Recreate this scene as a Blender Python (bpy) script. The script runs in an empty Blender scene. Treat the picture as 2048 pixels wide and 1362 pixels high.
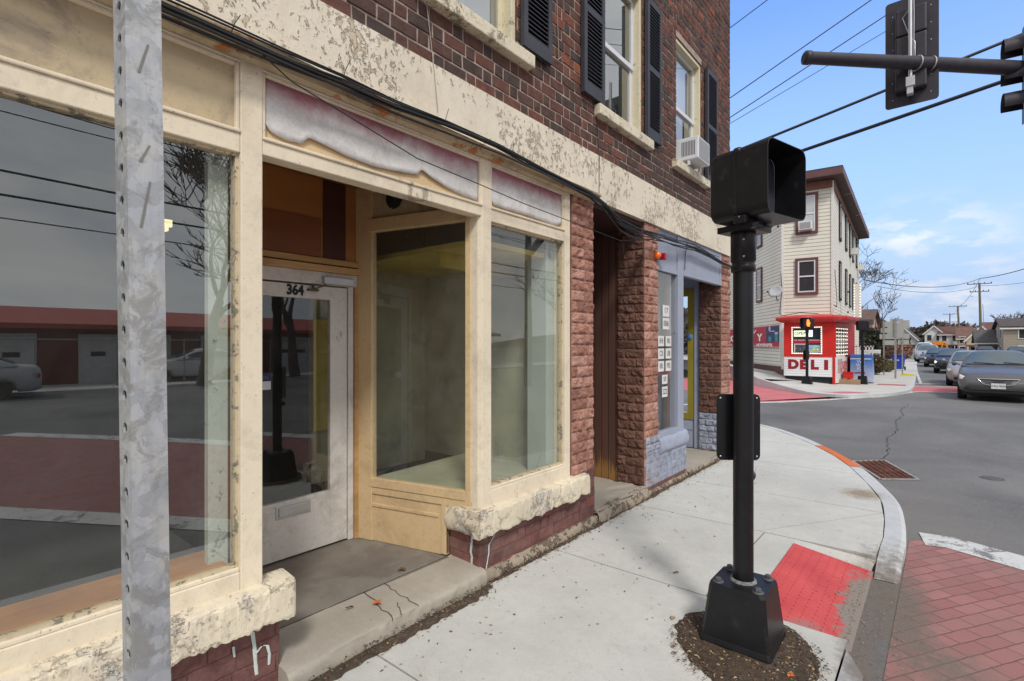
import bpy, bmesh, math, random
from mathutils import Vector, Matrix, noise
R=math.radians
random.seed(7)
scene=bpy.context.scene
COL=scene.collection
# ------------------------------------------------------------------ camera
cam_d=bpy.data.cameras.new('camera'); cam=bpy.data.objects.new('camera',cam_d); COL.objects.link(cam)
cam.location=(2.5,0.0,1.68); cam.rotation_euler=(R(90),0,R(39.6))
cam_d.sensor_width=36; cam_d.lens=36*1030/2048; cam_d.shift_y=7/2048
cam_d.clip_start=0.05; cam_d.clip_end=2000
scene.camera=cam
# ------------------------------------------------------------------ world: blue gap ahead, bright overcast elsewhere
SUN_ROT=R(130); SUN_EL=R(48)       # sun stands over the street side, behind the camera's right shoulder
w=bpy.data.worlds.new('World'); scene.world=w; w.use_nodes=True
nt=w.node_tree; nt.nodes.clear()
def nd(t,typ,**k):
    n=t.nodes.new(typ)
    for a,b in k.items(): setattr(n,a,b)
    return n
def lk(t,a,b): t.links.new(a,b)
tc=nd(nt,'ShaderNodeTexCoord')
sky=nd(nt,'ShaderNodeTexSky',sky_type='NISHITA',sun_disc=False,sun_elevation=SUN_EL,sun_rotation=SUN_ROT,air_density=1.0,dust_density=0.6,ozone_density=2.0)
bg1=nd(nt,'ShaderNodeBackground'); bg1.inputs['Strength'].default_value=0.15
hs=nd(nt,'ShaderNodeHueSaturation'); hs.inputs['Saturation'].default_value=1.0; hs.inputs['Value'].default_value=1.75
lk(nt,sky.outputs[0],hs.inputs['Color'])
def wmath(op,a=None,b=None):
    n=nd(nt,'ShaderNodeMath',operation=op)
    for i,v in ((0,a),(1,b)):
        if v is None: continue
        if isinstance(v,(int,float)): n.inputs[i].default_value=v
        else: lk(nt,v,n.inputs[i])
    return n.outputs[0]
def wmap(v,a,b,c=0.,d=1.,smooth=True):
    n=nd(nt,'ShaderNodeMapRange',interpolation_type='SMOOTHSTEP' if smooth else 'LINEAR')
    lk(nt,v,n.inputs[0]); n.inputs[1].default_value=a;n.inputs[2].default_value=b;n.inputs[3].default_value=c;n.inputs[4].default_value=d
    return n.outputs[0]
nrm=nd(nt,'ShaderNodeVectorMath',operation='NORMALIZE'); lk(nt,tc.outputs['Generated'],nrm.inputs[0])
sp=nd(nt,'ShaderNodeSeparateXYZ'); lk(nt,nrm.outputs[0],sp.inputs[0])
dot=nd(nt,'ShaderNodeVectorMath',operation='DOT_PRODUCT'); lk(nt,nrm.outputs[0],dot.inputs[0]); dot.inputs[1].default_value=(-.25,.88,.40)
mpn=nd(nt,'ShaderNodeMapping'); mpn.inputs['Scale'].default_value=(1.5,1.5,4.0); lk(nt,nrm.outputs[0],mpn.inputs[0])
nz=nd(nt,'ShaderNodeTexNoise'); nz.inputs['Scale'].default_value=2.2; nz.inputs['Detail'].default_value=7; nz.inputs['Roughness'].default_value=.55; nz.inputs['Distortion'].default_value=.4
lk(nt,mpn.outputs[0],nz.inputs['Vector'])
gap=wmap(dot.outputs['Value'],.79,.865)                      # 1 inside the blue gap
thin=wmap(nz.outputs['Fac'],.60,.90)                         # thin streaks inside the gap
low=wmap(sp.outputs['Z'],.28,.02)                            # whiter near the horizon
pd=nd(nt,'ShaderNodeVectorMath',operation='DOT_PRODUCT'); lk(nt,nrm.outputs[0],pd.inputs[0]); pd.inputs[1].default_value=(-.02,.9945,.100)
nz2=nd(nt,'ShaderNodeTexNoise'); nz2.inputs['Scale'].default_value=9; nz2.inputs['Detail'].default_value=8; nz2.inputs['Roughness'].default_value=.6; lk(nt,mpn.outputs[0],nz2.inputs['Vector'])
puff=wmath('MULTIPLY',wmap(pd.outputs['Value'],.989,.9990),wmap(nz2.outputs['Fac'],.44,.66,0,.6))
thin2=wmath('MAXIMUM',puff,wmath('MULTIPLY',thin,wmath('ADD',wmath('MULTIPLY',low,.55),.12)))
thin3=wmath('ADD',thin2,wmath('MULTIPLY',low,.10))
cloudf=wmath('MAXIMUM',wmath('SUBTRACT',1.,gap),wmath('MINIMUM',thin3,.85))
ocr=nd(nt,'ShaderNodeValToRGB'); lk(nt,nz.outputs['Fac'],ocr.inputs[0])
ocr.color_ramp.elements[0].position=.3; ocr.color_ramp.elements[0].color=(.60,.64,.72,1)
ocr.color_ramp.elements[1].position=.72; ocr.color_ramp.elements[1].color=(1.0,.99,.98,1)
clb=nd(nt,'ShaderNodeVectorMath',operation='SCALE'); lk(nt,ocr.outputs[0],clb.inputs[0]); clb.inputs['Scale'].default_value=6.2
bmul=nd(nt,'ShaderNodeMixRGB',blend_type='MULTIPLY'); bmul.inputs[0].default_value=1; lk(nt,hs.outputs[0],bmul.inputs[1]); bmul.inputs[2].default_value=(.74,.86,1.08,1)
hz=nd(nt,'ShaderNodeMixRGB'); lk(nt,wmap(sp.outputs['Z'],.50,.06,0,1.,False),hz.inputs[0]); lk(nt,bmul.outputs[0],hz.inputs[1]); hz.inputs[2].default_value=(2.55,3.45,4.95,1)
mx=nd(nt,'ShaderNodeMixRGB'); lk(nt,cloudf,mx.inputs[0]); lk(nt,hz.outputs[0],mx.inputs[1]); lk(nt,clb.outputs[0],mx.inputs[2])
lk(nt,mx.outputs[0],bg1.inputs['Color'])
wo=nd(nt,'ShaderNodeOutputWorld'); lk(nt,bg1.outputs[0],wo.inputs[0])
# ------------------------------------------------------------------ sun (veiled by thin cloud)
sl=bpy.data.lights.new('sun','SUN'); sl.energy=2.0; sl.angle=R(10); sl.color=(1,.96,.9)
so=bpy.data.objects.new('sun',sl); COL.objects.link(so)
sdir=Vector((math.sin(SUN_ROT)*math.cos(SUN_EL), math.cos(SUN_ROT)*math.cos(SUN_EL), math.sin(SUN_EL)))
so.rotation_euler=sdir.to_track_quat('Z','Y').to_euler(); so.location=(20,-10,30)
scene.view_settings.view_transform='Standard'; scene.view_settings.look='None'
scene.view_settings.exposure=0.25; scene.view_settings.gamma=1.0; scene.view_settings.use_curve_mapping=False
try:
    scene.cycles.max_bounces=8; scene.cycles.transparent_max_bounces=12; scene.cycles.caustics_reflective=False; scene.cycles.caustics_refractive=False
except Exception: pass

# ------------------------------------------------------------------ object helpers
def tag(o,label=None,cat=None,group=None,kind=None):
    if label: o['label']=label
    if cat: o['category']=cat
    if group: o['group']=group
    if kind: o['kind']=kind
    return o
def empty(name,loc=(0,0,0),rz=0,label=None,cat=None,group=None):
    o=bpy.data.objects.new(name,None); COL.objects.link(o); o.location=loc; o.rotation_euler=(0,0,rz)
    o.empty_display_size=.2
    return tag(o,label,cat,group)
class MB:
    def __init__(s): s.v=[];s.f=[];s.mi=[];s.t=[];s.sm=[]
    def face(s,pts,mi=0,t=.5,sm=False):
        b=len(s.v); s.v+= [tuple(p) for p in pts]; s.f.append(tuple(range(b,b+len(pts)))); s.mi.append(mi); s.t.append(t); s.sm.append(sm)
    def mesh(s,verts,faces,mi=0,t=.5,sm=False):
        b=len(s.v); s.v+=[tuple(p) for p in verts]
        for f in faces:
            s.f.append(tuple(b+i for i in f)); s.mi.append(mi); s.t.append(t); s.sm.append(sm)
    def box(s,x0,x1,y0,y1,z0,z1,mi=0,t=.5,rot=None,top=None):
        if x0>x1:x0,x1=x1,x0
        if y0>y1:y0,y1=y1,y0
        if z0>z1:z0,z1=z1,z0
        a=[(x0,y0,z0),(x1,y0,z0),(x1,y1,z0),(x0,y1,z0),(x0,y0,z1),(x1,y0,z1),(x1,y1,z1),(x0,y1,z1)]
        if rot is not None: a=[tuple(rot@Vector(p)) for p in a]
        s.mesh(a,[(0,3,2,1),(4,5,6,7),(0,1,5,4),(1,2,6,5),(2,3,7,6),(3,0,4,7)],mi,t)
        return s
    def bar(s,p,q,w,h,mi=0,t=.5,up=(0,0,1)):
        p=Vector(p);q=Vector(q);d=(q-p);L=d.length;d.normalize();u=Vector(up)
        if abs(d.dot(u))>.98: u=Vector((1,0,0))
        r=d.cross(u).normalized();u=r.cross(d).normalized()
        a=[]
        for e in (p,q):
            for i,j in ((-1,-1),(1,-1),(1,1),(-1,1)): a.append(e+r*i*w/2+u*j*h/2)
        s.mesh(a,[(0,3,2,1),(4,5,6,7),(0,1,5,4),(1,2,6,5),(2,3,7,6),(3,0,4,7)],mi,t); return s
    def tube(s,pts,r,n=8,mi=0,t=.5,cap=True,sm=True):
        pts=[Vector(p) for p in pts]; rs=r if isinstance(r,(list,tuple)) else [r]*len(pts)
        vs=[];fs=[];pu=None
        for i,p in enumerate(pts):
            d=(pts[min(i+1,len(pts)-1)]-pts[max(i-1,0)])
            if d.length<1e-9: d=Vector((0,0,1))
            d.normalize()
            u=pu if pu is not None else (Vector((0,0,1)) if abs(d.z)<.9 else Vector((1,0,0)))
            rr=d.cross(u)
            if rr.length<1e-4: rr=d.cross(Vector((1,.3,.1)))
            rr.normalize(); u=rr.cross(d).normalized(); pu=u
            for k in range(n):
                a=2*math.pi*k/n; vs.append(p+(rr*math.cos(a)+u*math.sin(a))*rs[i])
        for i in range(len(pts)-1):
            for k in range(n):
                a=i*n+k;b=i*n+(k+1)%n; fs.append((a,b,b+n,a+n))
        s.mesh(vs,fs,mi,t,sm)
        if cap:
            s.mesh(vs[:n],[tuple(range(n))[::-1]],mi,t); s.mesh(vs[-n:],[tuple(range(n))],mi,t)
        return s
    def lathe(s,prof,c=(0,0,0),n=16,mi=0,t=.5,sm=True,axis=None):
        vs=[];fs=[];m=Matrix.Identity(3) if axis is None else Vector((0,0,1)).rotation_difference(Vector(axis)).to_matrix()
        c=Vector(c)
        for r,z in prof:
            for k in range(n):
                a=2*math.pi*k/n; vs.append(c+m@Vector((r*math.cos(a),r*math.sin(a),z)))
        for i in range(len(prof)-1):
            for k in range(n):
                a=i*n+k;b=i*n+(k+1)%n; fs.append((a,b,b+n,a+n))
        s.mesh(vs,fs,mi,t,sm); return s
    def prism(s,poly,z0,z1,mi=0,t=.5):
        n=len(poly); vs=[(p[0],p[1],z0) for p in poly]+[(p[0],p[1],z1) for p in poly]
        fs=[tuple(range(n))[::-1],tuple(range(n,2*n))]+[(i,(i+1)%n,(i+1)%n+n,i+n) for i in range(n)]
        s.mesh(vs,fs,mi,t); return s
    def grid(s,fn,nu,nv,mi=0,t=.5,sm=True):
        vs=[fn(i/nu,j/nv) for j in range(nv+1) for i in range(nu+1)]
        fs=[(j*(nu+1)+i,j*(nu+1)+i+1,(j+1)*(nu+1)+i+1,(j+1)*(nu+1)+i) for j in range(nv) for i in range(nu)]
        s.mesh(vs,fs,mi,t,sm); return s
    def build(s,name,mat,parent=None,label=None,cat=None,group=None,kind=None,bevel=0,loc=None,recalc=False):
        me=bpy.data.meshes.new(name); me.from_pydata([tuple(p) for p in s.v],[],s.f)
        mats=mat if isinstance(mat,(list,tuple)) else [mat]
        for m in mats: me.materials.append(m)
        me.polygons.foreach_set('material_index',s.mi); me.polygons.foreach_set('use_smooth',s.sm)
        at=me.attributes.new('tint','FLOAT','FACE'); at.data.foreach_set('value',s.t)
        if recalc:
            bm=bmesh.new(); bm.from_mesh(me); bmesh.ops.remove_doubles(bm,verts=bm.verts,dist=1e-5); bmesh.ops.recalc_face_normals(bm,faces=bm.faces); bm.to_mesh(me); bm.free()
        me.update()
        o=bpy.data.objects.new(name,me); COL.objects.link(o)
        if parent: o.parent=parent; 
        if loc: o.location=loc
        if bevel:
            b=o.modifiers.new('bevel','BEVEL'); b.width=bevel; b.segments=2; b.limit_method='ANGLE'; b.angle_limit=R(40)
        return tag(o,label,cat,group,kind)
def copytree(o,parent=None):
    c=o.copy(); COL.objects.link(c)
    if parent: c.parent=parent
    for ch in list(o.children): copytree(ch,c)
    return c
def textobj(name,s,size,mat,parent,loc,rot,extr=.002,align='CENTER',sx=1.,font_off=0.,shear=0.):
    cu=bpy.data.curves.new(name,'FONT'); cu.body=s; cu.size=size; cu.extrude=extr; cu.align_x=align; cu.align_y='CENTER'; cu.offset=font_off; cu.shear=shear; cu.resolution_u=3
    tmp=bpy.data.objects.new(name,cu); COL.objects.link(tmp)
    me=bpy.data.meshes.new_from_object(tmp.evaluated_get(bpy.context.evaluated_depsgraph_get()))
    bpy.data.objects.remove(tmp,do_unlink=True)
    me.materials.clear(); me.materials.append(mat)
    o=bpy.data.objects.new(name,me); COL.objects.link(o)
    if parent: o.parent=parent
    o.location=loc; o.rotation_euler=rot; o.scale=(sx,1,1)
    return o

# ------------------------------------------------------------------ material helpers
def newmat(name):
    m=bpy.data.materials.new(name); m.use_nodes=True; t=m.node_tree; t.nodes.clear()
    out=nd(t,'ShaderNodeOutputMaterial'); b=nd(t,'ShaderNodeBsdfPrincipled'); lk(t,b.outputs[0],out.inputs[0])
    return m,t,b,out
def rgba(c): return (c[0],c[1],c[2],1)
def tnoise(t,scale,detail=5,rough=.55,dist=0,coord='Object',stretch=None,off=None):
    c=nd(t,'ShaderNodeTexCoord'); src=c.outputs[coord]
    if stretch or off:
        m=nd(t,'ShaderNodeMapping'); lk(t,src,m.inputs[0]); 
        if stretch: m.inputs['Scale'].default_value=stretch
        if off: m.inputs['Location'].default_value=off
        src=m.outputs[0]
    n=nd(t,'ShaderNodeTexNoise'); n.inputs['Scale'].default_value=scale; n.inputs['Detail'].default_value=detail; n.inputs['Roughness'].default_value=rough; n.inputs['Distortion'].default_value=dist
    lk(t,src,n.inputs['Vector']); return n.outputs['Fac']
def tmap(t,v,a,b,c=0.,d=1.,clamp=True):
    n=nd(t,'ShaderNodeMapRange'); lk(t,v,n.inputs[0]); n.clamp=clamp
    for i,x in ((1,a),(2,b),(3,c),(4,d)): n.inputs[i].default_value=x
    return n.outputs[0]
def tmath(t,op,a,b=None):
    n=nd(t,'ShaderNodeMath',operation=op)
    for i,v in ((0,a),(1,b)):
        if v is None: continue
        if isinstance(v,(int,float)): n.inputs[i].default_value=v
        else: lk(t,v,n.inputs[i])
    return n.outputs[0]
def tmix(t,f,a,b,blend='MIX'):
    n=nd(t,'ShaderNodeMixRGB',blend_type=blend)
    for i,v in ((0,f),(1,a),(2,b)):
        if isinstance(v,(int,float)): n.inputs[i].default_value=v
        elif isinstance(v,tuple): n.inputs[i].default_value=rgba(v)
        else: lk(t,v,n.inputs[i])
    return n.outputs[0]
def tbump(t,b,h,strength=.3,dist=.01,prev=None):
    n=nd(t,'ShaderNodeBump'); n.inputs['Strength'].default_value=strength; n.inputs['Distance'].default_value=dist
    lk(t,h,n.inputs['Height'])
    if prev: lk(t,prev,n.inputs['Normal'])
    lk(t,n.outputs[0],b.inputs['Normal']); return n.outputs[0]
def mat(name,c,rough=.6,metal=0,var=.12,scale=6,bump=.15,bscale=60,dirt=None,dirt_amt=.0,dirt_scale=3,dirt_th=.55,spec=.4,coat=0,stretch=None,bdist=.004):
    """weathered surface: base colour with noise variation, patches of a second colour, fine bump"""
    m,t,b,o=newmat(name)
    n1=tnoise(t,scale,6,.6,stretch=stretch)
    f=tmap(t,n1,.3,.7)
    ca=tuple(x*(1-var) for x in c); cb=tuple(min(1,x*(1+var)) for x in c)
    col=tmix(t,f,ca,cb)
    if dirt:
        n2=tnoise(t,dirt_scale,8,.65,.3,stretch=stretch,off=(3.1,1.7,.4))
        col=tmix(t,tmap(t,n2,dirt_th,dirt_th+.12,0,dirt_amt),col,dirt)
    if isinstance(col,tuple): b.inputs['Base Color'].default_value=rgba(col)
    else: lk(t,col,b.inputs['Base Color'])
    b.inputs['Roughness'].default_value=rough; b.inputs['Metallic'].default_value=metal
    b.inputs['Specular IOR Level'].default_value=spec; b.inputs['Coat Weight'].default_value=coat
    if bump: tbump(t,b,tnoise(t,bscale,4,.6,stretch=stretch),bump,bdist)
    return m
def mat_peel(name,c,under,crack=(.12,.10,.08),amt=.5,scale=2.2,grain=None,bump=.5,rough=.6,dirt=(.25,.22,.17),dirt_amt=.35,flake=25,mid=None,cracks=0):
    """old paint: sheets flaked off along ragged patches, thin dark crack edges, grime"""
    m,t,b,o=newmat(name)
    n=tnoise(t,scale,10,.72,.6,stretch=grain)
    n2=tnoise(t,flake,6,.7,1.2,stretch=grain,off=(5,2,1))
    s=tmath(t,'ADD',tmath(t,'MULTIPLY',n,.7),tmath(t,'MULTIPLY',n2,.3))
    th=.5+(1-amt)*.115
    peel=tmap(t,s,th,th+.012)
    edge=tmath(t,'MULTIPLY',tmap(t,s,th-.012,th),tmath(t,'SUBTRACT',1.,peel))
    base=tmix(t,tmap(t,tnoise(t,1.3,5,.6),.3,.7),tuple(x*.92 for x in c),tuple(min(1,x*1.05) for x in c))
    g=tnoise(t,3.3,8,.7,.5,off=(9,4,2)); base=tmix(t,tmap(t,g,.5,.72,0,dirt_amt),base,dirt)
    if mid:
        base=tmix(t,tmap(t,s,th-.05,th-.045),base,mid)
    u=tmix(t,tnoise(t,9,6,.6),tuple(x*.75 for x in under),tuple(min(1,x*1.2) for x in under))
    col=tmix(t,peel,base,u); col=tmix(t,tmath(t,'MULTIPLY',edge,.55),col,crack)
    if cracks:
        vc=nd(t,'ShaderNodeTexCoord'); vn=nd(t,'ShaderNodeTexNoise'); vn.inputs['Scale'].default_value=11; vn.inputs['Detail'].default_value=6; vn.inputs['Roughness'].default_value=.7; lk(t,vc.outputs['Object'],vn.inputs['Vector'])
        vs=nd(t,'ShaderNodeVectorMath',operation='SCALE'); lk(t,vn.outputs['Color'],vs.inputs[0]); vs.inputs['Scale'].default_value=.22
        va=nd(t,'ShaderNodeVectorMath',operation='ADD'); lk(t,vc.outputs['Object'],va.inputs[0]); lk(t,vs.outputs[0],va.inputs[1])
        vo=nd(t,'ShaderNodeTexVoronoi',feature='DISTANCE_TO_EDGE'); vo.inputs['Scale'].default_value=cracks; lk(t,va.outputs[0],vo.inputs['Vector'])
        ck=tmath(t,'MULTIPLY',tmap(t,vo.outputs['Distance'],.015,.05,1,0),tmap(t,tnoise(t,4.5,7,.7,off=(1,6,2)),.46,.54))
        col=tmix(t,tmath(t,'MULTIPLY',ck,.7),col,crack)
    st=tnoise(t,28,8,.75,off=(6,6,1)); col=tmix(t,tmap(t,st,.52,.72,0,.35),col,dirt)
    sp=tmap(t,tnoise(t,70,2,.5,off=(2,8,1)),.70,.74,0,.55); col=tmix(t,sp,col,crack)
    lk(t,col,b.inputs['Base Color']); b.inputs['Roughness'].default_value=rough; b.inputs['Specular IOR Level'].default_value=.3
    h=tmath(t,'ADD',tmath(t,'MULTIPLY',tmath(t,'SUBTRACT',1.,peel),1.),tmath(t,'MULTIPLY',tnoise(t,40,5,.6,stretch=grain),.35))
    h=tmath(t,'ADD',h,tmath(t,'MULTIPLY',n2,.4))
    tbump(t,b,h,bump,.005)
    return m
def mat_tint(name,ramp,rough=.85,bump=.5,bscale=45,soot=(.05,.045,.045),soot_amt=.4,bdist=.004,flakes=None):
    """bricks: per-brick colour from the 'tint' value of each brick face"""
    m,t,b,o=newmat(name)
    a=nd(t,'ShaderNodeAttribute',attribute_name='tint')
    r=nd(t,'ShaderNodeValToRGB'); lk(t,a.outputs['Fac'],r.inputs[0])
    els=r.color_ramp.elements
    while len(els)<len(ramp): els.new(.5)
    for e,(p,c) in zip(els,ramp): e.position=p; e.color=rgba(c)
    n1=tnoise(t,14,6,.7); col=tmix(t,tmap(t,n1,.38,.62,0,.8),r.outputs[0],tmix(t,1,r.outputs[0],(.55,.5,.5),'MULTIPLY'))
    n2=tnoise(t,1.6,6,.65,.4,off=(2,3,4)); col=tmix(t,tmap(t,n2,.48,.72,0,soot_amt),col,soot)
    if flakes:
        col=tmix(t,tmap(t,tnoise(t,30,8,.75,off=(7,1,3)),.66,.68,0,.8),col,flakes)
    lk(t,col,b.inputs['Base Color']); b.inputs['Roughness'].default_value=rough; b.inputs['Specular IOR Level'].default_value=.25
    tbump(t,b,tnoise(t,bscale,7,.7),bump,bdist)
    return m
def mat_glass(name,refl=.10,tint=(.96,.98,.97),dirt=.03,k=1.,rough=.0):
    """thin pane: mirror reflection by Fresnel plus both surfaces, the rest passes through, a film of dust"""
    m=bpy.data.materials.new(name); m.use_nodes=True; t=m.node_tree; t.nodes.clear()
    out=nd(t,'ShaderNodeOutputMaterial')
    lw=nd(t,'ShaderNodeLayerWeight'); lw.inputs['Blend'].default_value=.5
    f5=tmath(t,'POWER',lw.outputs['Facing'],4.5)
    f=tmath(t,'MINIMUM',tmath(t,'ADD',tmath(t,'MULTIPLY',f5,.9),tmath(t,'MULTIPLY',refl,1.)),1.)
    gl=nd(t,'ShaderNodeBsdfGlossy'); gl.inputs['Roughness'].default_value=rough; gl.inputs['Color'].default_value=(.92,.95,.95,1)
    wob=nd(t,'ShaderNodeBump'); wob.inputs['Strength'].default_value=.03; wob.inputs['Distance'].default_value=.02; lk(t,tnoise(t,1.2,1,.4),wob.inputs['Height']); lk(t,wob.outputs[0],gl.inputs['Normal'])
    tr=nd(t,'ShaderNodeBsdfTransparent'); tr.inputs['Color'].default_value=rgba(tint)
    df=nd(t,'ShaderNodeBsdfDiffuse'); df.inputs['Color'].default_value=(.45,.46,.44,1)
    m1=nd(t,'ShaderNodeMixShader'); lk(t,f,m1.inputs[0]); lk(t,tr.outputs[0],m1.inputs[1]); lk(t,gl.outputs[0],m1.inputs[2])
    m2=nd(t,'ShaderNodeMixShader'); d=tmap(t,tnoise(t,4,9,.75,.5),.35,.8,dirt*.3,dirt*2.2); sp=tmap(t,tnoise(t,160,2,.5),.75,.78,0,.35); lk(t,tmath(t,'MAXIMUM',d,tmath(t,'MULTIPLY',sp,1. if dirt>.02 else 0.)),m2.inputs[0]); lk(t,m1.outputs[0],m2.inputs[1]); lk(t,df.outputs[0],m2.inputs[2])
    lk(t,m2.outputs[0],out.inputs[0]); return m
def mat_emit(name,c,s=1.):
    m,t,b,o=newmat(name); b.inputs['Base Color'].default_value=rgba(tuple(x*.3 for x in c)); b.inputs['Emission Color'].default_value=rgba(c); b.inputs['Emission Strength'].default_value=s; return m
# ================================================================== GROUND
def posmask(t,c,rx,ry,rot=0,soft=.55,nscale=13,namp=1.3):
    g=nd(t,'ShaderNodeNewGeometry'); m=nd(t,'ShaderNodeMapping'); m.vector_type='TEXTURE'
    lk(t,g.outputs['Position'],m.inputs[0]); m.inputs['Location'].default_value=(c[0],c[1],0); m.inputs['Rotation'].default_value=(0,0,rot); m.inputs['Scale'].default_value=(rx,ry,1000)
    l=nd(t,'ShaderNodeVectorMath',operation='LENGTH'); lk(t,m.outputs[0],l.inputs[0])
    n=nd(t,'ShaderNodeTexNoise'); n.inputs['Scale'].default_value=nscale; n.inputs['Detail'].default_value=8; n.inputs['Roughness'].default_value=.7; lk(t,g.outputs['Position'],n.inputs['Vector'])
    v=tmath(t,'ADD',l.outputs['Value'],tmap(t,n.outputs['Fac'],.25,.75,-namp*.5,namp*.5))
    return tmap(t,v,1-soft,1+soft,1,0)
DIRT=(.16,.13,.105)
DIRTSPOTS=[((2.22,4.45),.15,.58,R(8)),((2.16,3.45),.08,.55,R(5)),((2.33,4.3),.13,.8,R(5)),((2.55,3.7),.16,.2,0)]
def adddirt(t,col,amt=.8,spots=DIRTSPOTS):
    for c,rx,ry,ro in spots:
        col=tmix(t,tmath(t,'MULTIPLY',posmask(t,c,rx,ry,ro),amt),col,tmix(t,tnoise(t,60,6,.8),(.09,.07,.055),(.24,.20,.165)))
    return col
def m_concrete(name,c=(.60,.595,.555),dirt=True,specks=True):
    m,t,b,o=newmat(name)
    col=tmix(t,tmap(t,tnoise(t,1.1,7,.6,.2),.3,.7),tuple(x*.84 for x in c),tuple(x*1.06 for x in c))
    col=tmix(t,tmap(t,tnoise(t,.55,5,.6,.4,off=(4,4,0)),.5,.72,0,.35),col,(.40,.385,.35))
    col=tmix(t,tmap(t,tnoise(t,90,3,.6),.35,.7,0,.22),col,tuple(x*.62 for x in c))
    col=tmix(t,tmap(t,tnoise(t,9,8,.75,.3,off=(2,9,0)),.42,.66,0,.30),col,tuple(x*.66 for x in c))
    col=tmix(t,tmap(t,tnoise(t,42,8,.8,off=(5,1,0)),.55,.70,0,.45),col,tuple(x*.50 for x in c))
    col=tmix(t,tmap(t,tnoise(t,1.8,9,.8,.9,off=(7,5,0)),.60,.66,0,.22),col,(.33,.30,.25))
    if specks: col=tmix(t,tmap(t,tnoise(t,26,3,.6,off=(3,3,0)),.70,.72,0,.7),col,(.14,.11,.085))
    col=tmix(t,posmask(t,(1.85,6.95),.16,.2,0,.5,14,1.2),col,(.30,.25,.18))
    if dirt: col=adddirt(t,col)
    lk(t,col,b.inputs['Base Color']); b.inputs['Roughness'].default_value=.88; b.inputs['Specular IOR Level'].default_value=.25
    h=tmath(t,'ADD',tnoise(t,130,5,.7),tmath(t,'MULTIPLY',tnoise(t,180,2,.5,stretch=(1,.06,1)),.6))
    tbump(t,b,h,.35,.003); return m
M_conc=m_concrete('sidewalk_concrete')
M_kerb=m_concrete('kerb_concrete',(.56,.57,.58))
M_farconc=m_concrete('far_concrete',(.56,.55,.52),dirt=False,specks=False)
M_joint=mat('joint_dirt',(.10,.085,.07),.95,0,.3,30,.3)
M_orange=mat_peel('orange_kerb_paint',(.66,.155,.03),(.45,.42,.40),amt=.30,scale=7,dirt=(.3,.12,.05),dirt_amt=.5)
def m_asphalt():
    m,t,b,o=newmat('asphalt')
    col=tmix(t,tmap(t,tnoise(t,.35,8,.65,.8),.32,.68),(.095,.093,.093),(.185,.180,.176))
    col=tmix(t,tmap(t,tnoise(t,.16,5,.6,.3,off=(8,3,0),stretch=(1,3,1)),.5,.7,0,.5),col,(.07,.069,.073))
    col=tmix(t,tmap(t,tnoise(t,150,3,.7),.55,.75,0,.55),col,(.30,.30,.29))
    col=tmix(t,tmap(t,tnoise(t,5,8,.8,.4,off=(1,7,0)),.56,.8,0,.35),col,(.19,.175,.155))
    col=tmix(t,tmap(t,tnoise(t,55,8,.8,off=(3,8,0)),.46,.62,0,.5),col,(.26,.255,.245))
    col=tmix(t,tmap(t,tnoise(t,24,6,.8,off=(6,2,0)),.55,.72,0,.5),col,(.07,.068,.068))
    col=adddirt(t,col)
    col=tmix(t,tmath(t,'MULTIPLY',posmask(t,(2.45,6.6),.5,1.6,R(10),.8,2,.8),.5),col,(.22,.20,.18))
    lk(t,col,b.inputs['Base Color']); b.inputs['Roughness'].default_value=.85; b.inputs['Specular IOR Level'].default_value=.3
    tbump(t,b,tnoise(t,170,4,.7),.55,.004); return m
M_asph=m_asphalt()
def m_xbrick():
    m,t,b,o=newmat('crosswalk_brick')
    c=nd(t,'ShaderNodeTexCoord'); mp=nd(t,'ShaderNodeMapping'); lk(t,c.outputs['Object'],mp.inputs[0]); mp.inputs['Rotation'].default_value=(0,0,R(-57.3))
    n=nd(t,'ShaderNodeTexNoise'); n.inputs['Scale'].default_value=8; lk(t,c.outputs['Object'],n.inputs['Vector'])
    wob=nd(t,'ShaderNodeVectorMath',operation='SCALE'); lk(t,n.outputs['Color'],wob.inputs[0]); wob.inputs['Scale'].default_value=.012
    ad=nd(t,'ShaderNodeVectorMath',operation='ADD'); lk(t,mp.outputs[0],ad.inputs[0]); lk(t,wob.outputs[0],ad.inputs[1])
    br=nd(t,'ShaderNodeTexBrick'); lk(t,ad.outputs[0],br.inputs['Vector']); br.inputs['Scale'].default_value=1; br.inputs['Brick Width'].default_value=.205; br.inputs['Row Height'].default_value=.103
    br.inputs['Mortar Size'].default_value=.0042; br.inputs['Mortar Smooth'].default_value=.35; br.inputs['Color1'].default_value=(.30,.125,.115,1); br.inputs['Color2'].default_value=(.375,.175,.16,1); br.inputs['Mortar'].default_value=(.13,.065,.06,1)
    col=tmix(t,tmap(t,tnoise(t,2.2,7,.65,.4),.42,.7,0,.6),br.outputs['Color'],(.25,.155,.135))
    col=tmix(t,tmap(t,tnoise(t,110,3,.7),.5,.75,0,.35),col,(.40,.24,.22))
    col=adddirt(t,col); lk(t,col,b.inputs['Base Color']); b.inputs['Roughness'].default_value=.8; b.inputs['Specular IOR Level'].default_value=.3
    h=tmath(t,'ADD',tmath(t,'MULTIPLY',tmath(t,'SUBTRACT',1.,br.outputs['Fac']),1.2),tmath(t,'MULTIPLY',tnoise(t,120,4,.7),.3))
    tbump(t,b,h,.7,.006); return m
M_xb=m_xbrick()
M_xred=mat('far_crosswalk_red',(.50,.145,.155),.8,0,.12,1.4,.3,80,dirt=(.33,.15,.14),dirt_amt=.6)
M_white=mat_peel('road_paint_white',(.60,.60,.57),(.20,.195,.185),amt=.55,scale=4,dirt=(.33,.31,.28),dirt_amt=.5)
RZ=-.10
g=MB()
gy=[-300,65,75,85,95,105,115,900]
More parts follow.
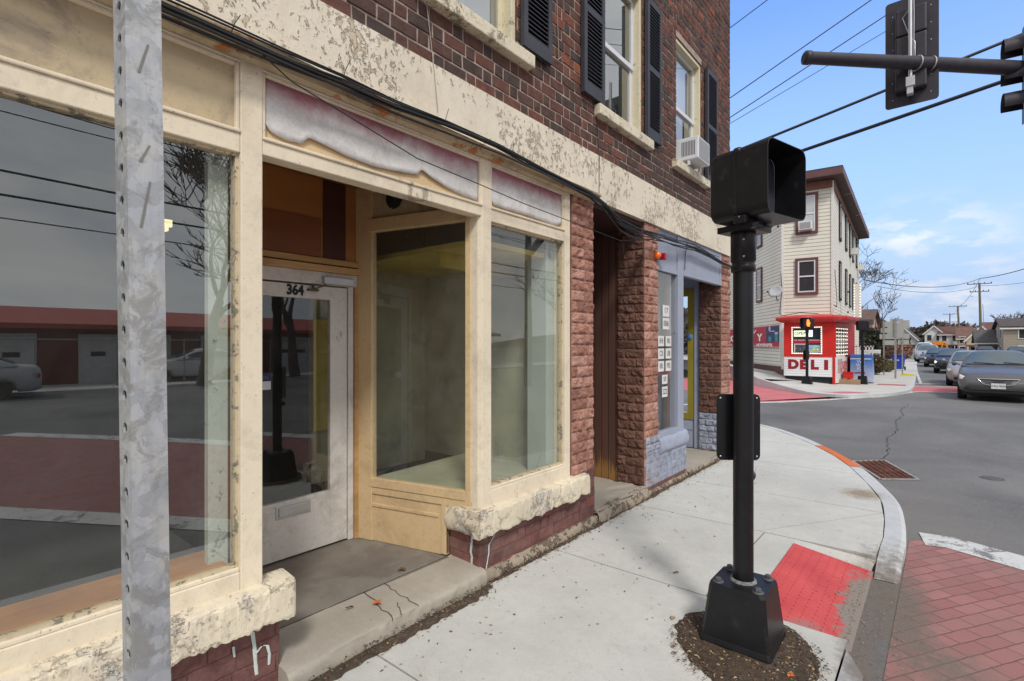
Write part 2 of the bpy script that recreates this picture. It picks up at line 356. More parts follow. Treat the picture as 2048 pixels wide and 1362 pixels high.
def gdip(y): return -max(0,min(1,(y-65)/50))*.85
for a_,b_q in zip(gy[:-1],gy[1:]): g.face([(-700,a_,RZ+gdip(a_)),(700,a_,RZ+gdip(a_)),(700,b_q,RZ+gdip(b_q)),(-700,b_q,RZ+gdip(b_q))])
g.build('ground',M_asph,kind='structure')
# near side pavement: slabs inside the kerb line, with tooled joints showing the dark bed
KERB=[(2.10,-4.5),(2.10,3.30),(2.12,5.05),(2.13,5.5),(2.10,6.10),(2.02,6.82),(1.83,7.55),(1.56,8.40),(1.30,9.03),(1.0,9.62),(.55,10.4),(-.08,11.22),(-.6,11.62),(-1.2,11.95),(-3.2,12.8),(-8,14.6)]
def clip(poly,n,c):
    out=[]
    for i in range(len(poly)):
        a=poly[i];b=poly[(i+1)%len(poly)]
        da=a[0]*n[0]+a[1]*n[1]-c; db=b[0]*n[0]+b[1]*n[1]-c
        if da<=0: out.append(a)
        if (da<0<db) or (db<0<da):
            t=da/(da-db); out.append((a[0]+(b[0]-a[0])*t,a[1]+(b[1]-a[1])*t))
    return out
inner=KERB+[(-8,8.6),(.0,8.6),(.0,-4.5)]
def inset(poly,d):
    return poly
mb=MB(); JG=.006
ys=[-4.5,-2.9,-1.4,.1,1.68,3.47,4.98,6.30,7.95,9.7,15]
RAMP=(1.50,3.43,4.98)   # x of the ramp's top edge, y range
for y0,y1 in zip(ys[:-1],ys[1:]):
    p=clip(clip(inner,(0,-1),-(y0+JG)),(0,1),y1-JG)
    if len(p)<3: continue
    if y0==3.47: p=clip(p,(1,0),1.30)
    if y0==1.68:
        p=clip(p,(0,1),3.47-JG)
    if y0 in(4.98,):  # diagonal joint from (1.254,4.98) to (2.08,6.30)
        nrm_=(1.32,-.826); L=math.hypot(*nrm_); nrm_=(nrm_[0]/L,nrm_[1]/L); cc=1.254*nrm_[0]+4.98*nrm_[1]
        pa=clip(p,nrm_,cc-JG); pb=clip(p,(-nrm_[0],-nrm_[1]),-cc-JG)
        for q in (pa,pb):
            if len(q)>2: mb.prism(q,-.12,0)
        continue
    mb.prism(p,-.12,0)
# ramp: slab beside it, sloping centre
mb.mesh([(1.312,3.48,0),(1.56,3.48,0),(1.56,4.97,0),(1.312,4.97,0)],[(0,1,2,3)])
mb.mesh([(1.56,4.97,0),(1.56,4.86,0),(2.10,4.86,-.088),(2.12,4.97,-.03)],[(0,1,2,3)])
mb.mesh([(1.56,3.48,0),(1.74,3.48,-.0),(1.74,3.50,-.03),(1.56,3.50,0)],[(0,1,2,3)])
mb.mesh([(1.94,3.46,0),(2.10,3.46,0),(2.10,3.46,-.1),(1.94,3.46,-.1)],[(0,1,2,3)])
sw=mb.build('sidewalk',M_conc,kind='structure')
mb=MB(); mb.prism(clip(inner,(0,1),3.40),-.3,-.012); mb.prism(clip(clip(clip(inner,(0,-1),-3.40),(0,1),4.99),(1,0),1.50),-.3,-.012); mb.prism(clip(inner,(0,-1),-4.99),-.3,-.012); mb.box(1.50,2.12,3.40,4.99,-.3,-.14); 
mb.build('sidewalk_bed',M_joint,kind='structure')
# kerb
def offs(pts,d):
    out=[]
    for i,p in enumerate(pts):
        a=pts[max(i-1,0)];b=pts[min(i+1,len(pts)-1)]
        tx,ty=b[0]-a[0],b[1]-a[1];L=math.hypot(tx,ty); out.append((p[0]+ty/L*d,p[1]-tx/L*d))
    return out
def kerbstrip(mb,pts,wd,h0,h1,gap=.006):
    a=offs(pts,gap);b=offs(pts,wd-.02);c=offs(pts,wd+.012)
    for i in range(len(pts)-1):
        q=lambda l,j,z:(l[j][0],l[j][1],z)
        h=h0[i];hn=h0[i+1]
        mb.face([q(a,i,h),q(b,i,h),q(b,i+1,hn),q(a,i+1,hn)],sm=True); mb.face([q(b,i,h),q(c,i,h-.018),q(c,i+1,hn-.018),q(b,i+1,hn)],sm=True)
        mb.face([q(c,i,h-.018),q(c,i,h1),q(c,i+1,h1),q(c,i+1,hn-.018)]); mb.face([q(a,i,h1),q(a,i,h),q(a,i+1,hn),q(a,i+1,h1)])
def dens(pts,n=5):
    out=[]
    P=[Vector((p[0],p[1],0)) for p in pts]
    for i in range(len(P)-1):
        p0=P[max(i-1,0)];p1=P[i];p2=P[i+1];p3=P[min(i+2,len(P)-1)]
        for k in range(n):
            s=k/n; v=.5*((2*p1)+(p2-p0)*s+(2*p0-5*p1+4*p2-p3)*s*s+(3*p1-p0-3*p2+p3)*s**3); out.append((v.x,v.y))
    out.append((P[-1].x,P[-1].y)); return out
kp=dens(KERB[3:]); i0=min(range(len(kp)),key=lambda i:abs(kp[i][1]-8.45)); i1=min(range(len(kp)),key=lambda i:abs(kp[i][1]-9.75))
lead=[(2.12,4.75),(2.12,5.05),(2.125,5.3)]
mb=MB(); kerbstrip(mb,lead+kp[:i0+1],.15,[-.095,-.03,0]+[.0]*(i0+1),-.12); mb.build('kerb',M_kerb,kind='structure')
mb=MB(); kerbstrip(mb,kp[i0:i1+1],.15,[.004]*(i1-i0+1),-.12); mb.build('painted_kerb',M_orange,kind='structure')
mb=MB(); kerbstrip(mb,kp[i1:],.15,[0]*(len(kp)-i1),-.12); mb.build('kerb',M_kerb,kind='structure')
mb=MB(); mb.prism([(2.105,-4.5),(2.26,-4.5),(2.26,2.7),(2.2,3.2),(2.105,3.42)],-.12,-.03); mb.build('kerb',M_kerb,kind='structure')
# tactile warning pad on the ramp
M_tac=None
def m_tac():
    m,t,b,o=newmat('tactile_red')
    col=tmix(t,tmap(t,tnoise(t,3,6,.6),.35,.7),(.50,.055,.055),(.62,.085,.08)); col=tmix(t,tmap(t,tnoise(t,70,3,.7),.6,.75,0,.5),col,(.66,.25,.22))
    col=tmix(t,posmask(t,(2.13,4.0),.13,.72,R(4),.12,13,1.1),col,(.24,.20,.165)); col=tmix(t,tmath(t,'MULTIPLY',posmask(t,(1.88,3.5),.09,.13,0,.5,12,1.0),.7),col,(.27,.2,.17))
    lk(t,col,b.inputs['Base Color']); b.inputs['Roughness'].default_value=.7; tbump(t,b,tnoise(t,90,4,.6),.2,.003); return m
M_tac=m_tac()
mb=MB(); x0,x1,y0,y1=1.565,2.115,3.505,4.855
def rz(x): return -.088*(x-x0)/(x1-x0)
mb.mesh([(x0,y0,.004),(x1,y0,rz(x1)+.004),(x1,y1,rz(x1)+.004),(x0,y1,.004),(x0,y0,-.1),(x1,y0,-.2),(x1,y1,-.2),(x0,y1,-.1)],[(0,1,2,3),(4,5,1,0),(5,6,2,1),(6,7,3,2),(7,4,0,3)])
dm=MB(); ny=23;nx=9
for i in range(nx):
    for j in range(ny):
        cx_=x0+.035+i*(x1-x0-.07)/(nx-1); cy_=y0+.03+j*(y1-y0-.06)/(ny-1)
        prof=[(.012,0),(.0105,.003),(.007,.0048),(.0,.0052)]
        dm.lathe(prof,(cx_,cy_,rz(cx_)+.004),7)
pad=empty('tactile_pad',(1.8,4.2,0),label='red rubber tactile warning pad with raised domes at the kerb ramp',cat='tactile paving')
mb.mesh(dm.v,dm.f,0,.5,True)
o=mb.build('pad',M_tac); o.parent=pad; o.location=-Vector(pad.location)
# near brick crosswalk with white borders
mb=MB(); mb.prism([(2.27,2.62),(2.30,5.9),(2.5,6.0),(3.06,5.85),(5.2,4.85),(8.2,3.42),(11.5,1.5),(11.5,-2.6),(8,-.62),(5.7,.55)],RZ-.05,RZ+.004); mb.build('brick_crosswalk',M_xb,kind='structure')
def strip(mb,pts,wd,z):
    a=offs(pts,0);b=offs(pts,wd)
    for i in range(len(pts)-1): mb.face([(a[i][0],a[i][1],z),(b[i][0],b[i][1],z),(b[i+1][0],b[i+1][1],z),(a[i+1][0],a[i+1][1],z)][::1])
mb=MB(); strip(mb,[(11.6,1.65),(8.25,3.6),(5.3,5.0),(3.06,6.04),(2.62,6.22),(2.36,6.18)],-.36,RZ+.008)
strip(mb,[(2.27,2.62),(5.7,.55),(8,-.62),(11.5,-2.6)],.32,RZ+.008); mb.build('road_line',M_white,kind='structure',recalc=False)
# far crosswalks over the side street and the main street
mb=MB(); mb.face([(-9,24.5,RZ+.004),(-2.35,16.3,RZ+.004),(-1.32,17.45,RZ+.004),(.75,21.1,RZ+.004),(1.55,23.6,RZ+.004),(.95,21.2,RZ+.004),(.2,20.2,RZ+.004),(-.5,20.05,RZ+.004),(-2.3,22.05,RZ+.004),(-6.2,28.2,RZ+.004)])
mb.face([(1.75,24.4,RZ+.004),(11,28.6,RZ+.004),(11,31.6,RZ+.004),(1.70,27.35,RZ+.004)]); mb.build('red_crosswalk',M_xred,kind='structure')
mb=MB(); strip(mb,[(-6.0,11.3),(-2.4,16.15),(-1.35,17.35),(-.2,19.35),(.85,21.25),(1.7,24.3)],.25,RZ+.008)
strip(mb,[(1.62,27.45),(11,31.8)],-.25,RZ+.008); strip(mb,[(1.62,29.0),(11,33.3)],-.35,RZ+.008); strip(mb,[(1.72,24.35),(11,28.5)],.2,RZ+.008)
strip(mb,[(1.85,29.4),(1.6,36),(1.35,43),(.85,62),(.2,85)],.11,RZ+.008)
mb.build('road_line',M_white,kind='structure')
mb=MB(); strip(mb,[(4.9,34),(4.5,62),(3.2,95)],.12,RZ+.008); strip(mb,[(5.15,34),(4.75,62),(3.45,95)],.12,RZ+.008); mb.build('centre_line',mat('yellow_paint',(.5,.34,.04),.8),kind='structure')
# crack in the asphalt, manhole and the drain
mb=MB(); random.seed(3); pts=[]
a=Vector((1.83,9.75));b_=Vector((1.75,19.2)); n=60
for i in range(n+1):
    p=a.lerp(b_,i/n); pts.append((p.x+random.uniform(-.03,.03)+.05*math.sin(i*.35),p.y))
for i in range(n):
    w1=.003+.007*random.random(); mb.face([(pts[i][0]-w1,pts[i][1],RZ+.003),(pts[i][0]+w1,pts[i][1],RZ+.003),(pts[i+1][0]+w1,pts[i+1][1],RZ+.003),(pts[i+1][0]-w1,pts[i+1][1],RZ+.003)])
mb.build('asphalt_crack',mat('crack_tar',(.025,.024,.024),.8),kind='structure')
for x,y in ((3.05,9.3),(5.0,17.5)):
    t=empty('manhole_cover',(x,y,RZ),label='round iron cover in the near asphalt' if y<12 else 'round iron cover in the middle of the junction',cat='manhole cover')
    mb=MB(); mb.lathe([(.11,0),(.11,.004),(.10,.006),(0,.006)],(0,0,0),24); mb.build('lid',mat('cast_iron',(.11,.105,.10),.7,.3,.2,20,.6,90),t)
    mb=MB(); mb.lathe([(.113,0),(.113,.005),(.125,.005),(.13,0)],(0,0,0),24); mb.build('ring',bpy.data.materials['cast_iron'],t)
M_rust=mat('rusty_iron',(.15,.055,.035),.8,.2,.4,18,.5,80,dirt=(.32,.18,.12),dirt_amt=.5)
dr=empty('drain_grate',(1.87,8.95,RZ),0,'rusty square storm drain grate in the gutter beside the orange kerb','drain grate')
q=[(1.50,9.28),(1.87,9.66),(2.30,8.58),(1.92,8.28)]  # corners on the road
def lerp2(a,b,s): return (a[0]+(b[0]-a[0])*s,a[1]+(b[1]-a[1])*s)
def W(x,y): return (x-1.87,y-8.95)
mb=MB()
for i in range(4):
    a=W(*q[i]);b=W(*q[(i+1)%4]); mb.bar((a[0],a[1],.010),(b[0],b[1],.010),.03,.012)
mb.build('frame',mat('worn_steel',(.36,.34,.30),.6,.3,.3,12,.3),dr)
mb=MB()
for k in range(1,14):
    a=W(*lerp2(q[0],q[3],k/14));b=W(*lerp2(q[1],q[2],k/14)); mb.bar((a[0],a[1],.008),(b[0],b[1],.008),.018,.012)
for k in range(1,6):
    a=W(*lerp2(q[0],q[1],k/6));b=W(*lerp2(q[3],q[2],k/6)); mb.bar((a[0],a[1],.0115),(b[0],b[1],.0115),.016,.012)
mb.build('bars',M_rust,dr)
mb=MB(); mb.face([(W(*p)[0],W(*p)[1],.003) for p in q[::-1]]); mb.build('pit',mat('pit_dark',(.018,.009,.007),.95),dr)
# ================================================================== MATERIALS OF THE CORNER BUILDING
CREAM=(.77,.675,.52)
M_cream=mat_peel('cream_paint',CREAM,(.40,.34,.26),amt=-.25,scale=1.6,grain=(1,1,.35),bump=.35,dirt=(.36,.30,.22),dirt_amt=.40,flake=14)
M_creamold=mat_peel('cream_paint_grimy',(.52,.42,.27),(.30,.25,.19),amt=-.5,scale=1.6,bump=.3,dirt=(.22,.18,.15),dirt_amt=.9,flake=12)
M_tan=mat_peel('tan_paint',(.66,.49,.28),(.42,.30,.17),amt=-.3,scale=2,bump=.3,dirt=(.33,.22,.12),dirt_amt=.6,flake=16)
def m_stucco():
    """cream paint on stucco: small ragged chips gathered in patches, a few bare tan areas, hairline blisters"""
    m,t,b,o=newmat('peeling_stucco')
    base=tmix(t,tmap(t,tnoise(t,2.1,6,.6),.3,.7),(.69,.62,.50),(.77,.70,.575))
    base=tmix(t,tmap(t,tnoise(t,5,8,.75,.2,stretch=(1,1,.5),off=(3,1,1)),.50,.75,0,.5),base,(.50,.43,.31))
    big=tnoise(t,1.7,5,.6,.3,off=(11,2,7))
    sm=tnoise(t,26,6,.72,.5,stretch=(1,1,.75),off=(1,9,4))
    v=tmath(t,'ADD',tmath(t,'MULTIPLY',sm,.62),tmath(t,'MULTIPLY',big,.50))
    chip=tmap(t,v,.630,.640); edge=tmath(t,'MULTIPLY',tmap(t,v,.612,.630),tmath(t,'SUBTRACT',1.,chip))
    big2=tnoise(t,3.2,9,.7,.5,off=(4,4,14)); bare=tmap(t,big2,.655,.662)
    col=tmix(t,chip,base,tmix(t,tnoise(t,14,5,.7),(.52,.43,.31),(.66,.57,.44)))
    col=tmix(t,tmath(t,'MULTIPLY',edge,.6),col,(.25,.19,.13))
    col=tmix(t,bare,col,(.46,.33,.22))
    lk(t,col,b.inputs['Base Color']); b.inputs['Roughness'].default_value=.7; b.inputs['Specular IOR Level'].default_value=.2
    h=tmath(t,'ADD',tmath(t,'SUBTRACT',1.,tmath(t,'MAXIMUM',chip,bare)),tmath(t,'ADD',tmath(t,'MULTIPLY',edge,.5),tmath(t,'MULTIPLY',sm,.6)))
    tbump(t,b,h,1.,.007); return m
M_stucco=m_stucco()
M_stone=mat_peel('peeling_stone_sill',(.71,.63,.48),(.55,.52,.47),crack=(.20,.17,.13),amt=.45,scale=2.0,cracks=6,bump=.9,dirt=(.40,.33,.24),dirt_amt=.3,flake=30,mid=(.66,.58,.46))
M_winsill=mat_peel('window_sill_paint',(.72,.65,.50),(.38,.33,.22),amt=.55,scale=4,cracks=14,bump=.9,dirt=(.40,.35,.22),dirt_amt=.4,flake=30)
M_winfr=mat_peel('window_frame_paint',(.70,.64,.46),(.40,.37,.27),amt=.2,scale=4,bump=.5,dirt=(.40,.35,.22),dirt_amt=.4,flake=30)
BR=[(0,(.080,.062,.055)),(.25,(.115,.066,.054)),(.5,(.165,.075,.056)),(.75,(.21,.084,.060)),(.9,(.26,.09,.055)),(1,(.34,.12,.065))]
M_brick=mat_tint('old_red_brick',BR,.9,1.,38,soot=(.075,.058,.05),soot_amt=.5,bdist=.006)
M_mortar=mat('lime_mortar',(.36,.285,.245),.95,0,.4,12,.5,60,dirt=(.16,.10,.09),dirt_amt=.6)
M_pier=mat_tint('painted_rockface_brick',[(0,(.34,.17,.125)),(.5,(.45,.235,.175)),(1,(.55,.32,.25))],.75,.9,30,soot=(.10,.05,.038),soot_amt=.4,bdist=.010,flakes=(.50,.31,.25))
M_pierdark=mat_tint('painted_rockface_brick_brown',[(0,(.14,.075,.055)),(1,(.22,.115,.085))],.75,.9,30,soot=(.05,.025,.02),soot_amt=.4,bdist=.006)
M_base=mat_tint('painted_base_brick',[(0,(.16,.08,.072)),(.7,(.23,.105,.095)),(.9,(.27,.09,.08)),(1,(.36,.06,.06))],.75,1.,22,soot=(.30,.22,.18),soot_amt=.55,bdist=.006,flakes=(.36,.26,.23))
M_basemort=mat('base_mortar',(.17,.085,.075),.8,0,.3,10,.5,50,dirt=(.34,.25,.20),dirt_amt=.4)
M_blue=mat_peel('blue_grey_paint',(.345,.375,.47),(.25,.27,.33),amt=.02,scale=2,bump=.25,dirt=(.25,.27,.33),dirt_amt=.35,flake=14)
M_bluebr=mat_tint('blue_grey_brick',[(0,(.33,.365,.455)),(1,(.42,.455,.55))],.7,.8,26,soot=(.22,.24,.29),soot_amt=.45,bdist=.006)
M_rubble=mat_peel('rubble_footing',(.34,.28,.21),(.17,.12,.09),crack=(.06,.05,.04),amt=.8,scale=7,bump=1.3,dirt=(.13,.10,.08),dirt_amt=.7,flake=30)
M_step=m_concrete('step_stone',(.43,.385,.32),dirt=False)
M_floor=mat('alcove_screed',(.20,.175,.15),.8,0,.25,2.2,.25,120,dirt=(.25,.23,.20),dirt_amt=.7,dirt_scale=3,dirt_th=.5)
M_glassL=mat_glass('glass_big_pane',refl=.21,dirt=.02,k=1.0)
M_glass=mat_glass('glass_display',refl=.12,dirt=.06,k=1.0)  # dust film thickened beyond real dust, a painted haze that pales the panes
M_glassdoor=mat_glass('glass_door',refl=.10,dirt=.03)
M_glassup=mat_glass('glass_upper',refl=.32,dirt=.02,k=2.0)
M_dark=mat('dark_void',(.012,.011,.011),.9,var=0,bump=0)
M_in_grey=mat('interior_plaster_grey',(.40,.40,.27),.9,0,.2,1.5,.1,20,dirt=(.25,.25,.20),dirt_amt=.7)
M_in_dark=mat('interior_dark',(.05,.048,.042),.9,0,.3,2,.1)
M_in_green=mat('interior_pale_green',(.44,.50,.43),.8,0,.1,3,.1)
M_in_yel=mat('interior_yellow',(.48,.38,.07),.8,0,.2,3,.1)
def m_wood(name,a,b_,scale=3,stretch=(1,.08,1),rough=.6,bump=.3):
    m,t,b,o=newmat(name); n=tnoise(t,scale*6,7,.6,1.0,stretch=stretch); col=tmix(t,tmap(t,n,.3,.7),a,b_)
    col=tmix(t,tmap(t,tnoise(t,scale,5,.6,off=(1,1,1)),.45,.7,0,.5),col,tuple(x*.55 for x in a)); lk(t,col,b.inputs['Base Color']); b.inputs['Roughness'].default_value=rough; tbump(t,b,n,bump,.003); return m
M_orwood=m_wood('orange_wood',(.42,.15,.03),(.55,.24,.06))
M_ply=m_wood('stained_ply',(.34,.14,.035),(.45,.20,.055),1.2,(1,.15,1))
M_ply2=m_wood('stained_ply_dark',(.20,.065,.020),(.26,.09,.028),1.2,(1,.15,1))
M_ply3=m_wood('stained_ply_maroon',(.055,.016,.010),(.075,.022,.012),1.2,(1,.15,1))
M_batten=m_wood('worn_batten',(.40,.22,.07),(.58,.36,.16),2,(1,.1,1))
M_white=M_white
M_doorw=mat_peel('door_white',(.68,.655,.62),(.34,.32,.30),amt=.04,scale=3,bump=.3,dirt=(.33,.30,.27),dirt_amt=.8,flake=18,grain=(1,1,.5))
M_black=mat('black_gloss_paint',(.010,.010,.012),.36,0,.3,8,.12,30,spec=.34,dirt=(.055,.052,.05),dirt_amt=.55,dirt_scale=11,dirt_th=.60)
M_shut=mat('shutter_charcoal',(.040,.040,.050),.55,0,.2,6,.2,40)
M_alu=mat('aluminium',(.55,.56,.57),.4,.7,.08,9,.1)
M_rustfl=mat_peel('rusty_flashing',(.52,.42,.27),(.50,.17,.045),crack=(.2,.07,.03),amt=.55,scale=1.7,bump=.5,dirt=(.20,.15,.12),dirt_amt=.6,flake=16)
M_cable=mat('black_cable',(.018,.018,.020),.5,0,.1,10,.05)
M_sheet=None
def m_signsheet():
    m,t,b,o=newmat('weathered_sign_sheet')
    g=nd(t,'ShaderNodeNewGeometry'); s=nd(t,'ShaderNodeSeparateXYZ'); lk(t,g.outputs['Position'],s.inputs[0])
    z=tmath(t,'ADD',s.outputs['Z'],tmap(t,tnoise(t,3,7,.7,.4,stretch=(1,1.2,.8)),.25,.75,-.06,.06))
    col=tmix(t,tmap(t,tnoise(t,5,8,.7,.5,stretch=(1,1.05,1)),.40,.66),(.68,.67,.655),(.50,.48,.46))
    col=tmix(t,tmap(t,z,2.845,2.955,0,.9),col,(.33,.085,.125))
    col=tmix(t,tmap(t,tnoise(t,55,8,.8),.55,.68,0,.55),col,(.20,.17,.17))
    lk(t,col,b.inputs['Base Color']); b.inputs['Roughness'].default_value=.75; tbump(t,b,tnoise(t,60,6,.75),.5,.004); return m
M_sheet=m_signsheet()
def m_boards():
    m,t,b,o=newmat('brown_boards')
    g=nd(t,'ShaderNodeNewGeometry'); s=nd(t,'ShaderNodeSeparateXYZ'); lk(t,g.outputs['Position'],s.inputs[0])
    st=tnoise(t,16,6,.7,0,stretch=(1,1,.05)); col=tmix(t,tmap(t,st,.3,.7),(.078,.036,.026),(.12,.056,.040))
    z=tmath(t,'ADD',s.outputs['Z'],tmap(t,tnoise(t,30,5,.8,stretch=(1,1,.06),off=(3,0,0)),.3,.7,-.16,.16))
    col=tmix(t,tmap(t,z,.36,.24),col,tmix(t,st,(.42,.22,.06),(.20,.10,.035))); lk(t,col,b.inputs['Base Color']); b.inputs['Roughness'].default_value=.65
    wv=nd(t,'ShaderNodeMath',operation='FRACT'); m5=tmath(t,'MULTIPLY',s.outputs['X'],11.); lk(t,m5,wv.inputs[0]); gr=tmap(t,wv.outputs[0],0,.08,0,1)
    tbump(t,b,gr,.8,.006); lk(t,tmix(t,tmath(t,'MULTIPLY',tmath(t,'SUBTRACT',1.,gr),.6),col,(.02,.01,.008)),b.inputs['Base Color']); return m
M_boards=m_boards()
# ================================================================== THE CORNER BUILDING
B=empty('corner_building',(0,0,0),0,'old two tone brick corner building with cream shopfront number 364 and a blue grey shop','building')
def brickfill(mb,mp,u0,u1,v0,v1,holes=(),L=.205,Hd=.095,H=.092,j=.014,proud=.006,flem=True,rnd=random,tmode=None):
    row=0;v=v0
    while v<v1-.01:
        va=v+j/2; vb=min(v+H-j/2,v1)
        u=u0-(0 if row%2 else .075)-rnd.random()*.01; k=row
        while u<u1:
            ln=(L if (k%2==0) else Hd) if flem else L
            a=max(u+j/2,u0);b=min(u+ln-j/2,u1)
            segs=[(a,b)] if b-a>.012 else []
            for (h0,h1,g0,g1) in holes:
                if vb>g0+.001 and va<g1-.001:
                    ns=[]
                    for (p,q) in segs:
                        if q<=h0 or p>=h1: ns.append((p,q))
                        else:
                            if p<h0-.012: ns.append((p,h0))
                            if q>h1+.012: ns.append((h1,q))
                    segs=ns
            for (p,q) in segs:
                t=rnd.random(); t=t*.85 if flem and k%2==0 else t*.62
                if rnd.random()<.035: t=.97
                if tmode: t=tmode(t,p,v)
                pr=proud*(.6+.8*rnd.random()); dz=rnd.uniform(-.0016,.0016)
                jit=lambda: rnd.uniform(-.0032,.0032)
                fr=[(p+jit(),va+dz+jit()),(q+jit(),va+dz+jit()),(q+jit(),vb+dz+jit()),(p+jit(),vb+dz+jit())]
                e=.0035
                f2=[(fr[0][0]+e,fr[0][1]+e),(fr[1][0]-e,fr[1][1]+e),(fr[2][0]-e,fr[2][1]-e),(fr[3][0]+e,fr[3][1]-e)]
                vs=[mp(x,y,-.004) for x,y in fr]+[mp(x,y,pr*.62) for x,y in fr]+[mp(x,y,pr+rnd.uniform(-.001,.001)) for x,y in f2]
                mb.mesh(vs,[(8,9,10,11),(0,1,5,4),(1,2,6,5),(2,3,7,6),(3,0,4,7),(4,5,9,8),(5,6,10,9),(6,7,11,10),(7,4,8,11)],0,t)
            u+=ln; k+=1
        v+=H; row+=1
def rock(mb,mp,u0,u1,v0,v1,H=.0995,depth=.022,rnd=random,Ls=(.24,.13),nx=12,ny=7,j=.006):
    row=0;v=v0; n=max(1,round((v1-v0)/H)); H=(v1-v0)/n
    for row in range(n):
        v=v0+row*H; w=u1-u0
        if w<.30: cuts=[0,w] if row%3 else [0,w*rnd.choice((.3,.7)),w]
        else:
            c=rnd.uniform(.25,.4) if row%2 else rnd.uniform(.55,.75); cuts=[0,w*c,w]
            if w>.36 and row%2: cuts=[0,w*.22,w*.78,w]
        if w>.7:
            cuts=[0];
            while cuts[-1]<w-.3: cuts.append(cuts[-1]+rnd.uniform(.2,.3))
            cuts.append(w)
        for a,b in zip(cuts[:-1],cuts[1:]):
            a+=u0+j/2*(a>0);b+=u0-j/2*(b<w-1e-6); t=rnd.random(); sd=Vector((rnd.random()*50,rnd.random()*50,0)); dd=depth*rnd.uniform(.6,1.25); tx=rnd.uniform(-.3,.3)
            def fn(s,q):
                pil=(1-abs(2*s-1)**9)*(1-abs(2*q-1)**5.0)
                nz=noise.noise(sd+Vector((s*(b-a)*16,q*1.8,0)))*.9+noise.noise(sd+Vector((s*(b-a)*45,q*5,3)))*.5
                d=dd*pil*(.75+nz+tx*(s-.5)*2)
                return mp(a+(b-a)*s, v+j/2+(H-j)*q, max(d,0))
            mb.grid(fn,nx,ny,0,t,False)
FX=lambda u,v,d:(d,u,v)                 # on the facade plane x=0
# ---- upper wall
WIN=[(2.18,3.08),(4.36,5.27),(6.20,7.10)]; WZ=(3.93,5.50)
holes=[(a,b,WZ[0]-.0,WZ[1]) for a,b in WIN]+[(-.1,.8,WZ[0],WZ[1])]
UT=8.3
rb=random.Random(11)
mb=MB()
def soot_t(t,u,v):
    if v<3.75: t*=.72
    if 5.5<u<7.9 and v<4.0: t*=.5
    return t
brickfill(mb,FX,-3.0,8.34,3.462,UT,holes,rnd=rb,tmode=soot_t)
# mortar backing with window openings
us=[-3.0]; hs_=sorted([(-.1,.8)]+WIN)
bk=[]
prev=-3.0
for a,b in hs_: bk.append((prev,a,3.40,UT)); bk.append((a,b,3.40,WZ[0])); bk.append((a,b,WZ[1],UT)); prev=b
bk.append((prev,8.34,3.40,UT))
for a,b,c,d in bk: mb.face([(0,a,c),(0,b,c),(0,b,d),(0,a,d)],1)
for a,b in hs_:
    for y in (a,b): mb.face([(0,y,WZ[0]),(-.14,y,WZ[0]),(-.14,y,WZ[1]),(0,y,WZ[1])],0,.5)
    mb.face([(0,a,WZ[1]),(0,b,WZ[1]),(-.14,b,WZ[1]),(-.14,a,WZ[1])],0,.4)
# end wall and back, roof
EY=lambda u,v,d:(u,8.34+d,v)
brickfill(mb,lambda u,v,d:(-u,8.34+d,v),0,9,3.05,UT,rnd=rb)
for p in ([(0,8.34,3.05),(0,8.34,UT),(-9,8.34,UT),(-9,8.34,3.05)],[(0,-3,3.4),(-9,-3,3.4),(-9,-3,UT),(0,-3,UT)],[(-9,-3,0),(-9,8.34,0),(-9,8.34,UT),(-9,-3,UT)],[(0,-3,UT),(0,8.34,UT),(-9,8.34,UT),(-9,-3,UT)]): mb.face(p,1)
mb.build('upper_wall',[M_brick,M_mortar],B)
mb=MB(); mb.box(-9,.12,-3.05,8.45,UT-.01,UT+.35); mb.box(-9,.2,-3.05,8.5,UT+.35,UT+.45); mb.build('roof_cornice',M_stucco,B)
# side return at ground level: short piers, open shop window on the side street
mb=MB(); 
for a,b in ((-9,-1.25),): mb.box(a,b,8.1,8.33,-.1,3.06)
mb.box(-1.25,-.34,8.20,8.33,2.62,3.06); mb.box(-1.25,-.34,8.20,8.33,-.1,.45); mb.box(-9.0,-8.8,-3,8.1,-.1,3.4); mb.box(-9,-.1,-3.0,-2.8,-.1,3.4)
mb.build('side_wall',M_stucco,B)
# ---- stucco band
def bandf(s,q):
    y=-3.0+11.36*s; z=3.03+(3.462-3.03)*q
    n=noise.noise(Vector((y*2,z*3,0)))*.008+noise.noise(Vector((y*9,z*11,4)))*.0035
    return (.030+n*(0 if q in(0,1) else 1),y,z)
mb=MB(); mb.grid(bandf,240,8,0,.5,True)
mb.face([(.03,-3,3.03),(.03,8.36,3.03),(-.3,8.36,3.03),(-.3,-3,3.03)]); mb.face([(.03,-3,3.462),(-.02,-3,3.462),(-.02,8.36,3.462),(.03,8.36,3.462)][::-1])
mb.face([(.03,8.36,3.03),(-3,8.36,3.03),(-3,8.36,3.462),(.03,8.36,3.462)][::-1])
o=mb.build('stucco_band',M_stucco,B)
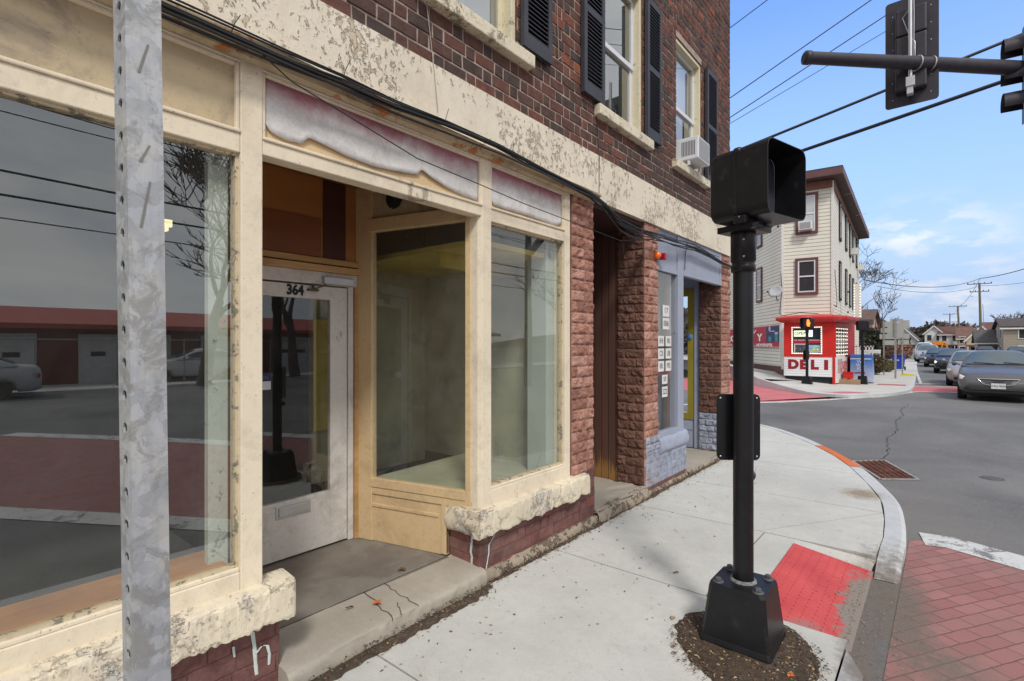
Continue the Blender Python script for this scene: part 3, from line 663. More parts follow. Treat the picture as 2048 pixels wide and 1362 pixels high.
# ---- windows upstairs
M_sash=mat('white_vinyl',(.68,.70,.74),.45,0,.05,4,.05)
M_curt=mat('window_shade',(.55,.56,.58),.8,0,.06,3,.05)
M_blinds=mat('blind_slats',(.62,.64,.66),.6,0,.05,3,.05)
def upwin(a,b,blinds=0,shade=.5,vinyl=True,dark=.0):
    z0,z1=WZ; wd=empty('window',(0,0,0)); wd.parent=B
    mb=MB(); e=.05
    mb.box(-.12,-.015,a,a+e,z0,z1); mb.box(-.12,-.015,b-e,b,z0,z1); mb.box(-.12,-.015,a+e,b-e,z1-e,z1); mb.build('frame',M_winfr,wd,bevel=.004)
    ms=M_sash if vinyl else M_winfr
    zm=(z0+z1)/2-.03; mb=MB(); c=a+e; d=b-e
    for (x,p,q) in ((-.085,zm,z1-e),(-.105,z0,zm+.04)):
        mb.box(x-.03,x,c,c+.045,p,q); mb.box(x-.03,x,d-.045,d,p,q); mb.box(x-.03,x,c+.045,d-.045,q-.04,q); mb.box(x-.03,x,c+.045,d-.045,p,p+.05)
    mb.build('sash',ms,wd,bevel=.003)
    mb=MB(); mb.face([(-.10,c+.045,zm+.05),(-.10,d-.045,zm+.05),(-.10,d-.045,z1-e-.04),(-.10,c+.045,z1-e-.04)]); mb.face([(-.12,c+.045,z0+.05),(-.12,d-.045,z0+.05),(-.12,d-.045,zm),(-.12,c+.045,zm)]); mb.build('pane',M_glassup,wd)
    mb=MB()
    if blinds:
        for k in range(40):
            z=z1-.1-k*.036
            if z<z0+.06: break
            mb.mesh([(-.16,c,z),(-.16,d,z),(-.145,d,z+.028),(-.145,c,z+.028)],[(0,1,2,3)])
        mb.build('blind',M_blinds,wd)
    elif shade:
        mb.box(-.17,-.165,c,d,z1-(z1-z0)*shade,z1); mb.build('shade',M_curt,wd)
    mb=MB(); mb.box(-1.6,-.2,a-.1,b+.1,z0-.1,z0-.05); mb.face([(-1.6,a-.2,z0-.1),(-1.6,b+.2,z0-.1),(-1.6,b+.2,z1+.1),(-1.6,a-.2,z1+.1)]); mb.face([(-1.6,b+.2,z0-.1),(-.2,b+.2,z0-.1),(-.2,b+.2,z1+.1),(-1.6,b+.2,z1+.1)]); mb.face([(-1.6,a-.2,z0-.1),(-.2,a-.2,z0-.1),(-.2,a-.2,z1+.1),(-1.6,a-.2,z1+.1)]); mb.build('room_lining',M_in_dark,wd)
    s0,s1=a-.13,b+.14
    def sf(x0,x1,ya,yb,za,zb):
        mb=MB(); mb.box(x0,x1,ya,yb,za,zb); return mb
    sf(-.14,.075,s0,s1,z0-.095,z0+.005).build('sill',M_winsill,wd,bevel=.008)
    return wd
upwin(-.1,.8,0,.4); upwin(2.18,3.08,1,0,False); upwin(4.36,5.27,0,.0,True); upwin(6.20,7.10,0,.55,True)
def shutter(y0,y1,zs=3.97,ze=5.5,name='shutter'):
    mb=MB(); x0,x1=.02,.058; f=.05; zr=(zs+ze)/2
    mb.box(x0,x1,y0,y0+f,zs,ze);mb.box(x0,x1,y1-f,y1,zs,ze)
    for p,q in ((zs,zs+.11),(zr-.03,zr+.03),(ze-.07,ze)): mb.box(x0,x1-.001,y0+f,y1-f,p,q)
    for p,q in ((zs+.11,zr-.03),(zr+.03,ze-.07)):
        n=int((q-p)/.036)
        for k in range(n):
            z=p+(k+.2)*(q-p)/n; mb.mesh([(x0+.004,y0+f,z+.030),(x1-.006,y0+f,z),(x1-.006,y1-f,z),(x0+.004,y1-f,z+.030),(x0+.004,y0+f,z+.036),(x1-.006,y0+f,z+.007),(x1-.006,y1-f,z+.007),(x0+.004,y1-f,z+.036)],[(0,1,2,3),(7,6,5,4),(1,5,6,2)])
    mb.box(x0-.003,x0+.001,y0+f,y1-f,zs+.1,ze-.05)
    return mb.build(name,M_shut,B)
for a,b,zs in ((1.77,2.15,3.98),(3.10,3.475,3.975),(3.975,4.345,3.955),(5.285,5.655,3.955),(7.18,7.61,3.915),(.82,1.2,3.97)): shutter(a,b,zs)
# ---- rock face piers
rr=random.Random(5)
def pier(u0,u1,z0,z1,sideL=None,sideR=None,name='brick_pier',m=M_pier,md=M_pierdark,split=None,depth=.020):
    p=empty(name,(0,0,0)); p.parent=B
    mb=MB()
    zz=[(z0,z1)] if split is None else [(split,z1)]
    for a,b in zz: rock(mb,FX,u0,u1,a,b,rnd=rr,depth=depth)
    mb.box(-.33,-.0005,u0+.001,u1-.001,zz[0][0],zz[0][1],0,.2); mb.build('face_brick',m,p)
    if sideL is not None:   # face turned to the viewer (y=u0) from x=0 back to sideL
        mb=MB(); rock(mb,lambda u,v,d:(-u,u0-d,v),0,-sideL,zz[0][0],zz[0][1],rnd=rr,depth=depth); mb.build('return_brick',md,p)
    if split:
        mb=MB(); rock(mb,FX,u0,u1,z0,split,rnd=rr,depth=depth); mb.box(-.33,-.0005,u0+.001,u1-.001,z0,split,0,.3)
        if sideL is not None: rock(mb,lambda u,v,d:(-u,u0-d,v),0,-sideL,z0,split,rnd=rr,depth=depth)
        mb.build('painted_foot',M_bluebr,p)
    return p
pier(3.845,4.215,.50,3.04,name='brick_pier')
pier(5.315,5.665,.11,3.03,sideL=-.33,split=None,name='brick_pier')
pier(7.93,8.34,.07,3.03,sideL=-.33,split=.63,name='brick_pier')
mb=MB(); mb.box(-.3,-.012,3.80,3.845,.5,3.04); mb.build('joint_strip',mat('tar_joint',(.075,.045,.04),.9,0,.3,20,.4),B)
# ---- footing, base brick, sills of the cream shop
def lowwall(u0,u1,z0,z1,x=0.0,sd=1,end=None,name='base_brick'):
    mb=MB(); rnd=random.Random(sd)
    brickfill(mb,lambda u,v,d:(x+d,u,v),u0,u1,z0,z1,L=.2,Hd=.1,H=.088,j=.006,proud=.004,rnd=rnd)
    mb.box(-.3,x-.001,u0,u1,z0,z1,1)
    if end=='L':
        brickfill(mb,lambda u,v,d:(-u+x,u0-d,v),0,.30,z0,z1,L=.2,Hd=.1,H=.088,j=.006,proud=.004,rnd=rnd)
    if end=='R':
        brickfill(mb,lambda u,v,d:(-u+x,u1+d,v),0,.30,z0,z1,L=.2,Hd=.1,H=.088,j=.006,proud=.004,rnd=rnd)
    return mb.build(name,[M_base,M_basemort],B)
lowwall(2.645,4.215,.0,.36,.015,2,'L'); lowwall(3.86,4.215,.36,.52,.012,4)
lowwall(-3,1.215,.0,.40,.015,3,'R')
def rubble(u0,u1,z0,z1,x0,x1,seed,name='rubble_footing'):
    def fn(s,q):
        y=u0+(u1-u0)*s; a=q*math.pi/2
        n=noise.noise(Vector((y*7+seed,q*2,1)))*.5+noise.noise(Vector((y*23+seed,q*7,2)))*.35
        xx=x0+(x1-x0)*math.cos(a)*(1+.35*n)+.01*n; zz=z0+(z1-z0)*math.sin(a)*(1+.25*n)
        return (xx,y,zz)
    mb=MB(); mb.grid(fn,int((u1-u0)*45),7,0,.5,True); return mb.build(name,M_rubble,B)
rubble(2.66,4.25,-.01,.075,.015,.06,1); rubble(4.22,5.30,-.01,.12,.0,.075,9); rubble(5.3,6.5,-.01,.05,.0,.05,14); rubble(6.5,7.95,-.01,.06,.0,.06,20); rubble(7.93,8.37,-.01,.05,0,.04,30); rubble(-3,1.22,-.01,.03,.015,.05,40)
def stonesill(u0,u1,z0,z1,x1,sd,ret=None,ragged=.034):
    def prof(y,q):   # q 0..1 around: bottom back -> bottom front -> top front -> top back
        n1=noise.noise(Vector((y*6+sd,0,0))); n2=noise.noise(Vector((y*12+sd,3,0))); n3=noise.noise(Vector((y*44+sd,7,0)))
        rag=ragged*(n1*.7+n2*.6+n3*.4)
        n4=noise.noise(Vector((y*75+sd,11,0))); ch=max(0,n2-.18)*.05; c2=max(0,noise.noise(Vector((y*15+sd,21,0)))-.1)*.05
        P=[(.0,z0+rag*.8),(x1*.8,z0+rag),(x1*.97-ch,z0+.006+rag),(x1-ch*.6,z0+.022+rag*.8),(x1*(1+.03*n3),(z0+z1)/2),(x1*(.99+.03*n4)-c2*.5,z1-.020),(x1*.965-c2,z1-.006-c2*.5),(x1*.86,z1+.002*n3-c2*.3),(x1*.4,z1+.006),(-.06,z1+.012)]
        return P
    n=int((u1-u0)*110); mb=MB(); m_=9
    def fn(s,q):
        y=u0+(u1-u0)*s; P=prof(y,0); k=q*m_; i=min(int(k+1e-6),m_-1); f=k-i; 
        a=P[i];b=P[i+1]
        ed=min(1,min(s,1-s)*(u1-u0)/.02); ed=.80+.2*math.sqrt(max(0,ed))
        nn=noise.noise(Vector((y*13,q*9,sd)))*.003+noise.noise(Vector((y*40,q*25,sd)))*.002
        return ((a[0]+(b[0]-a[0])*f)*(ed if a[0]>0 else 1)+nn,y,a[1]+(b[1]-a[1])*f+nn)
    mb.grid(fn,n,m_*2,0,.5,False)
    for y in (u0,u1):
        P=prof(y,0); mb.face([(p[0]*.80,y,p[1]) for p in P])
    if ret:
        w0=ret
        mb.box(-w0,x1*.5,u0-.05 if ret>0 else u0,u0+.02,z0+.03,z1-.004) if False else None
    return mb.build('stone_sill',M_stone,B)
stonesill(-3,1.265,.365,.535,.105,3)
stonesill(2.59,4.03,.335,.505,.095,8)
# return of the right sill round the corner into the entry
def retf(s,q):
    x=.085-.36*s; P=[(2.66,.335),(2.60,.335),(2.585,.37),(2.583,.42),(2.59,.47),(2.60,.497),(2.64,.508),(2.70,.515)]
    k=q*7;i=min(int(k+1e-6),6);f=k-i; a=P[i];b=P[i+1]; n=noise.noise(Vector((x*14,q*6,2)))*.014*(1 if s>.02 else .3)
    r=.02*math.exp(-((s*.36)/.02)**2)
    return (x,a[0]+(b[0]-a[0])*f+n+r,a[1]+(b[1]-a[1])*f+n*.8)
mb=MB(); mb.grid(retf,26,14,0,.5,True); mb.face([retf(1,k/7) for k in range(8)]); mb.box(-.27,.05,2.62,2.70,.40,.515); mb.build('stone_sill',M_stone,B)
# ---- cream shopfront: posts and rails
SF=empty('shopfront',(0,0,0)); SF.parent=B
PX=.018
mb=MB()
def post(y0,y1,z0=.52,z1=3.02,x0=-.10,x1=PX): mb.box(x0,x1,y0,y1,z0,z1)
post(1.034,1.135); post(3.715,3.80,.50,3.02)
# corner post of the entry, with its splayed return
mb.prism([(PX,2.672),(PX,2.768),(-.10,2.768),(-.10,2.64),(-.012,2.652)],.50,3.02)
post(-1.15,-1.0); 
for u0,u1 in ((-1.0,1.034),(2.768,3.715)):
    mb.box(-.08,PX-.004,u0,u1,.50,.625); mb.box(-.06,PX-.010,u0,u1,.625,.645)     # bottom rail
    mb.box(-.08,PX-.004,u0,u1,2.565,2.655); mb.box(-.07,PX+.006,u0,u1,2.655,2.672) # head rail
mb.box(-.08,PX-.004,1.135,2.672,2.585,2.655); mb.box(-.07,PX+.006,1.135,2.672,2.655,2.672)
mb.box(-.08,PX-.003,-1.0,3.80,2.985,3.05)
for u0,u1 in ((-1.0,1.034),(1.135,2.672),(2.768,3.715)):
    mb.box(-.03,PX-.008,u0,u0+.018,2.672,2.985); mb.box(-.03,PX-.008,u1-.018,u1,2.672,2.985)
    mb.box(-.03,PX-.008,u0+.018,u1-.018,2.967,2.985)
mb.build('frame',M_cream,SF,bevel=.005)
mb=MB(); # glazing beads with cracked putty
M_putty=mat_peel('old_putty',(.60,.50,.34),(.25,.24,.19),amt=.6,scale=12,bump=.8,flake=40)
for u0,u1 in ((-1.0,1.034),(2.768,3.715)):
    mb=MB(); mb.box(-.05,-.006,u0,u0+.014,.645,2.565);mb.box(-.05,-.006,u1-.014,u1,.645,2.565);mb.box(-.05,-.006,u0+.014,u1-.014,2.551,2.565);mb.box(-.05,-.006,u0+.014,u1-.014,.645,.657); mb.build('glazing_bead',M_putty,SF)
def pane(name,pts,m,parent): mb=MB(); mb.face(pts); return mb.build(name,m,parent)
pane('glass_pane',[(-.03,-1.0,.645),(-.03,1.034,.645),(-.03,1.034,2.565),(-.03,-1.0,2.565)],M_glassL,SF)
pane('glass_pane',[(-.03,2.768,.645),(-.03,3.715,.645),(-.03,3.715,2.565),(-.03,2.768,2.565)],M_glass,SF)
mb=MB(); mb.box(-1.03,-.98,.99,1.045,2.345,2.40); mb.box(-1.03,-1.0,1.03,1.07,2.375,2.415); mb.build('light_fixture',mat_emit('fixture_yellow',(.85,.72,.38),1.2),SF)
# frieze: grimy board at left, peeling sign sheets
mb=MB(); mb.box(-.03,-.012,-1.0,1.034,2.672,2.99); mb.build('frieze_board',M_creamold,SF)
mb=MB(); mb.box(-.03,-.014,1.135,2.672,2.66,2.99); mb.box(-.03,-.014,2.768,3.715,2.66,2.99); mb.build('sign_backing',M_tan,SF)
def sheet(low,top=2.968,seed=0):
    mb=MB(); pts=[]
    n=90; y0=low[0][0];y1=low[-1][0]
    def zl(y):
        for (a,b),(c,d) in zip(low[:-1],low[1:]):
            if a<=y<=c:
                s=(y-a)/(c-a); return b+(d-b)*s
        return low[-1][1]
    def fn(s,q):
        y=y0+(y1-y0)*s; zb=2.672+zl(y)+.002*noise.noise(Vector((y*40,0,seed)))
        curl=.022*math.exp(-q*7)*(zl(y)/.11)*(.6+.6*noise.noise(Vector((y*5,2,seed))))
        return (-.006+max(0,curl)+.003*noise.noise(Vector((y*4,q*3,seed))),y,zb+(top-zb)*q)
    mb.grid(fn,n,8,0,.5,True)
    o=mb.build('sign_sheet',M_sheet,SF); so_=o.modifiers.new('thick','SOLIDIFY'); so_.thickness=.003; return o
sheet([(1.155,.075),(1.18,.04),(1.26,.022),(1.34,.030),(1.375,.072),(1.46,.062),(1.6,.040),(1.78,.030),(1.95,.045),(2.06,.058),(2.105,.068),(2.125,.105),(2.22,.072),(2.36,.040),(2.5,.022),(2.652,.018)],seed=1)
sheet([(2.79,.055),(2.82,.022),(2.95,.020),(3.15,.024),(3.4,.018),(3.55,.012),(3.63,.016),(3.69,.05)],seed=5)
# cornice flashing
def corn(s,q):
    y=-3.0+7.2*s; P=[(.02,2.995),(.055,3.005),(.060,3.03),(.10,3.04),(.105,3.055),(.03,3.10)]
    k=q*5;i=min(int(k+1e-6),4);f=k-i;a=P[i];b=P[i+1]; sg=.010*math.sin(y*1.7)+.006*noise.noise(Vector((y*3,0,0)))
    return (a[0]+(b[0]-a[0])*f+.004*noise.noise(Vector((y*9,q*3,1))),y,a[1]+(b[1]-a[1])*f+sg*(q>.5))
mb=MB(); mb.grid(corn,160,10,0,.5,False); mb.build('cornice_flashing',M_rustfl,B)
# ---- display boxes and inner rooms
mb=MB()
mb.box(-2.6,-.12,-2.8,1.10,.50,.53); mb.build('display_floor',M_in_dark,SF)
mb=MB(); mb.box(-.30,-.045,-1.0,1.00,.62,.662); mb.build('display_board',M_orwood,SF,bevel=.006)
mb=MB(); mb.box(-.13,-.09,.935,1.02,.545,2.6); mb.build('inner_jamb',mat_peel('pale_green_paint',(.55,.60,.52),(.35,.35,.3),amt=.25,scale=6),SF)
mb=MB(); mb.box(-3.4,-3.3,-2.8,8.1,0,3.1); mb.box(-3.3,-1.25,1.3,1.38,0,3.1,0); mb.box(-3.3,-.1,-2.8,8.1,3.02,3.08); mb.box(-3.3,-.1,-2.8,8.1,-.05,.02)
mb.build('interior_wall',M_in_dark,SF)
mb=MB(); mb.prism([(-.10,2.72),(-.10,3.8),(-1.25,3.8),(-1.15,2.44)],.52,.56); mb.build('display_floor',M_in_grey,SF)
mb=MB(); mb.box(-1.95,-.09,3.80,3.86,.5,3.0); mb.box(-1.95,-1.90,2.45,3.8,.4,3.0); mb.build('display_partition',M_in_grey,SF)
mb=MB(); mb.box(-.30,-.10,3.60,3.79,.56,2.55); mb.box(-.15,-.085,2.79,3.70,.56,.60); mb.build('inner_jamb',M_in_green,SF)
mb=MB(); mb.box(-1.9,-.12,2.76,3.8,2.42,2.46); mb.box(-.6,-.56,2.80,3.8,2.30,2.46); mb.build('valance',M_in_yel,SF)
mb=MB(); mb.box(-1.88,-1.80,2.42,2.75,.9,1.9); mb.build('inner_panel',M_in_yel,SF)
# ---- entry alcove: cheek with glass, door
ck0=Vector((-.02,2.652,0)); ck1=Vector((-1.10,2.385,0)); cd=(ck1-ck0).normalized(); cn=Vector((cd.y,-cd.x,0)); 
if cn.y>0: cn=-cn
CL=(ck1-ck0).length
def CKm(u,d): p=ck0+cd*u+cn*d; return (p.x,p.y)
def ckbox(mb,u0,u1,z0,z1,d0,d1,mi=0):
    pts=[CKm(u0,d0),CKm(u1,d0),CKm(u1,d1),CKm(u0,d1)]; mb.prism(pts,z0,z1,mi)
CK=empty('entry_cheek',(0,0,0)); CK.parent=B
mb=MB(); ckbox(mb,.095,.985,.555,.625,-.05,.004); ckbox(mb,.095,.985,2.565,2.665,-.05,.010); ckbox(mb,.95,CL,.13,2.93,-.06,.002); ckbox(mb,.02,.28,.495,.557,-.06,-.003); ckbox(mb,.05,.095,.51,2.93,-.05,.000)
ckbox(mb,.095,.95,2.88,2.93,-.05,.004)
mb.build('frame',M_tan,CK,bevel=.004)
mb=MB(); ckbox(mb,.26,CL,.13,.555,-.05,-.012); ckbox(mb,.26,.30,.14,.553,-.05,-.002); ckbox(mb,.30,1.06,.50,.553,-.05,-.002); ckbox(mb,.33,1.06,.40,.425,-.05,-.004); mb.build('panel',M_tan,CK,bevel=.003)
mb=MB(); ckbox(mb,.095,.95,2.66,2.88,-.04,-.02); mb.build('transom_board',M_creamold,CK)
mb=MB(); p=[CKm(.095,-.02),CKm(.95,-.02)]; mb.face([(p[0][0],p[0][1],.625),(p[1][0],p[1][1],.625),(p[1][0],p[1][1],2.565),(p[0][0],p[0][1],2.565)]); mb.build('glass_pane',M_glass,CK)
mb=MB(); mb.lathe([(.02,0),(.075,.02),(.06,.05),(.02,.06),(0,.06)],(CKm(.72,-.01)[0],CKm(.72,-.01)[1],2.79),9,axis=(cn.x,cn.y,0)); mb.build('wall_patch',M_dark,CK)
DX=-1.10
DR=empty('door',(0,0,0)); DR.parent=B
mb=MB(); y0,y1=1.42,2.305; z0,z1=.145,2.118
mb.box(DX-.04,DX,y0,y0+.14,z0,z1); mb.box(DX-.04,DX,y1-.145,y1,z0,z1); mb.box(DX-.04,DX,y0+.14,y1-.145,2.018,z1); mb.box(DX-.04,DX,y0+.14,y1-.145,z0,.555)
mb.build('leaf',M_doorw,DR,bevel=.003)
pane('glass_pane',[(DX-.02,y0+.14,.555),(DX-.02,y1-.145,.555),(DX-.02,y1-.145,2.018),(DX-.02,y0+.14,2.018)],M_glassdoor,DR)
mb=MB(); mb.box(DX,DX+.006,1.735,1.998,.435,.53); mb.box(DX+.006,DX+.014,1.755,1.978,.452,.513); mb.build('mail_slot',M_alu,DR,bevel=.003)
o=textobj('house_number','364',.10,M_black,DR,(DX+.004,1.878,2.070),(R(90),0,R(90)),.002,sx=.86,font_off=.004)
mb=MB(); mb.box(DX,DX+.05,2.085,2.34,2.135,2.19); mb.build('closer_body',M_alu,DR,bevel=.004)
mb=MB(); mb.bar((DX+.04,2.1,2.13),(DX+.03,2.02,2.09),.015,.01); mb.box(DX,DX+.03,1.97,2.05,2.075,2.09); mb.lathe([(.009,0),(.009,.04)],(DX+.02,2.01,2.085),8); mb.build('closer_arm',mat('bronze_dark',(.12,.09,.06),.5,.5),DR)
mb=MB(); mb.box(DX,DX+.003,1.58,1.70,1.36,1.48); mb.build('sticker',mat('sticker_dark',(.03,.03,.06),.5,var=.1),DR)
mb=MB(); mb.box(DX+.003,DX+.005,1.58,1.70,1.362,1.42); mb.build('sticker_label',mat('sticker_white',(.6,.62,.7),.5),DR)
textobj('sticker_print','OPEN',.03,mat('sticker_blue',(.08,.16,.5),.5),DR,(DX+.006,1.64,1.445),(R(90),0,R(90)),.001)
mb=MB(); mb.box(DX-.06,DX+.012,y0-.12,y0-.012,.13,2.13); mb.box(DX-.06,DX+.004,2.315,2.36,.13,2.13); mb.box(DX-.06,DX+.012,y0-.12,2.44,2.13,2.225); mb.build('door_frame',M_doorw,B,bevel=.003)
mb=MB(); mb.box(DX-.02,DX+.03,2.362,2.405,.13,2.13); mb.build('worn_jamb',M_batten,B,bevel=.003)
mb=MB(); mb.box(DX-.05,DX+.045,1.3,2.45,2.225,2.275); mb.box(DX-.05,DX+.025,1.3,2.43,2.285,2.33); mb.build('transom_shelf',M_batten,B,bevel=.004)
mb=MB(); mb.box(DX-.05,DX-.002,1.3,2.40,2.33,2.93); mb.build('transom_panel',M_ply,B)
mb=MB(); mb.box(DX-.002,DX+.010,1.3,2.08,2.335,2.62); mb.build('transom_patch',M_ply2,B)
mb=MB(); mb.box(DX-.002,DX+.006,2.10,2.29,2.335,2.925); mb.build('transom_patch',M_ply3,B)
mb=MB(); mb.box(-1.14,-.05,1.13,2.65,2.93,2.97); mb.build('alcove_ceiling',M_ply2,B)
mb=MB(); mb.prism([(-.05,1.035),(-.05,1.10),(-1.16,1.36),(-1.16,1.30)],.13,2.93); mb.build('alcove_cheek',M_tan,B)
# alcove floor, step
mb=MB(); mb.prism([(-.27,1.16),(-.25,2.60),(-1.14,2.45),(-1.14,1.28)],.02,.128); mb.build('alcove_floor',M_floor,B)
def stepf(s,q):
    y=1.21+1.44*s; P=[(-.27,.128),(-.26,.124),(-.1,.118),(.06,.108),(.085,.100),(.095,.08),(.098,.03),(.10,-.01)]
    k=q*7;i=min(int(k+1e-6),6);f=k-i;a=P[i];b=P[i+1]; n=.010*noise.noise(Vector((y*7,q*2,0)))+.008*noise.noise(Vector((y*21,q*5,0)))
    tp=.04*(s-.5)
    return (a[0]+(b[0]-a[0])*f+(n if q>.4 else 0)-(tp if q>.3 else 0),y,a[1]+(b[1]-a[1])*f+n*.3)
mb=MB(); mb.grid(stepf,90,21,0,.5,True); mb.face([stepf(1,k/7) for k in range(8)]+[(-.27,2.65,-.01)]); mb.face([stepf(0,k/7) for k in range(8)]+[(-.27,1.21,-.01)]); mb.build('entry_step',M_step,B)
mb=MB(); rs=random.Random(4)
for (a,b) in (((-.26,1.90),(.11,1.83)),((-.26,2.04),(.09,2.02)),((-.02,1.96),(.1,1.9))):
    n=9; P0=[(a[0]+(b[0]-a[0])*i/n+rs.uniform(-.008,.008),a[1]+(b[1]-a[1])*i/n+rs.uniform(-.012,.012)) for i in range(n+1)]
    for i in range(n):
        w_=.0025; zq=lambda x:.1305-max(0,(x+.27))*.055
        mb.face([(P0[i][0],P0[i][1]-w_,zq(P0[i][0])),(P0[i+1][0],P0[i+1][1]-w_,zq(P0[i+1][0])),(P0[i+1][0],P0[i+1][1]+w_,zq(P0[i+1][0])),(P0[i][0],P0[i][1]+w_,zq(P0[i][0]))])
mb.face([(-.268,1.2,.1295),(-.262,1.2,.1295),(-.262,2.6,.1295),(-.268,2.6,.1295)])
mb.build('step_crack',M_dark,B)
# ---- second alcove with the brown boards
mb=MB(); mb.box(-1.5,-.335,5.33,5.38,.10,3.03); mb.build('board_wall',M_boards,B)
mb=MB(); mb.box(-1.5,-.10,4.19,4.21,.10,3.03); mb.box(-1.52,-1.5,4.2,5.38,.10,3.03); mb.box(-1.5,-.02,4.21,5.33,2.98,3.02); mb.build('alcove_lining',mat('brown_lining',(.05,.02,.016),.8),B)
def al2(s,q):
    y=4.215+1.10*s; x=-1.5+1.54*q; n=noise.noise(Vector((y*5,x*5,0)))
    return (x+(.03*n if q>.95 else 0),y,.115-.012*max(0,q-.6)+.003*n-(.012*(noise.noise(Vector((y*3,x*7,3)))>.25)))
mb=MB(); mb.grid(al2,60,60,0,.5,True); mb.build('alcove_floor',M_step,B)
# ---- blue grey shop
BS=empty('blue_shopfront',(0,0,0)); BS.parent=B
mb=MB(); mb.box(-.08,.006,6.26,6.44,.58,3.03); mb.box(-.08,.000,5.67,6.26,2.54,2.60); mb.box(-.07,-.012,5.67,6.26,2.60,3.03); mb.box(-.08,.004,5.67,6.26,.58,.645)
mb.box(-.06,-.004,6.44,7.93,2.585,3.03); mb.box(-.06,.010,6.44,7.93,2.55,2.585); mb.box(-.06,.006,6.44,6.50,2.585,3.03);mb.box(-.06,.006,7.87,7.93,2.585,3.03); mb.box(-.05,.004,6.5,7.87,2.97,3.03)
mb.build('frame',M_blue,BS,bevel=.004)
pane('glass_pane',[(-.04,5.67,.645),(-.04,6.26,.645),(-.04,6.26,2.54),(-.04,5.67,2.54)],M_glass,BS)
mb=MB(); brickfill(mb,lambda u,v,d:(.014+d,u,v),5.325,6.50,.085,.47,L=.2,Hd=.1,H=.088,j=.006,proud=.004,rnd=random.Random(8)); mb.box(-.02,.013,5.325,6.50,.085,.47,0,.1)
brickfill(mb,lambda u,v,d:(.014-u,6.50+d,v),0,.3,.085,.47,L=.2,Hd=.1,H=.088,j=.006,proud=.004,rnd=random.Random(9))
rock(mb,lambda u,v,d:(.012+d,u,v),5.325,5.68,.47,.64,rnd=rr,depth=.016)
mb.build('painted_base',M_bluebr,BS)
def bsill(s,q):
    y=5.66+.85*s; P=[(.0,.40),(.03,.41),(.05,.45),(.045,.52),(.03,.575),(-.02,.59)]; k=q*5;i=min(int(k+1e-6),4);f=k-i;a=P[i];b=P[i+1];n=noise.noise(Vector((y*9,q*5,0)))*.01
    return (a[0]+(b[0]-a[0])*f+n,y,a[1]+(b[1]-a[1])*f+n)
mb=MB(); mb.grid(bsill,50,10,0,.5,True); mb.face([bsill(1,k/5) for k in range(6)]); mb.face([bsill(0,k/5) for k in range(6)]); mb.build('painted_sill',M_blue,BS)
lowwall(5.31,6.5,.0,.085,.016,6,None); lowwall(7.93,8.35,.0,.07,.016,7,None)
# doorway recess: floor, glazed side light in a yellow-green frame, blue jamb
mb=MB(); mb.prism([(.03,6.48),(.03,7.95),(-1.4,7.95),(-1.4,6.48)],.0,.06); mb.build('doorway_floor',M_step,BS)
mb=MB(); mb.box(-.95,-.33,8.0,8.05,.06,.50); mb.box(-.42,-.33,7.97,8.05,.06,2.97); mb.box(-1.0,-.33,8.0,8.05,2.55,2.97); mb.box(-.90,-.45,7.99,8.0,.34,.36); mb.build('side_light_panel',M_blue,BS,bevel=.003)
mb=MB(); mb.box(-.53,-.42,7.985,8.04,.50,2.55); mb.box(-.95,-.53,7.985,8.04,2.43,2.55); mb.box(-.95,-.53,7.985,8.04,.50,.60); mb.build('side_light_frame',mat('olive_yellow',(.30,.24,.03),.6,0,.15,5,.1),BS,bevel=.003)
pane('glass_pane',[(-.95,8.01,.60),(-.53,8.01,.60),(-.53,8.01,2.43),(-.95,8.01,2.43)],mat_glass('glass_clear',refl=.02,dirt=.008),BS)
mb=MB(); mb.lathe([(.05,0),(.05,.003),(0,.003)],(-.50,7.98,1.79),16,axis=(0,-1,0)); mb.build('round_sticker',mat('sticker_skyblue',(.10,.25,.55),.5),BS)
mb=MB(); mb.box(-1.4,-.08,6.26,6.30,.06,3.03); mb.box(-1.42,-1.4,6.3,8.0,.06,3.03); mb.box(-1.4,-.06,6.44,8.0,2.975,3.02); mb.build('doorway_lining',M_blue,BS)
mb=MB(); mb.box(-.5,-.45,5.7,6.25,.6,.62); mb.box(-.14,-.10,6.18,6.26,.6,2.6); mb.build('inner_jamb',mat('inner_brown',(.14,.07,.05),.7),BS)
mb=MB(); mb.box(-1.3,-1.25,5.4,6.3,0,3.0); mb.build('inner_wall',M_in_grey,BS)
# chalky paint drips on the base bricks
mb=MB()
def drip(pts,w=.008,x=.0225):
    for (a,b),(c,d) in zip(pts[:-1],pts[1:]): mb.mesh([(x,a-w,b),(x,a+w,b),(x,c+w*.8,d),(x,c-w*.8,d),(x+.003,a-w*.5,b),(x+.003,a+w*.5,b),(x+.003,c+w*.4,d),(x+.003,c-w*.4,d)],[(4,5,6,7),(0,4,7,3),(5,1,2,6)])
M_chalk=mat('chalky_drip',(.55,.60,.56),.8,0,.15,30,.3)
drip([(2.80,.335),(2.79,.29),(2.755,.26),(2.735,.24),(2.735,.19),(2.72,.13),(2.705,.08)],.006)
mb.build('paint_drip',M_chalk,B); mb=MB()
drip([(1.085,.33),(1.095,.25),(1.10,.17),(1.105,.12)],.010); drip([(1.10,.22),(1.13,.245),(1.155,.235),(1.165,.19),(1.163,.14)],.008); mb.build('paint_drip',M_chalk,B); mb=MB(); drip([(1.00,.30),(1.005,.25)],.006)
mb.build('paint_drip',M_chalk,B)
mb=MB(); x=2.6385
for a,b in (((-.05,.33),(-.055,.26)),((-.055,.26),(-.065,.2)),((-.065,.2),(-.05,.16)),((-.055,.16),(-.055,.10))): mb.face([(a[0]-.011,x,a[1]),(a[0]+.011,x,a[1]),(b[0]+.009,x,b[1]),(b[0]-.009,x,b[1])])
mb.build('paint_drip',M_chalk,B)
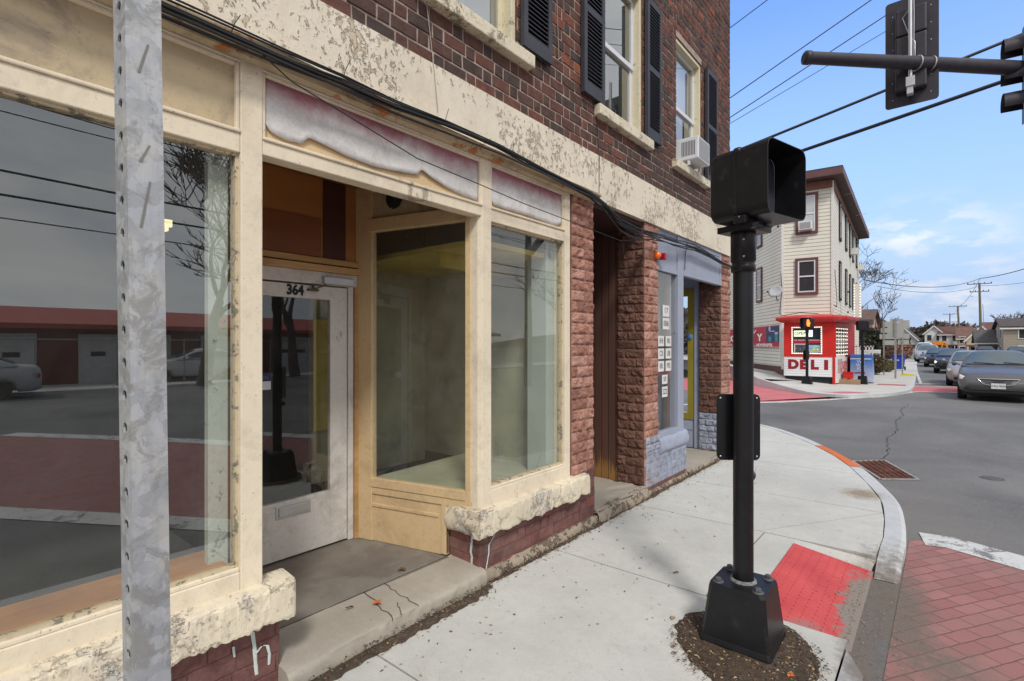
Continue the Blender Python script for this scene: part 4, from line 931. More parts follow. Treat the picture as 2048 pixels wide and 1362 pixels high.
# ================================================================== NEAR STREET FURNITURE
def m_galv():
    m,t,b,o=newmat('galvanised_steel')
    v=nd(t,'ShaderNodeTexVoronoi'); c=nd(t,'ShaderNodeTexCoord'); n=nd(t,'ShaderNodeTexNoise'); n.inputs['Scale'].default_value=14; n.inputs['Detail'].default_value=6; lk(t,c.outputs['Object'],n.inputs['Vector'])
    s=nd(t,'ShaderNodeVectorMath',operation='SCALE'); lk(t,n.outputs['Color'],s.inputs[0]); s.inputs['Scale'].default_value=.06
    a=nd(t,'ShaderNodeVectorMath',operation='ADD'); lk(t,c.outputs['Object'],a.inputs[0]); lk(t,s.outputs[0],a.inputs[1]); lk(t,a.outputs[0],v.inputs['Vector']); v.inputs['Scale'].default_value=55
    bw=nd(t,'ShaderNodeSeparateXYZ'); lk(t,v.outputs['Color'],bw.inputs[0])
    col=tmix(t,tmap(t,bw.outputs[0],.2,.9),(.37,.39,.41),(.50,.52,.55))
    col=tmix(t,tmap(t,tnoise(t,9,8,.7,.4),.47,.60,0,.6),col,(.58,.57,.53))
    col=tmix(t,tmap(t,tnoise(t,22,9,.75,.8,off=(3,2,9)),.50,.58,0,.7),col,(.27,.265,.25))
    col=tmix(t,tmap(t,tnoise(t,60,5,.7,stretch=(1,1,.08),off=(8,2,1)),.45,.7,0,.45),col,(.33,.34,.36))
    col=tmix(t,tmap(t,tnoise(t,6,7,.7,.6,off=(13,2,5)),.66,.74,0,.75),col,(.34,.18,.09))
    lk(t,col,b.inputs['Base Color']); b.inputs['Metallic'].default_value=.35; b.inputs['Roughness'].default_value=.55
    tbump(t,b,n.outputs['Fac'],.3,.004); return m
M_galv=m_galv()
PT=empty('sign_post',(1.534,.275,0),label='galvanised perforated steel sign post close in front of the left window',cat='sign post')
PT.rotation_euler=(R(-.69),R(-.5),R(94)); 
mb=MB(); s=.0248; H_=3.6
# perforated square tube: faces built with punched holes
nh=int(H_/.0508)
def holeface(mb,ax,sgn,holes=True):
    def P(u,z,d=0):
        w=s-d
        return {'x':(sgn*w,u,z),'y':(u,sgn*w,z)}[ax]
    for k in range(nh):
        z0=k*.0508; z1=z0+.0508; zc=(z0+z1)/2; r=.0085 if ax=='x' else .0055
        ring=[(r*math.cos(a),zc+r*math.sin(a)) for a in [math.pi/4+math.pi/4*i for i in range(8)]]
        sq=[(s,z1),(0,z1),(-s,z1),(-s,zc),(-s,z0),(0,z0),(s,z0),(s,zc)]
        for i in range(8):
            a,b=sq[i],sq[(i+1)%8];c,d=ring[(i+1)%8],ring[i]
            mb.face([P(*a),P(*b),P(*c),P(*d)]); mb.face([P(*d),P(*c),P(c[0],c[1],.003),P(d[0],d[1],.003)])
holeface(mb,'x',-1); holeface(mb,'x',1)
mb.face([(-s,-s,0),(s,-s,0),(s,-s,H_),(-s,-s,H_)]); mb.face([(-s,s,0),(s,s,0),(s,s,H_),(-s,s,H_)]); mb.face([(-s,-s,H_),(s,-s,H_),(s,s,H_),(-s,s,H_)])
mb.build('tube',M_galv,PT,recalc=True)
mb=MB(); mb.box(-s+.004,s-.004,-s+.004,s-.004,0,H_-.01); mb.build('tube_core',mat('tube_inner',(.06,.065,.08),.8),PT)
mb=MB() # old adhesive scrapes
for z,l in ((1.98,.03),(2.13,.05),(1.90,.075)):
    mb.mesh([(.004,-s-.0008,z+l/2),(.007,-s-.0008,z+l/2),(-.006,-s-.0008,z-l/2),(-.010,-s-.0008,z-l/2)],[(0,1,2,3)])
mb.build('scrape_mark',mat('scrape',(.22,.21,.19),.8),PT)
# ---------------------------------------------------------------- pedestrian signal
def ped_signal(name,loc,rz,label,head_rot,scale=1.,detail=True,head='ped',litc=None,push=True,headz=2.31,blk=None):
    t=empty(name,loc,rz,label,'pedestrian signal')
    mk=blk or M_black
    mb=MB(); 
    a0,a1,hh=.185,.145,.345; c=.03
    def ring(r,z,cc): return [(r-cc,-r,z),(r,-r+cc,z),(r,r-cc,z),(r-cc,r,z),(-r+cc,r,z),(-r,r-cc,z),(-r,-r+cc,z),(-r+cc,-r,z)]
    lv=[(a0,0,.01),(a0,.03,.012),(a0-.008,.06,.012),(a1+.004,hh-.02,.022),(a1,hh,.03)]
    vs=[];fs=[]
    for r,z,cc in lv: vs+=ring(r,z,cc)
    for i in range(len(lv)-1):
        for k in range(8): fs.append((i*8+k,i*8+(k+1)%8,(i+1)*8+(k+1)%8,(i+1)*8+k))
    fs.append(tuple(range(len(vs)-8,len(vs)))); mb.mesh(vs,fs); mb.build('flared_base',mk,t)
    if detail:
        for i,j in ((1,1),(1,-1),(-1,1),(-1,-1)):
            mb=MB(); mb.lathe([(.030,0),(.030,.004),(.018,.006)],(i*.105,j*.105,hh),14); mb.lathe([(.017,.004),(.017,.022),(.010,.026),(0,.026)],(i*.105,j*.105,hh),6,sm=False); mb.build('anchor_bolt',mat('bolt_dusty',(.10,.10,.105),.6,.2,.4,60,.2) if not bpy.data.materials.get('bolt_dusty') else bpy.data.materials['bolt_dusty'],t)
        mb=MB(); mb.lathe([(.072,0),(.070,.008),(.058,.014)],(0,0,hh),20); mb.build('grout_ring',mat('grout_grey',(.20,.20,.20),.9,0,.6,60,.8,120),t)
    mb=MB(); mb.tube([(0,0,hh-.02),(0,0,2.34)],.054,24); 
    mb.build('pole',mk,t)
    mb=MB(); mb.lathe([(.055,2.10),(.064,2.10),(.067,2.135),(.061,2.14),(.061,2.155),(.067,2.16),(.067,2.30),(.064,2.36),(.05,2.37),(0,2.37)],(0,0,0),24); mb.build('collar',mk,t)
    if detail:
        mb=MB()
        for z in (2.18,2.275): mb.lathe([(.006,0),(.004,.004),(0,.004)],(.02,-.0645,z),8,axis=(.1,-1,0))
        mb.build('collar_screw',M_alu,t)
    hd=empty('signal_head',(0,0,0)); hd.parent=t; hd.rotation_euler=(0,0,head_rot)
    # local frame of the head: +Y = direction it faces
    def rrect(w,h,r,n=5):
        o=[]
        for cx_,cz_,a0_ in ((w/2-r,h/2-r,0),(-w/2+r,h/2-r,90),(-w/2+r,-h/2+r,180),(w/2-r,-h/2+r,270)):
            for k in range(n+1):
                a=R(a0_+90*k/n); o.append((cx_+r*math.cos(a),cz_+r*math.sin(a)))
        return o
    W_,H2,r=(.39,.385,.05) if detail else (.42,.405,.05); zc=headz+H2/2
    def loft(mb,secs,close0=True,close1=True,mi=0):
        vs=[];fs=[];n=len(secs[0][1])
        for y,pts in secs: vs+=[(p[0],y,zc+p[1]) for p in pts]
        for i in range(len(secs)-1):
            for k in range(n): fs.append((i*n+k,i*n+(k+1)%n,(i+1)*n+(k+1)%n,(i+1)*n+k))
        if close0: fs.append(tuple(range(n)))
        if close1: fs.append(tuple(range(len(vs)-n,len(vs))))
        mb.mesh(vs,fs,mi)
    yb=-.10 if detail else -.2
    mb=MB(); loft(mb,[(yb,rrect(W_-.06,H2-.06,r)),(yb+.02,rrect(W_-.01,H2-.01,r)),(yb+.04,rrect(W_,H2,r)),(yb+.155,rrect(W_,H2,r))]); mb.build('housing',mk,hd,recalc=True)
    mb=MB(); loft(mb,[(yb+.157,rrect(W_+.012,H2+.012,r)),(yb+.175,rrect(W_+.012,H2+.012,r))],True,True); mb.build('door_flange',mk,hd,recalc=True)
    mb=MB(); loft(mb,[(yb+.176,rrect(W_,H2,r)),(yb+.35,rrect(W_+.004,H2+.004,r))],False,False); loft(mb,[(yb+.35,rrect(W_+.004,H2+.004,r)),(yb+.35,rrect(W_-.004,H2-.004,r))],False,False); loft(mb,[(yb+.35,rrect(W_-.004,H2-.004,r)),(yb+.18,rrect(W_-.008,H2-.008,r))],False,False); mb.build('visor',mk,hd)
    mb=MB(); loft(mb,[(yb+.178,rrect(W_-.03,H2-.03,r)),(yb+.182,rrect(W_-.03,H2-.03,r))]); mb.build('lens',mat('signal_lens_dark',(.05,.05,.065),.3,0,.1) if not bpy.data.materials.get('signal_lens_dark') else bpy.data.materials['signal_lens_dark'],hd)
    if litc:
        mb=MB(); mb.mesh([(x*.42,yb+.19,zc+.00+z*.42) for x,z in ((-.22,-.35),(-.02,-.35),(.05,-.1),(.02,.25),(-.02,.38),(-.06,.25),(-.1,.4),(-.14,.25),(-.18,.36),(-.21,.1),(-.3,0),(-.25,-.12))],[tuple(range(12))]); mb.build('hand_symbol',mat_emit('orange_led',(1.,.22,.03),2.2),hd)
    if detail:
        mb=MB()
        for x in (-W_/2-.002,W_/2+.002):
            for z in (zc-.19,zc+.17): mb.lathe([(.007,0),(.005,.004),(0,.004)],(x,yb+.195,z),8,axis=(1 if x>0 else -1,0,0))
        mb.build('screw',mat_emit('bright_screw',(.6,.6,.6),.0),hd)
        mb=MB(); mb.box(-.02,.03,yb+.10,yb+.15,zc+H2/2,zc+H2/2+.02); mb.lathe([(.012,0),(.012,.02),(0,.02)],(-.03,yb+.12,zc+H2/2+.01),8); mb.build('top_hinge',mk,hd)
        mb=MB(); mb.box(-.12,.10,-.10,.10,headz-.045,headz-.01); mb.tube([(0,-.02,headz-.10),(0,0,headz-.01)],.045,12); mb.tube([(.10,.12,headz-.02),(.16,.12,headz-.035)],.03,10); mb.box(.02,.2,.06,.13,headz-.03,headz+.01); mb.build('mount_bracket',mk,hd,bevel=.003)
    if push:
        pb=empty('button_plate',(0,0,0)); pb.parent=t; pb.rotation_euler=(0,0,R(36)-rz)
        mb=MB(); pts=rrect(.245,.385,.03); y=.07
        vs=[(p[0],y,1.205+p[1]) for p in pts]+[(p[0],y+.012,1.205+p[1]) for p in pts]; n=len(pts)
        mb.mesh(vs,[tuple(range(n)),tuple(range(2*n-1,n-1,-1))]+[(i,(i+1)%n,(i+1)%n+n,i+n) for i in range(n)]); mb.build('plate',mk,pb)
        mb=MB()
        for i in (-1,1):
            for j in (-1,1): mb.lathe([(.006,0),(.005,.003),(0,.003)],(i*.103,y,1.205+j*.17),8,axis=(0,-1,0))
        mb.build('rivet',M_alu,pb)
        mb=MB(); mb.tube([(.03,y-.01,1.18),(.05,y-.012,1.26),(.062,y-.012,1.2),(.062,y-.01,1.06)],.004,6); mb.lathe([(.03,0),(.034,.01),(.03,.03),(0,.035)],(.05,.045,.93),12,axis=(.6,.8,0)); mb.build('push_button',mat('button_steel',(.12,.12,.13),.4,.5),pb)
    return t
ped_signal('pedestrian_signal',(1.645,3.10,-.01),0,'tall black pedestrian signal on a flared bolted base in the near pavement',R(-105.5),headz=2.365)
ps2=ped_signal('pedestrian_signal',(-1.60,23.75,.03),0,'black pedestrian signal with lit orange hand in front of the white DELI board',R(168),litc=True,detail=False,push=True,headz=2.30)
ps3=ped_signal('pedestrian_signal',(.06,26.0,.0),0,'black pedestrian signal standing in front of the blue ice chest',R(15),detail=False,push=False,headz=2.25)
# soil hole round the base
rs=random.Random(21)
def soil():
    mb=MB(); c=(1.69,3.02); n=40; out=[]
    base=[(1.29,2.99),(1.30,3.18),(1.40,3.29),(1.53,3.36),(1.70,3.43),(1.84,3.39),(1.95,3.27),(2.02,3.12),(2.04,2.9),(2.02,2.66),(1.88,2.55),(1.68,2.58),(1.50,2.70),(1.37,2.84)]
    pts=[]
    for i in range(len(base)):
        a=base[i];b=base[(i+1)%len(base)]
        for k in range(6):
            s=k/6; pts.append((a[0]+(b[0]-a[0])*s+rs.uniform(-.008,.008),a[1]+(b[1]-a[1])*s+rs.uniform(-.008,.008)))
    rings=[1,.97,.85,.6,.3]; vs=[];m=len(pts)
    for r_ in rings:
        for p in pts:
            x=c[0]+(p[0]-c[0])*r_; y=c[1]+(p[1]-c[1])*r_; vs.append((x,y,.003+(0 if r_==1 else .006+.014*(noise.noise(Vector((x*9,y*9,0)))+.4)*(1-r_)**.3)))
    fs=[]
    for i in range(len(rings)-1):
        for k in range(m): fs.append((i*m+k,i*m+(k+1)%m,(i+1)*m+(k+1)%m,(i+1)*m+k))
    fs.append(tuple(range(4*m,5*m))); mb.mesh(vs,fs,0,.5,True)
    return mb
m_,t_,b_0,o_=newmat('soil'); col=tmix(t_,tmap(t_,tnoise(t_,35,8,.8,.5),.35,.65),(.045,.030,.020),(.15,.105,.07)); col=tmix(t_,tmap(t_,tnoise(t_,90,4,.7,off=(4,4,4)),.62,.68,0,.8),col,(.33,.27,.2)); lk(t_,col,b_0.inputs['Base Color']); b_0.inputs['Roughness'].default_value=.95; tbump(t_,b_0,tnoise(t_,60,8,.8),1.,.02); M_soil=m_
soil().build('soil',M_soil,kind='structure')
# strip of dirt and twigs along the foot of the facade
mb=MB()
def dstrip(s,q):
    y=1.05+7.3*s; x0=.07 if y<2.66 else .035; wd=.07+.03*noise.noise(Vector((y*4,0,0)))+.02*noise.noise(Vector((y*17,0,0))); wd*= (1.25 if y<2.6 else .8)
    if 1.15<y<2.66: x0=.085+.0*y
    x=x0+wd*q; return (x,y,.002+(.022 if not 1.2<y<2.64 else .060)*math.sin(math.pi*min(1,(1-q)*.5+.5))*(1-q)+.006*noise.noise(Vector((x*40,y*40,0)))*(1-q))
mb.grid(dstrip,400,5,0,.5,True); mb.build('dirt_strip',M_soil,kind='structure')
def litter(name,n,sampler,sizes,mats,seed,label,cat):
    rs=random.Random(seed); mb=MB()
    for _ in range(n):
        p=sampler(rs)
        if p is None: continue
        x,y,z=p; L=rs.uniform(*sizes); wd=L*rs.uniform(.12,.7); a=rs.random()*6.3; tl=rs.uniform(-.5,.5); mi=rs.randrange(len(mats))
        ca,sa=math.cos(a),math.sin(a)
        def q(u,v,h): return (x+ca*u-sa*v,y+sa*u+ca*v,z+.002+h)
        hz=L*.25
        mb.mesh([q(-L/2,0,0),q(0,-wd/2,hz*rs.random()+.001),q(L/2,0,max(0,hz*tl)),q(0,wd/2,hz*rs.random()),q(0,0,hz*.6)],[(0,1,4),(1,2,4),(2,3,4),(3,0,4)],mi)
    o=mb.build(name,mats,kind='stuff'); tag(o,label,cat); return o
LM=[mat('leaf_brown',(.14,.075,.04),.8,bump=0),mat('leaf_dark',(.05,.032,.022),.85,bump=0),mat('leaf_tan',(.38,.27,.15),.8,bump=0),mat('twig_grey',(.20,.16,.12),.85,bump=0)]
def s_base(rs):
    y=rs.uniform(1.05,8.3); 
    e=abs(rs.gauss(0,.04)); x=(.10 if y<2.66 else .05)+e; return (x,y,max(0,(.045 if 1.2<y<2.64 else .02)*(1-e/.07)))
litter('leaf_litter',3800,s_base,(.006,.022),LM,1,'band of small brown twigs and leaf bits along the foot of the shopfronts','leaf litter')
def s_hole(rs):
    a=rs.random()*6.3; r_=.40*math.sqrt(rs.random()); x=1.69+r_*math.cos(a)*1.0; y=2.98+r_*math.sin(a)*1.05
    if abs(x-1.635)<.19 and abs(y-3.09)<.19: return None
    return (x,y,.012)
litter('leaf_litter',1500,s_hole,(.006,.028),LM+[LM[0],LM[1],LM[0],mat('leaf_straw',(.42,.33,.19),.8,bump=0)],2,'brown leaf bits and straw on the dirt round the near signal base','leaf litter')
def s_ramp(rs):
    x=rs.gauss(2.12,.13); y=rs.gauss(4.1,.75)
    if x<1.75 or y<2.7: return None
    z=-.088*(x-1.565)/.55 if x<2.1 else -.095
    return (x,y,max(z,-.095)+.006)
litter('grit',1100,s_ramp,(.004,.015),LM,3,'brown grit and leaf crumbs washed up at the foot of the ramp','grit')
def s_walk(rs):
    y=rs.uniform(.4,11); x=rs.uniform(.1,2.0)
    if y>8 and x>2.0-(y-8)*.6: return None
    if 1.3<x and 2.5<y<5: return None
    return (x,y,.001)
litter('grit',900,s_walk,(.004,.019),[LM[0],LM[1],LM[2],mat('leaf_pale',(.6,.56,.45),.8,bump=0)],4,'scattered tiny leaf bits and seeds over the near pavement','grit')
def s_roadg(rs):
    x=rs.uniform(2.3,5.2); y=rs.uniform(2.6,9); return (x,y,RZ+.005)
litter('grit',120,s_roadg,(.005,.018),[LM[0],LM[1],LM[2]],5,'scattered leaf bits on the brick crosswalk and asphalt','grit')
# a few leaves big enough to see one by one
def leaf(x,y,z,L,a,m,label,lobes=5):
    t=MB(); n=lobes*4; pts=[]
    for k in range(n):
        th=2*math.pi*k/n; r_=L/2*(.55+.45*abs(math.cos(lobes*th/2)))*(1 if lobes>2 else 1); pts.append((r_*math.cos(th)*(1 if lobes>2 else 1.),r_*math.sin(th)*(1 if lobes>2 else .45),.004+.010*abs(math.sin(th*1.5))))
    vs=[(0,0,.008)]+pts; t.mesh(vs,[(0,i+1,(i+1)%n+1) for i in range(n)],0,.5,False)
    o=t.build('fallen_leaf',m,label=label,cat='leaf'); o.location=(x,y,z); o.rotation_euler=(0,0,a); return o
litter('leaf_litter',230,lambda rs:((abs(rs.gauss(0,.45))+.12),rs.uniform(.6,8),.001),(.012,.03),[LM[0],LM[2],LM[1]],14,'larger brown leaf pieces blown along the near pavement beside the shopfronts','leaf litter')
leaf(-.085,1.86,.128,.055,.4,mat('leaf_orange',(.55,.14,.02),.7,bump=0),'bright orange leaf on the cracked stone step of the entry')
leaf(-.16,1.72,.128,.05,1.1,LM[1],'dark pointed leaf on the entry step, beside the orange leaf',2)
leaf(-.33,2.24,.130,.06,.2,LM[0],'brown leaf on the entry floor near the tan side panel',3)
leaf(.11,1.235,.03,.07,.7,LM[1],'dark wet leaf clump where the left brick base meets the step',3)
leaf(1.02,3.67,.0,.055,.9,mat('leaf_maroon',(.16,.03,.03),.7,bump=0),'small dark red leaf flat on the pavement left of the near signal pole',2)
leaf(1.25,3.05,.0,.04,.9,LM[2],'tan leaf curl beside the dirt hole of the near signal',3)
leaf(1.93,2.88,.012,.04,.3,bpy.data.materials['leaf_orange'],'orange leaf on the dirt right of the near signal base')
# ---------------------------------------------------------------- cables along the facade
CB=[(-1.5,3.06),(.1,3.05),(.68,3.03),(.985,3.035),(1.219,3.04),(1.495,3.05),(1.818,3.045),(2.214,3.06),(2.70,3.06),(3.317,3.03),(3.95,3.015),(4.2,2.97),(4.474,2.885),(5.008,2.865),(5.886,2.885),(6.605,2.93),(7.2,2.91),(7.85,2.87),(8.30,2.86)]
rs=random.Random(9)
for k in range(11):
    offz=rs.uniform(-.06,.035); offx=rs.uniform(-.015,.02); fr=rs.random()*6; amp=rs.uniform(.004,.014); sag=rs.uniform(-.03,.075) if k else 0
    pts=[]
    for (y,z),(y2,z2) in zip(CB[:-1],CB[1:]):
        for s_ in (0,.33,.66):
            yy=y+(y2-y)*s_; g_=math.exp(-((yy-4.7)/.45)**2)
            x_=.125+offx+.008*math.sin(yy*3+fr); 
            if yy>5.6: x_=max(.045,x_-.05*min(1,(yy-5.6)))
            pts.append((x_,yy,z+(z2-z)*s_+offz*(.6+.4*math.sin(yy*1.3+fr))+amp*math.sin(yy*2.2+fr)-sag*g_))
    mb=MB(); mb.tube(pts,rs.uniform(.0045,.008),6); o=mb.build('cable',M_cable); tag(o,'black cable in the bundle slung along the facade under the cream band','cable','cables slung along the facade')
TH=[(-1.2,3.07),(.6,3.04),(1.085,3.02),(1.235,2.945),(1.67,2.859),(2.014,2.79),(2.55,2.765),(3.025,2.737),(3.997,2.71),(4.582,2.692),(5.071,2.783),(5.64,2.89),(6.0,2.90)]
mb=MB(); pts=[]
P_=[Vector((.10,a,b)) for a,b in TH]
for i in range(len(P_)-1):
    for k in range(4): pts.append(P_[i].lerp(P_[i+1],k/4))
mb.tube(pts,.0032,6); tag(mb.build('thin_cable',M_cable),'single thin wire sagging below the bundle across the peeling signs','cable')
mb=MB(); mb.tube([(.025,2.10,4.4),(.022,2.15,3.842),(.034,2.20,3.45),(.035,2.237,3.16)],.0028,5); tag(mb.build('hanging_wire',mat('pale_wire',(.42,.34,.28),.7)),'thin pale wire hanging down the brick left of the first shutter','wire')
mb=MB(); mb.tube([(.015,3.56,5.4),(.015,3.60,4.59),(.015,3.63,4.1)],.0028,5); mb.tube([(.02,3.60,4.08),(.03,3.64,4.12),(.03,3.67,4.09)],.003,5); tag(mb.build('hanging_wire',bpy.data.materials['pale_wire']),'thin pale wire on the brick between the first and second pair of shutters','wire')
mb=MB(); mb.tube([(.008,4.27,3.86),(.036,4.27,3.44),(.034,4.27,3.1)],.0035,5); tag(mb.build('hanging_wire',M_cable),'thin dark wire dropping from the corner of the middle window sill','wire')
mb=MB(); mb.tube([(.06,6.42,2.95),(.03,6.43,2.8),(.022,6.44,2.62)],.005,6); tag(mb.build('hanging_wire',M_cable),'black wire dropping down the blue grey post','wire')
# cable ties
mb=MB()
for y,z,wh in ((1.50,3.09,'above the left end of the peeling sign'),(2.21,3.09,'above the middle of the peeling sign'),(2.86,3.07,'above the right display window'),(.95,3.06,'just right of the steel sign post')):
    t=MB(); t.tube([(.13,y,z-.02),(.135,y+.01,z+.02),(.12,y+.04,z+.075)],.0022,5); tag(t.build('cable_tie',M_cable),'black cable tie tail sticking up '+wh,'cable tie','cable ties on the facade bundle')
# air conditioner in the third window
AC=empty('air_conditioner',(-.05,6.60,3.965),label='white window air conditioner jutting from the rightmost upper window of the brick building',cat='air conditioner')
mb=MB(); mb.box(-.05,.26,-.21,.21,.03,.31); mb.build('case',M_sash,AC,bevel=.01)
mb=MB()
for k in range(9): mb.box(.05+k*.020,.060+k*.020,-.213,-.210,.08,.26)
mb.build('side_louvres',mat('louvre_dark',(.12,.12,.13),.7),AC)
mb=MB(); mb.box(.260,.263,-.18,.18,.05,.29); mb.build('rear_grille',mat('ac_grille',(.30,.31,.32),.6,0,.2,90,.5,200),AC)
mb=MB(); mb.box(.12,.15,-.2,-.17,-.03,.03); mb.box(.12,.15,.17,.2,-.03,.03); mb.build('support',M_sash,AC)
# strobe
ST=empty('alarm_beacon',(.02,5.625,2.69),label='small orange and red alarm beacon high on the second rock faced brick pier',cat='alarm light')
mb=MB(); mb.lathe([(.045,0),(.048,.02),(.046,.03)],(0,0,0),20,axis=(.35,-.94,0)); mb.build('mount',M_black,ST)
mb=MB(); mb.lathe([(.040,.03),(.043,.05),(.040,.085),(.02,.1),(0,.102)],(0,0,0),20,axis=(.35,-.94,0)); mb.build('lens',mat('orange_plastic',(.9,.16,.01),.25,0,.05,4,0,spec=.6),ST)
mb=MB(); mb.box(.0,.075,.03,.085,-.04,.035); mb.build('red_case',mat('red_plastic',(.35,.012,.04),.35,bump=0),ST,bevel=.008)
# paper notices in the blue shop window
M_paper=mat('paper',(.68,.68,.66),.8,bump=0); M_ink=mat('ink',(.05,.05,.055),.8,bump=0)
def sheetp(y,z,w,h,label,txt):
    t=empty('paper_notice',(-.036,y,z),label=label,cat='paper notice',group='paper sheets in the blue grey shop window')
    mb=MB(); mb.box(0,.0015,-w/2,w/2,-h/2,h/2); mb.build('sheet',M_paper,t)
    textobj('lettering',txt,h*.72,M_ink,t,(.0025,0,0),(R(90),0,R(90)),.0004,sx=min(1.3,w/(h*.72*.66*len(txt))))
rowsz=[(2.09,'BA','upper sheet of the top pair'),(1.93,'RBER','lower sheet of the top pair')]
sheetp(5.985,2.08,.20,.135,'top sheet of paper in the blue grey shop window','17')
sheetp(5.985,1.925,.20,.135,'second sheet of paper from the top in the blue grey shop window','0068')
nm=['upper','middle','lower']
tx=[('IHI','IRI'),('CII','LIIB'),('IIR','PIS')]
for i,z in enumerate((1.715,1.565,1.415)):
    sheetp(5.845,z,.17,.125,'%s left sheet of the block of six papers in the blue grey shop window'%nm[i],tx[i][0])
    sheetp(6.06,z,.17,.125,'%s right sheet of the block of six papers in the blue grey shop window'%nm[i],tx[i][1])
sheetp(5.95,1.255,.16,.11,'paper sheet second from the bottom in the blue grey shop window','SF')
sheetp(5.95,1.105,.16,.125,'bottom sheet of paper in the blue grey shop window','SZ2')
# ---------------------------------------------------------------- mast arm with signals, seen from behind
M_arm=mat('mast_dark_grey',(.040,.036,.046),.45,.1,.2,8,.08,30)
MA=empty('signal_mast',(11.0,17.46,RZ),label='dark grey mast arm reaching in from the right across the sky',cat='signal mast')
tip=Vector((1.12,7.94,5.57)); end=Vector((11.0,17.46,5.50)); o0=Vector(MA.location)
dirm=(end-tip).normalized()
mb=MB(); mb.tube([tip-o0,tip+dirm*.06-o0,tip+dirm*3-o0,end-o0],[.080,.080,.097,.15],18); mb.build('arm',M_arm,MA)
mb=MB(); mb.tube([tip-dirm*.035-o0,tip-dirm*.02-o0,tip+dirm*.045-o0,tip+dirm*.05-o0],[.055,.088,.090,.082],18); mb.build('end_cap',M_arm,MA)
mb=MB(); mb.tube([(0,0,0),(0,0,6.5)],[.19,.13],18); mb.build('pole',M_arm,MA)
def straps(off,mb):
    p=tip+dirm*off-o0; mb.tube([p-dirm*.008,p+dirm*.008],.1035,18)
mb=MB(); straps(1.60,mb); straps(1.80,mb); mb.build('strap',M_alu,MA)
# vehicle signal head with backplate (faces away, up the street)
VS=empty('traffic_signal',(2.21,9.22,5.05),0,'black traffic signal seen from behind on a backplate, strapped to the mast arm','traffic signal')
VS.rotation_euler=(0,0,R(-1.5))
mb=MB()
def rrect2(w,z0,z1,r,n=5):
    o=[]
    for cx_,cz_,a0_ in ((w/2-r,z1-r,0),(-w/2+r,z1-r,90),(-w/2+r,z0+r,180),(w/2-r,z0+r,270)):
        for k in range(n+1):
            a=R(a0_+90*k/n); o.append((cx_+r*math.cos(a),cz_+r*math.sin(a)))
    return o
pts=rrect2(.60,.02,1.55,.045); n=len(pts)
mb.mesh([(p[0],.0,p[1]) for p in pts]+[(p[0],.006,p[1]) for p in pts],[tuple(range(n)),tuple(range(2*n-1,n-1,-1))]+[(i,(i+1)%n,(i+1)%n+n,i+n) for i in range(n)]); mb.build('backplate',M_arm,VS)
mb=MB()
for k in range(3): mb.box(-.175,.175,-.13,-.002,.20+k*.385,.20+k*.385+.375)
mb.build('housing',M_arm,VS,bevel=.02)
mb=MB()
for k in range(3):
    zc=.39+k*.385; mb=MB()
    def vis(s_,q): a=R(-25)+R(230)*s_; return (.15*math.cos(a),.02+.24*q,zc+.15*math.sin(a))
    mb.grid(vis,16,2,0,.5,True); mb.build('visor',M_arm,VS)
mb=MB()
for k in range(6):
    z=.14+k*.24
    for x in (-.215,.215): mb.lathe([(.007,0),(.006,.004),(0,.005)],(x,-.001,z),8,axis=(0,-1,0))
mb.build('rivet',mat('rivet_bright',(.75,.75,.75),.4,.3,bump=0),VS)
mb=MB(); mb.tube([(.0,-.20,.30),(.0,-.20,1.75)],.024,10); mb.tube([(.035,-.19,.45),(.04,-.2,1.2),(.03,-.2,1.8)],.006,6); mb.tube([(0,-.2,1.3),(-.09,-.16,1.2),(-.02,-.15,.95),(.05,-.2,.8),(.05,-.2,.6)],.006,6)
mb.box(-.05,.05,-.24,-.13,.20,.33); mb.box(-.04,.03,-.22,-.12,.10,.20); mb.build('mounting_tube',M_alu,VS,bevel=.003)
# second signal facing the side street, cut by the right edge of the frame
V2=empty('traffic_signal',(3.46,10.17,4.85),0,'black traffic signal with three visors turned towards the brick building, at the right edge','traffic signal'); V2.rotation_euler=(0,0,R(95))
mb=MB()
for k in range(3): mb.box(-.17,.17,-.20,0,.06+k*.385,.06+k*.385+.375)
mb.build('housing',M_arm,V2,bevel=.02)
mb=MB(); pts=rrect2(.5,-.02,1.36,.04); n=len(pts); mb.mesh([(p[0],.0,p[1]) for p in pts]+[(p[0],.006,p[1]) for p in pts],[tuple(range(n)),tuple(range(2*n-1,n-1,-1))]+[(i,(i+1)%n,(i+1)%n+n,i+n) for i in range(n)]); mb.build('backplate',M_arm,V2)
mb=MB()
for k in range(3):
    zc=.25+k*.385; mb=MB()
    def vis(s_,q): a=R(-30)+R(240)*s_; return (.15*math.cos(a),.01+.24*q,zc+.15*math.sin(a)-.03*q*0)
    mb.grid(vis,16,2,0,.5,True); mb.build('visor',M_arm,V2)
# ---------------------------------------------------------------- overhead wires
def wire(a,b,r,sag,label,n=14,name='overhead_wire',m=None):
    a=Vector(a);b=Vector(b); mb=MB(); pts=[]
    for i in range(n+1):
        s_=i/n; p=a.lerp(b,s_); p.z-=sag*4*s_*(1-s_); pts.append(p)
    mb.tube(pts,r,6); return tag(mb.build(name,m or M_cable),label,'overhead wire')
def ext(a,b,f0,f1):
    a=Vector(a);b=Vector(b); d=b-a; return a-d*f0,b+d*f1
wire(*ext((0.02,10.93,5.74),(3.59,11.94,6.85),.8,3),.026,.05,'upper of the two thick black span cables, passing behind the mast arm')
wire(*ext((.47,11.3,5.47),(3.53,11.23,5.92),1.2,3),.032,.05,'lower and thicker of the two black span cables crossing the sky')
wire(*ext((-1.91,14.52,10.22),(-.26,11.99,9.03),.0,1.5) if False else ((-1.91,14.52,10.22),(.3,14.9,11.35)),.011,.0,'short thin wire at the top of the sky beside the brick wall')
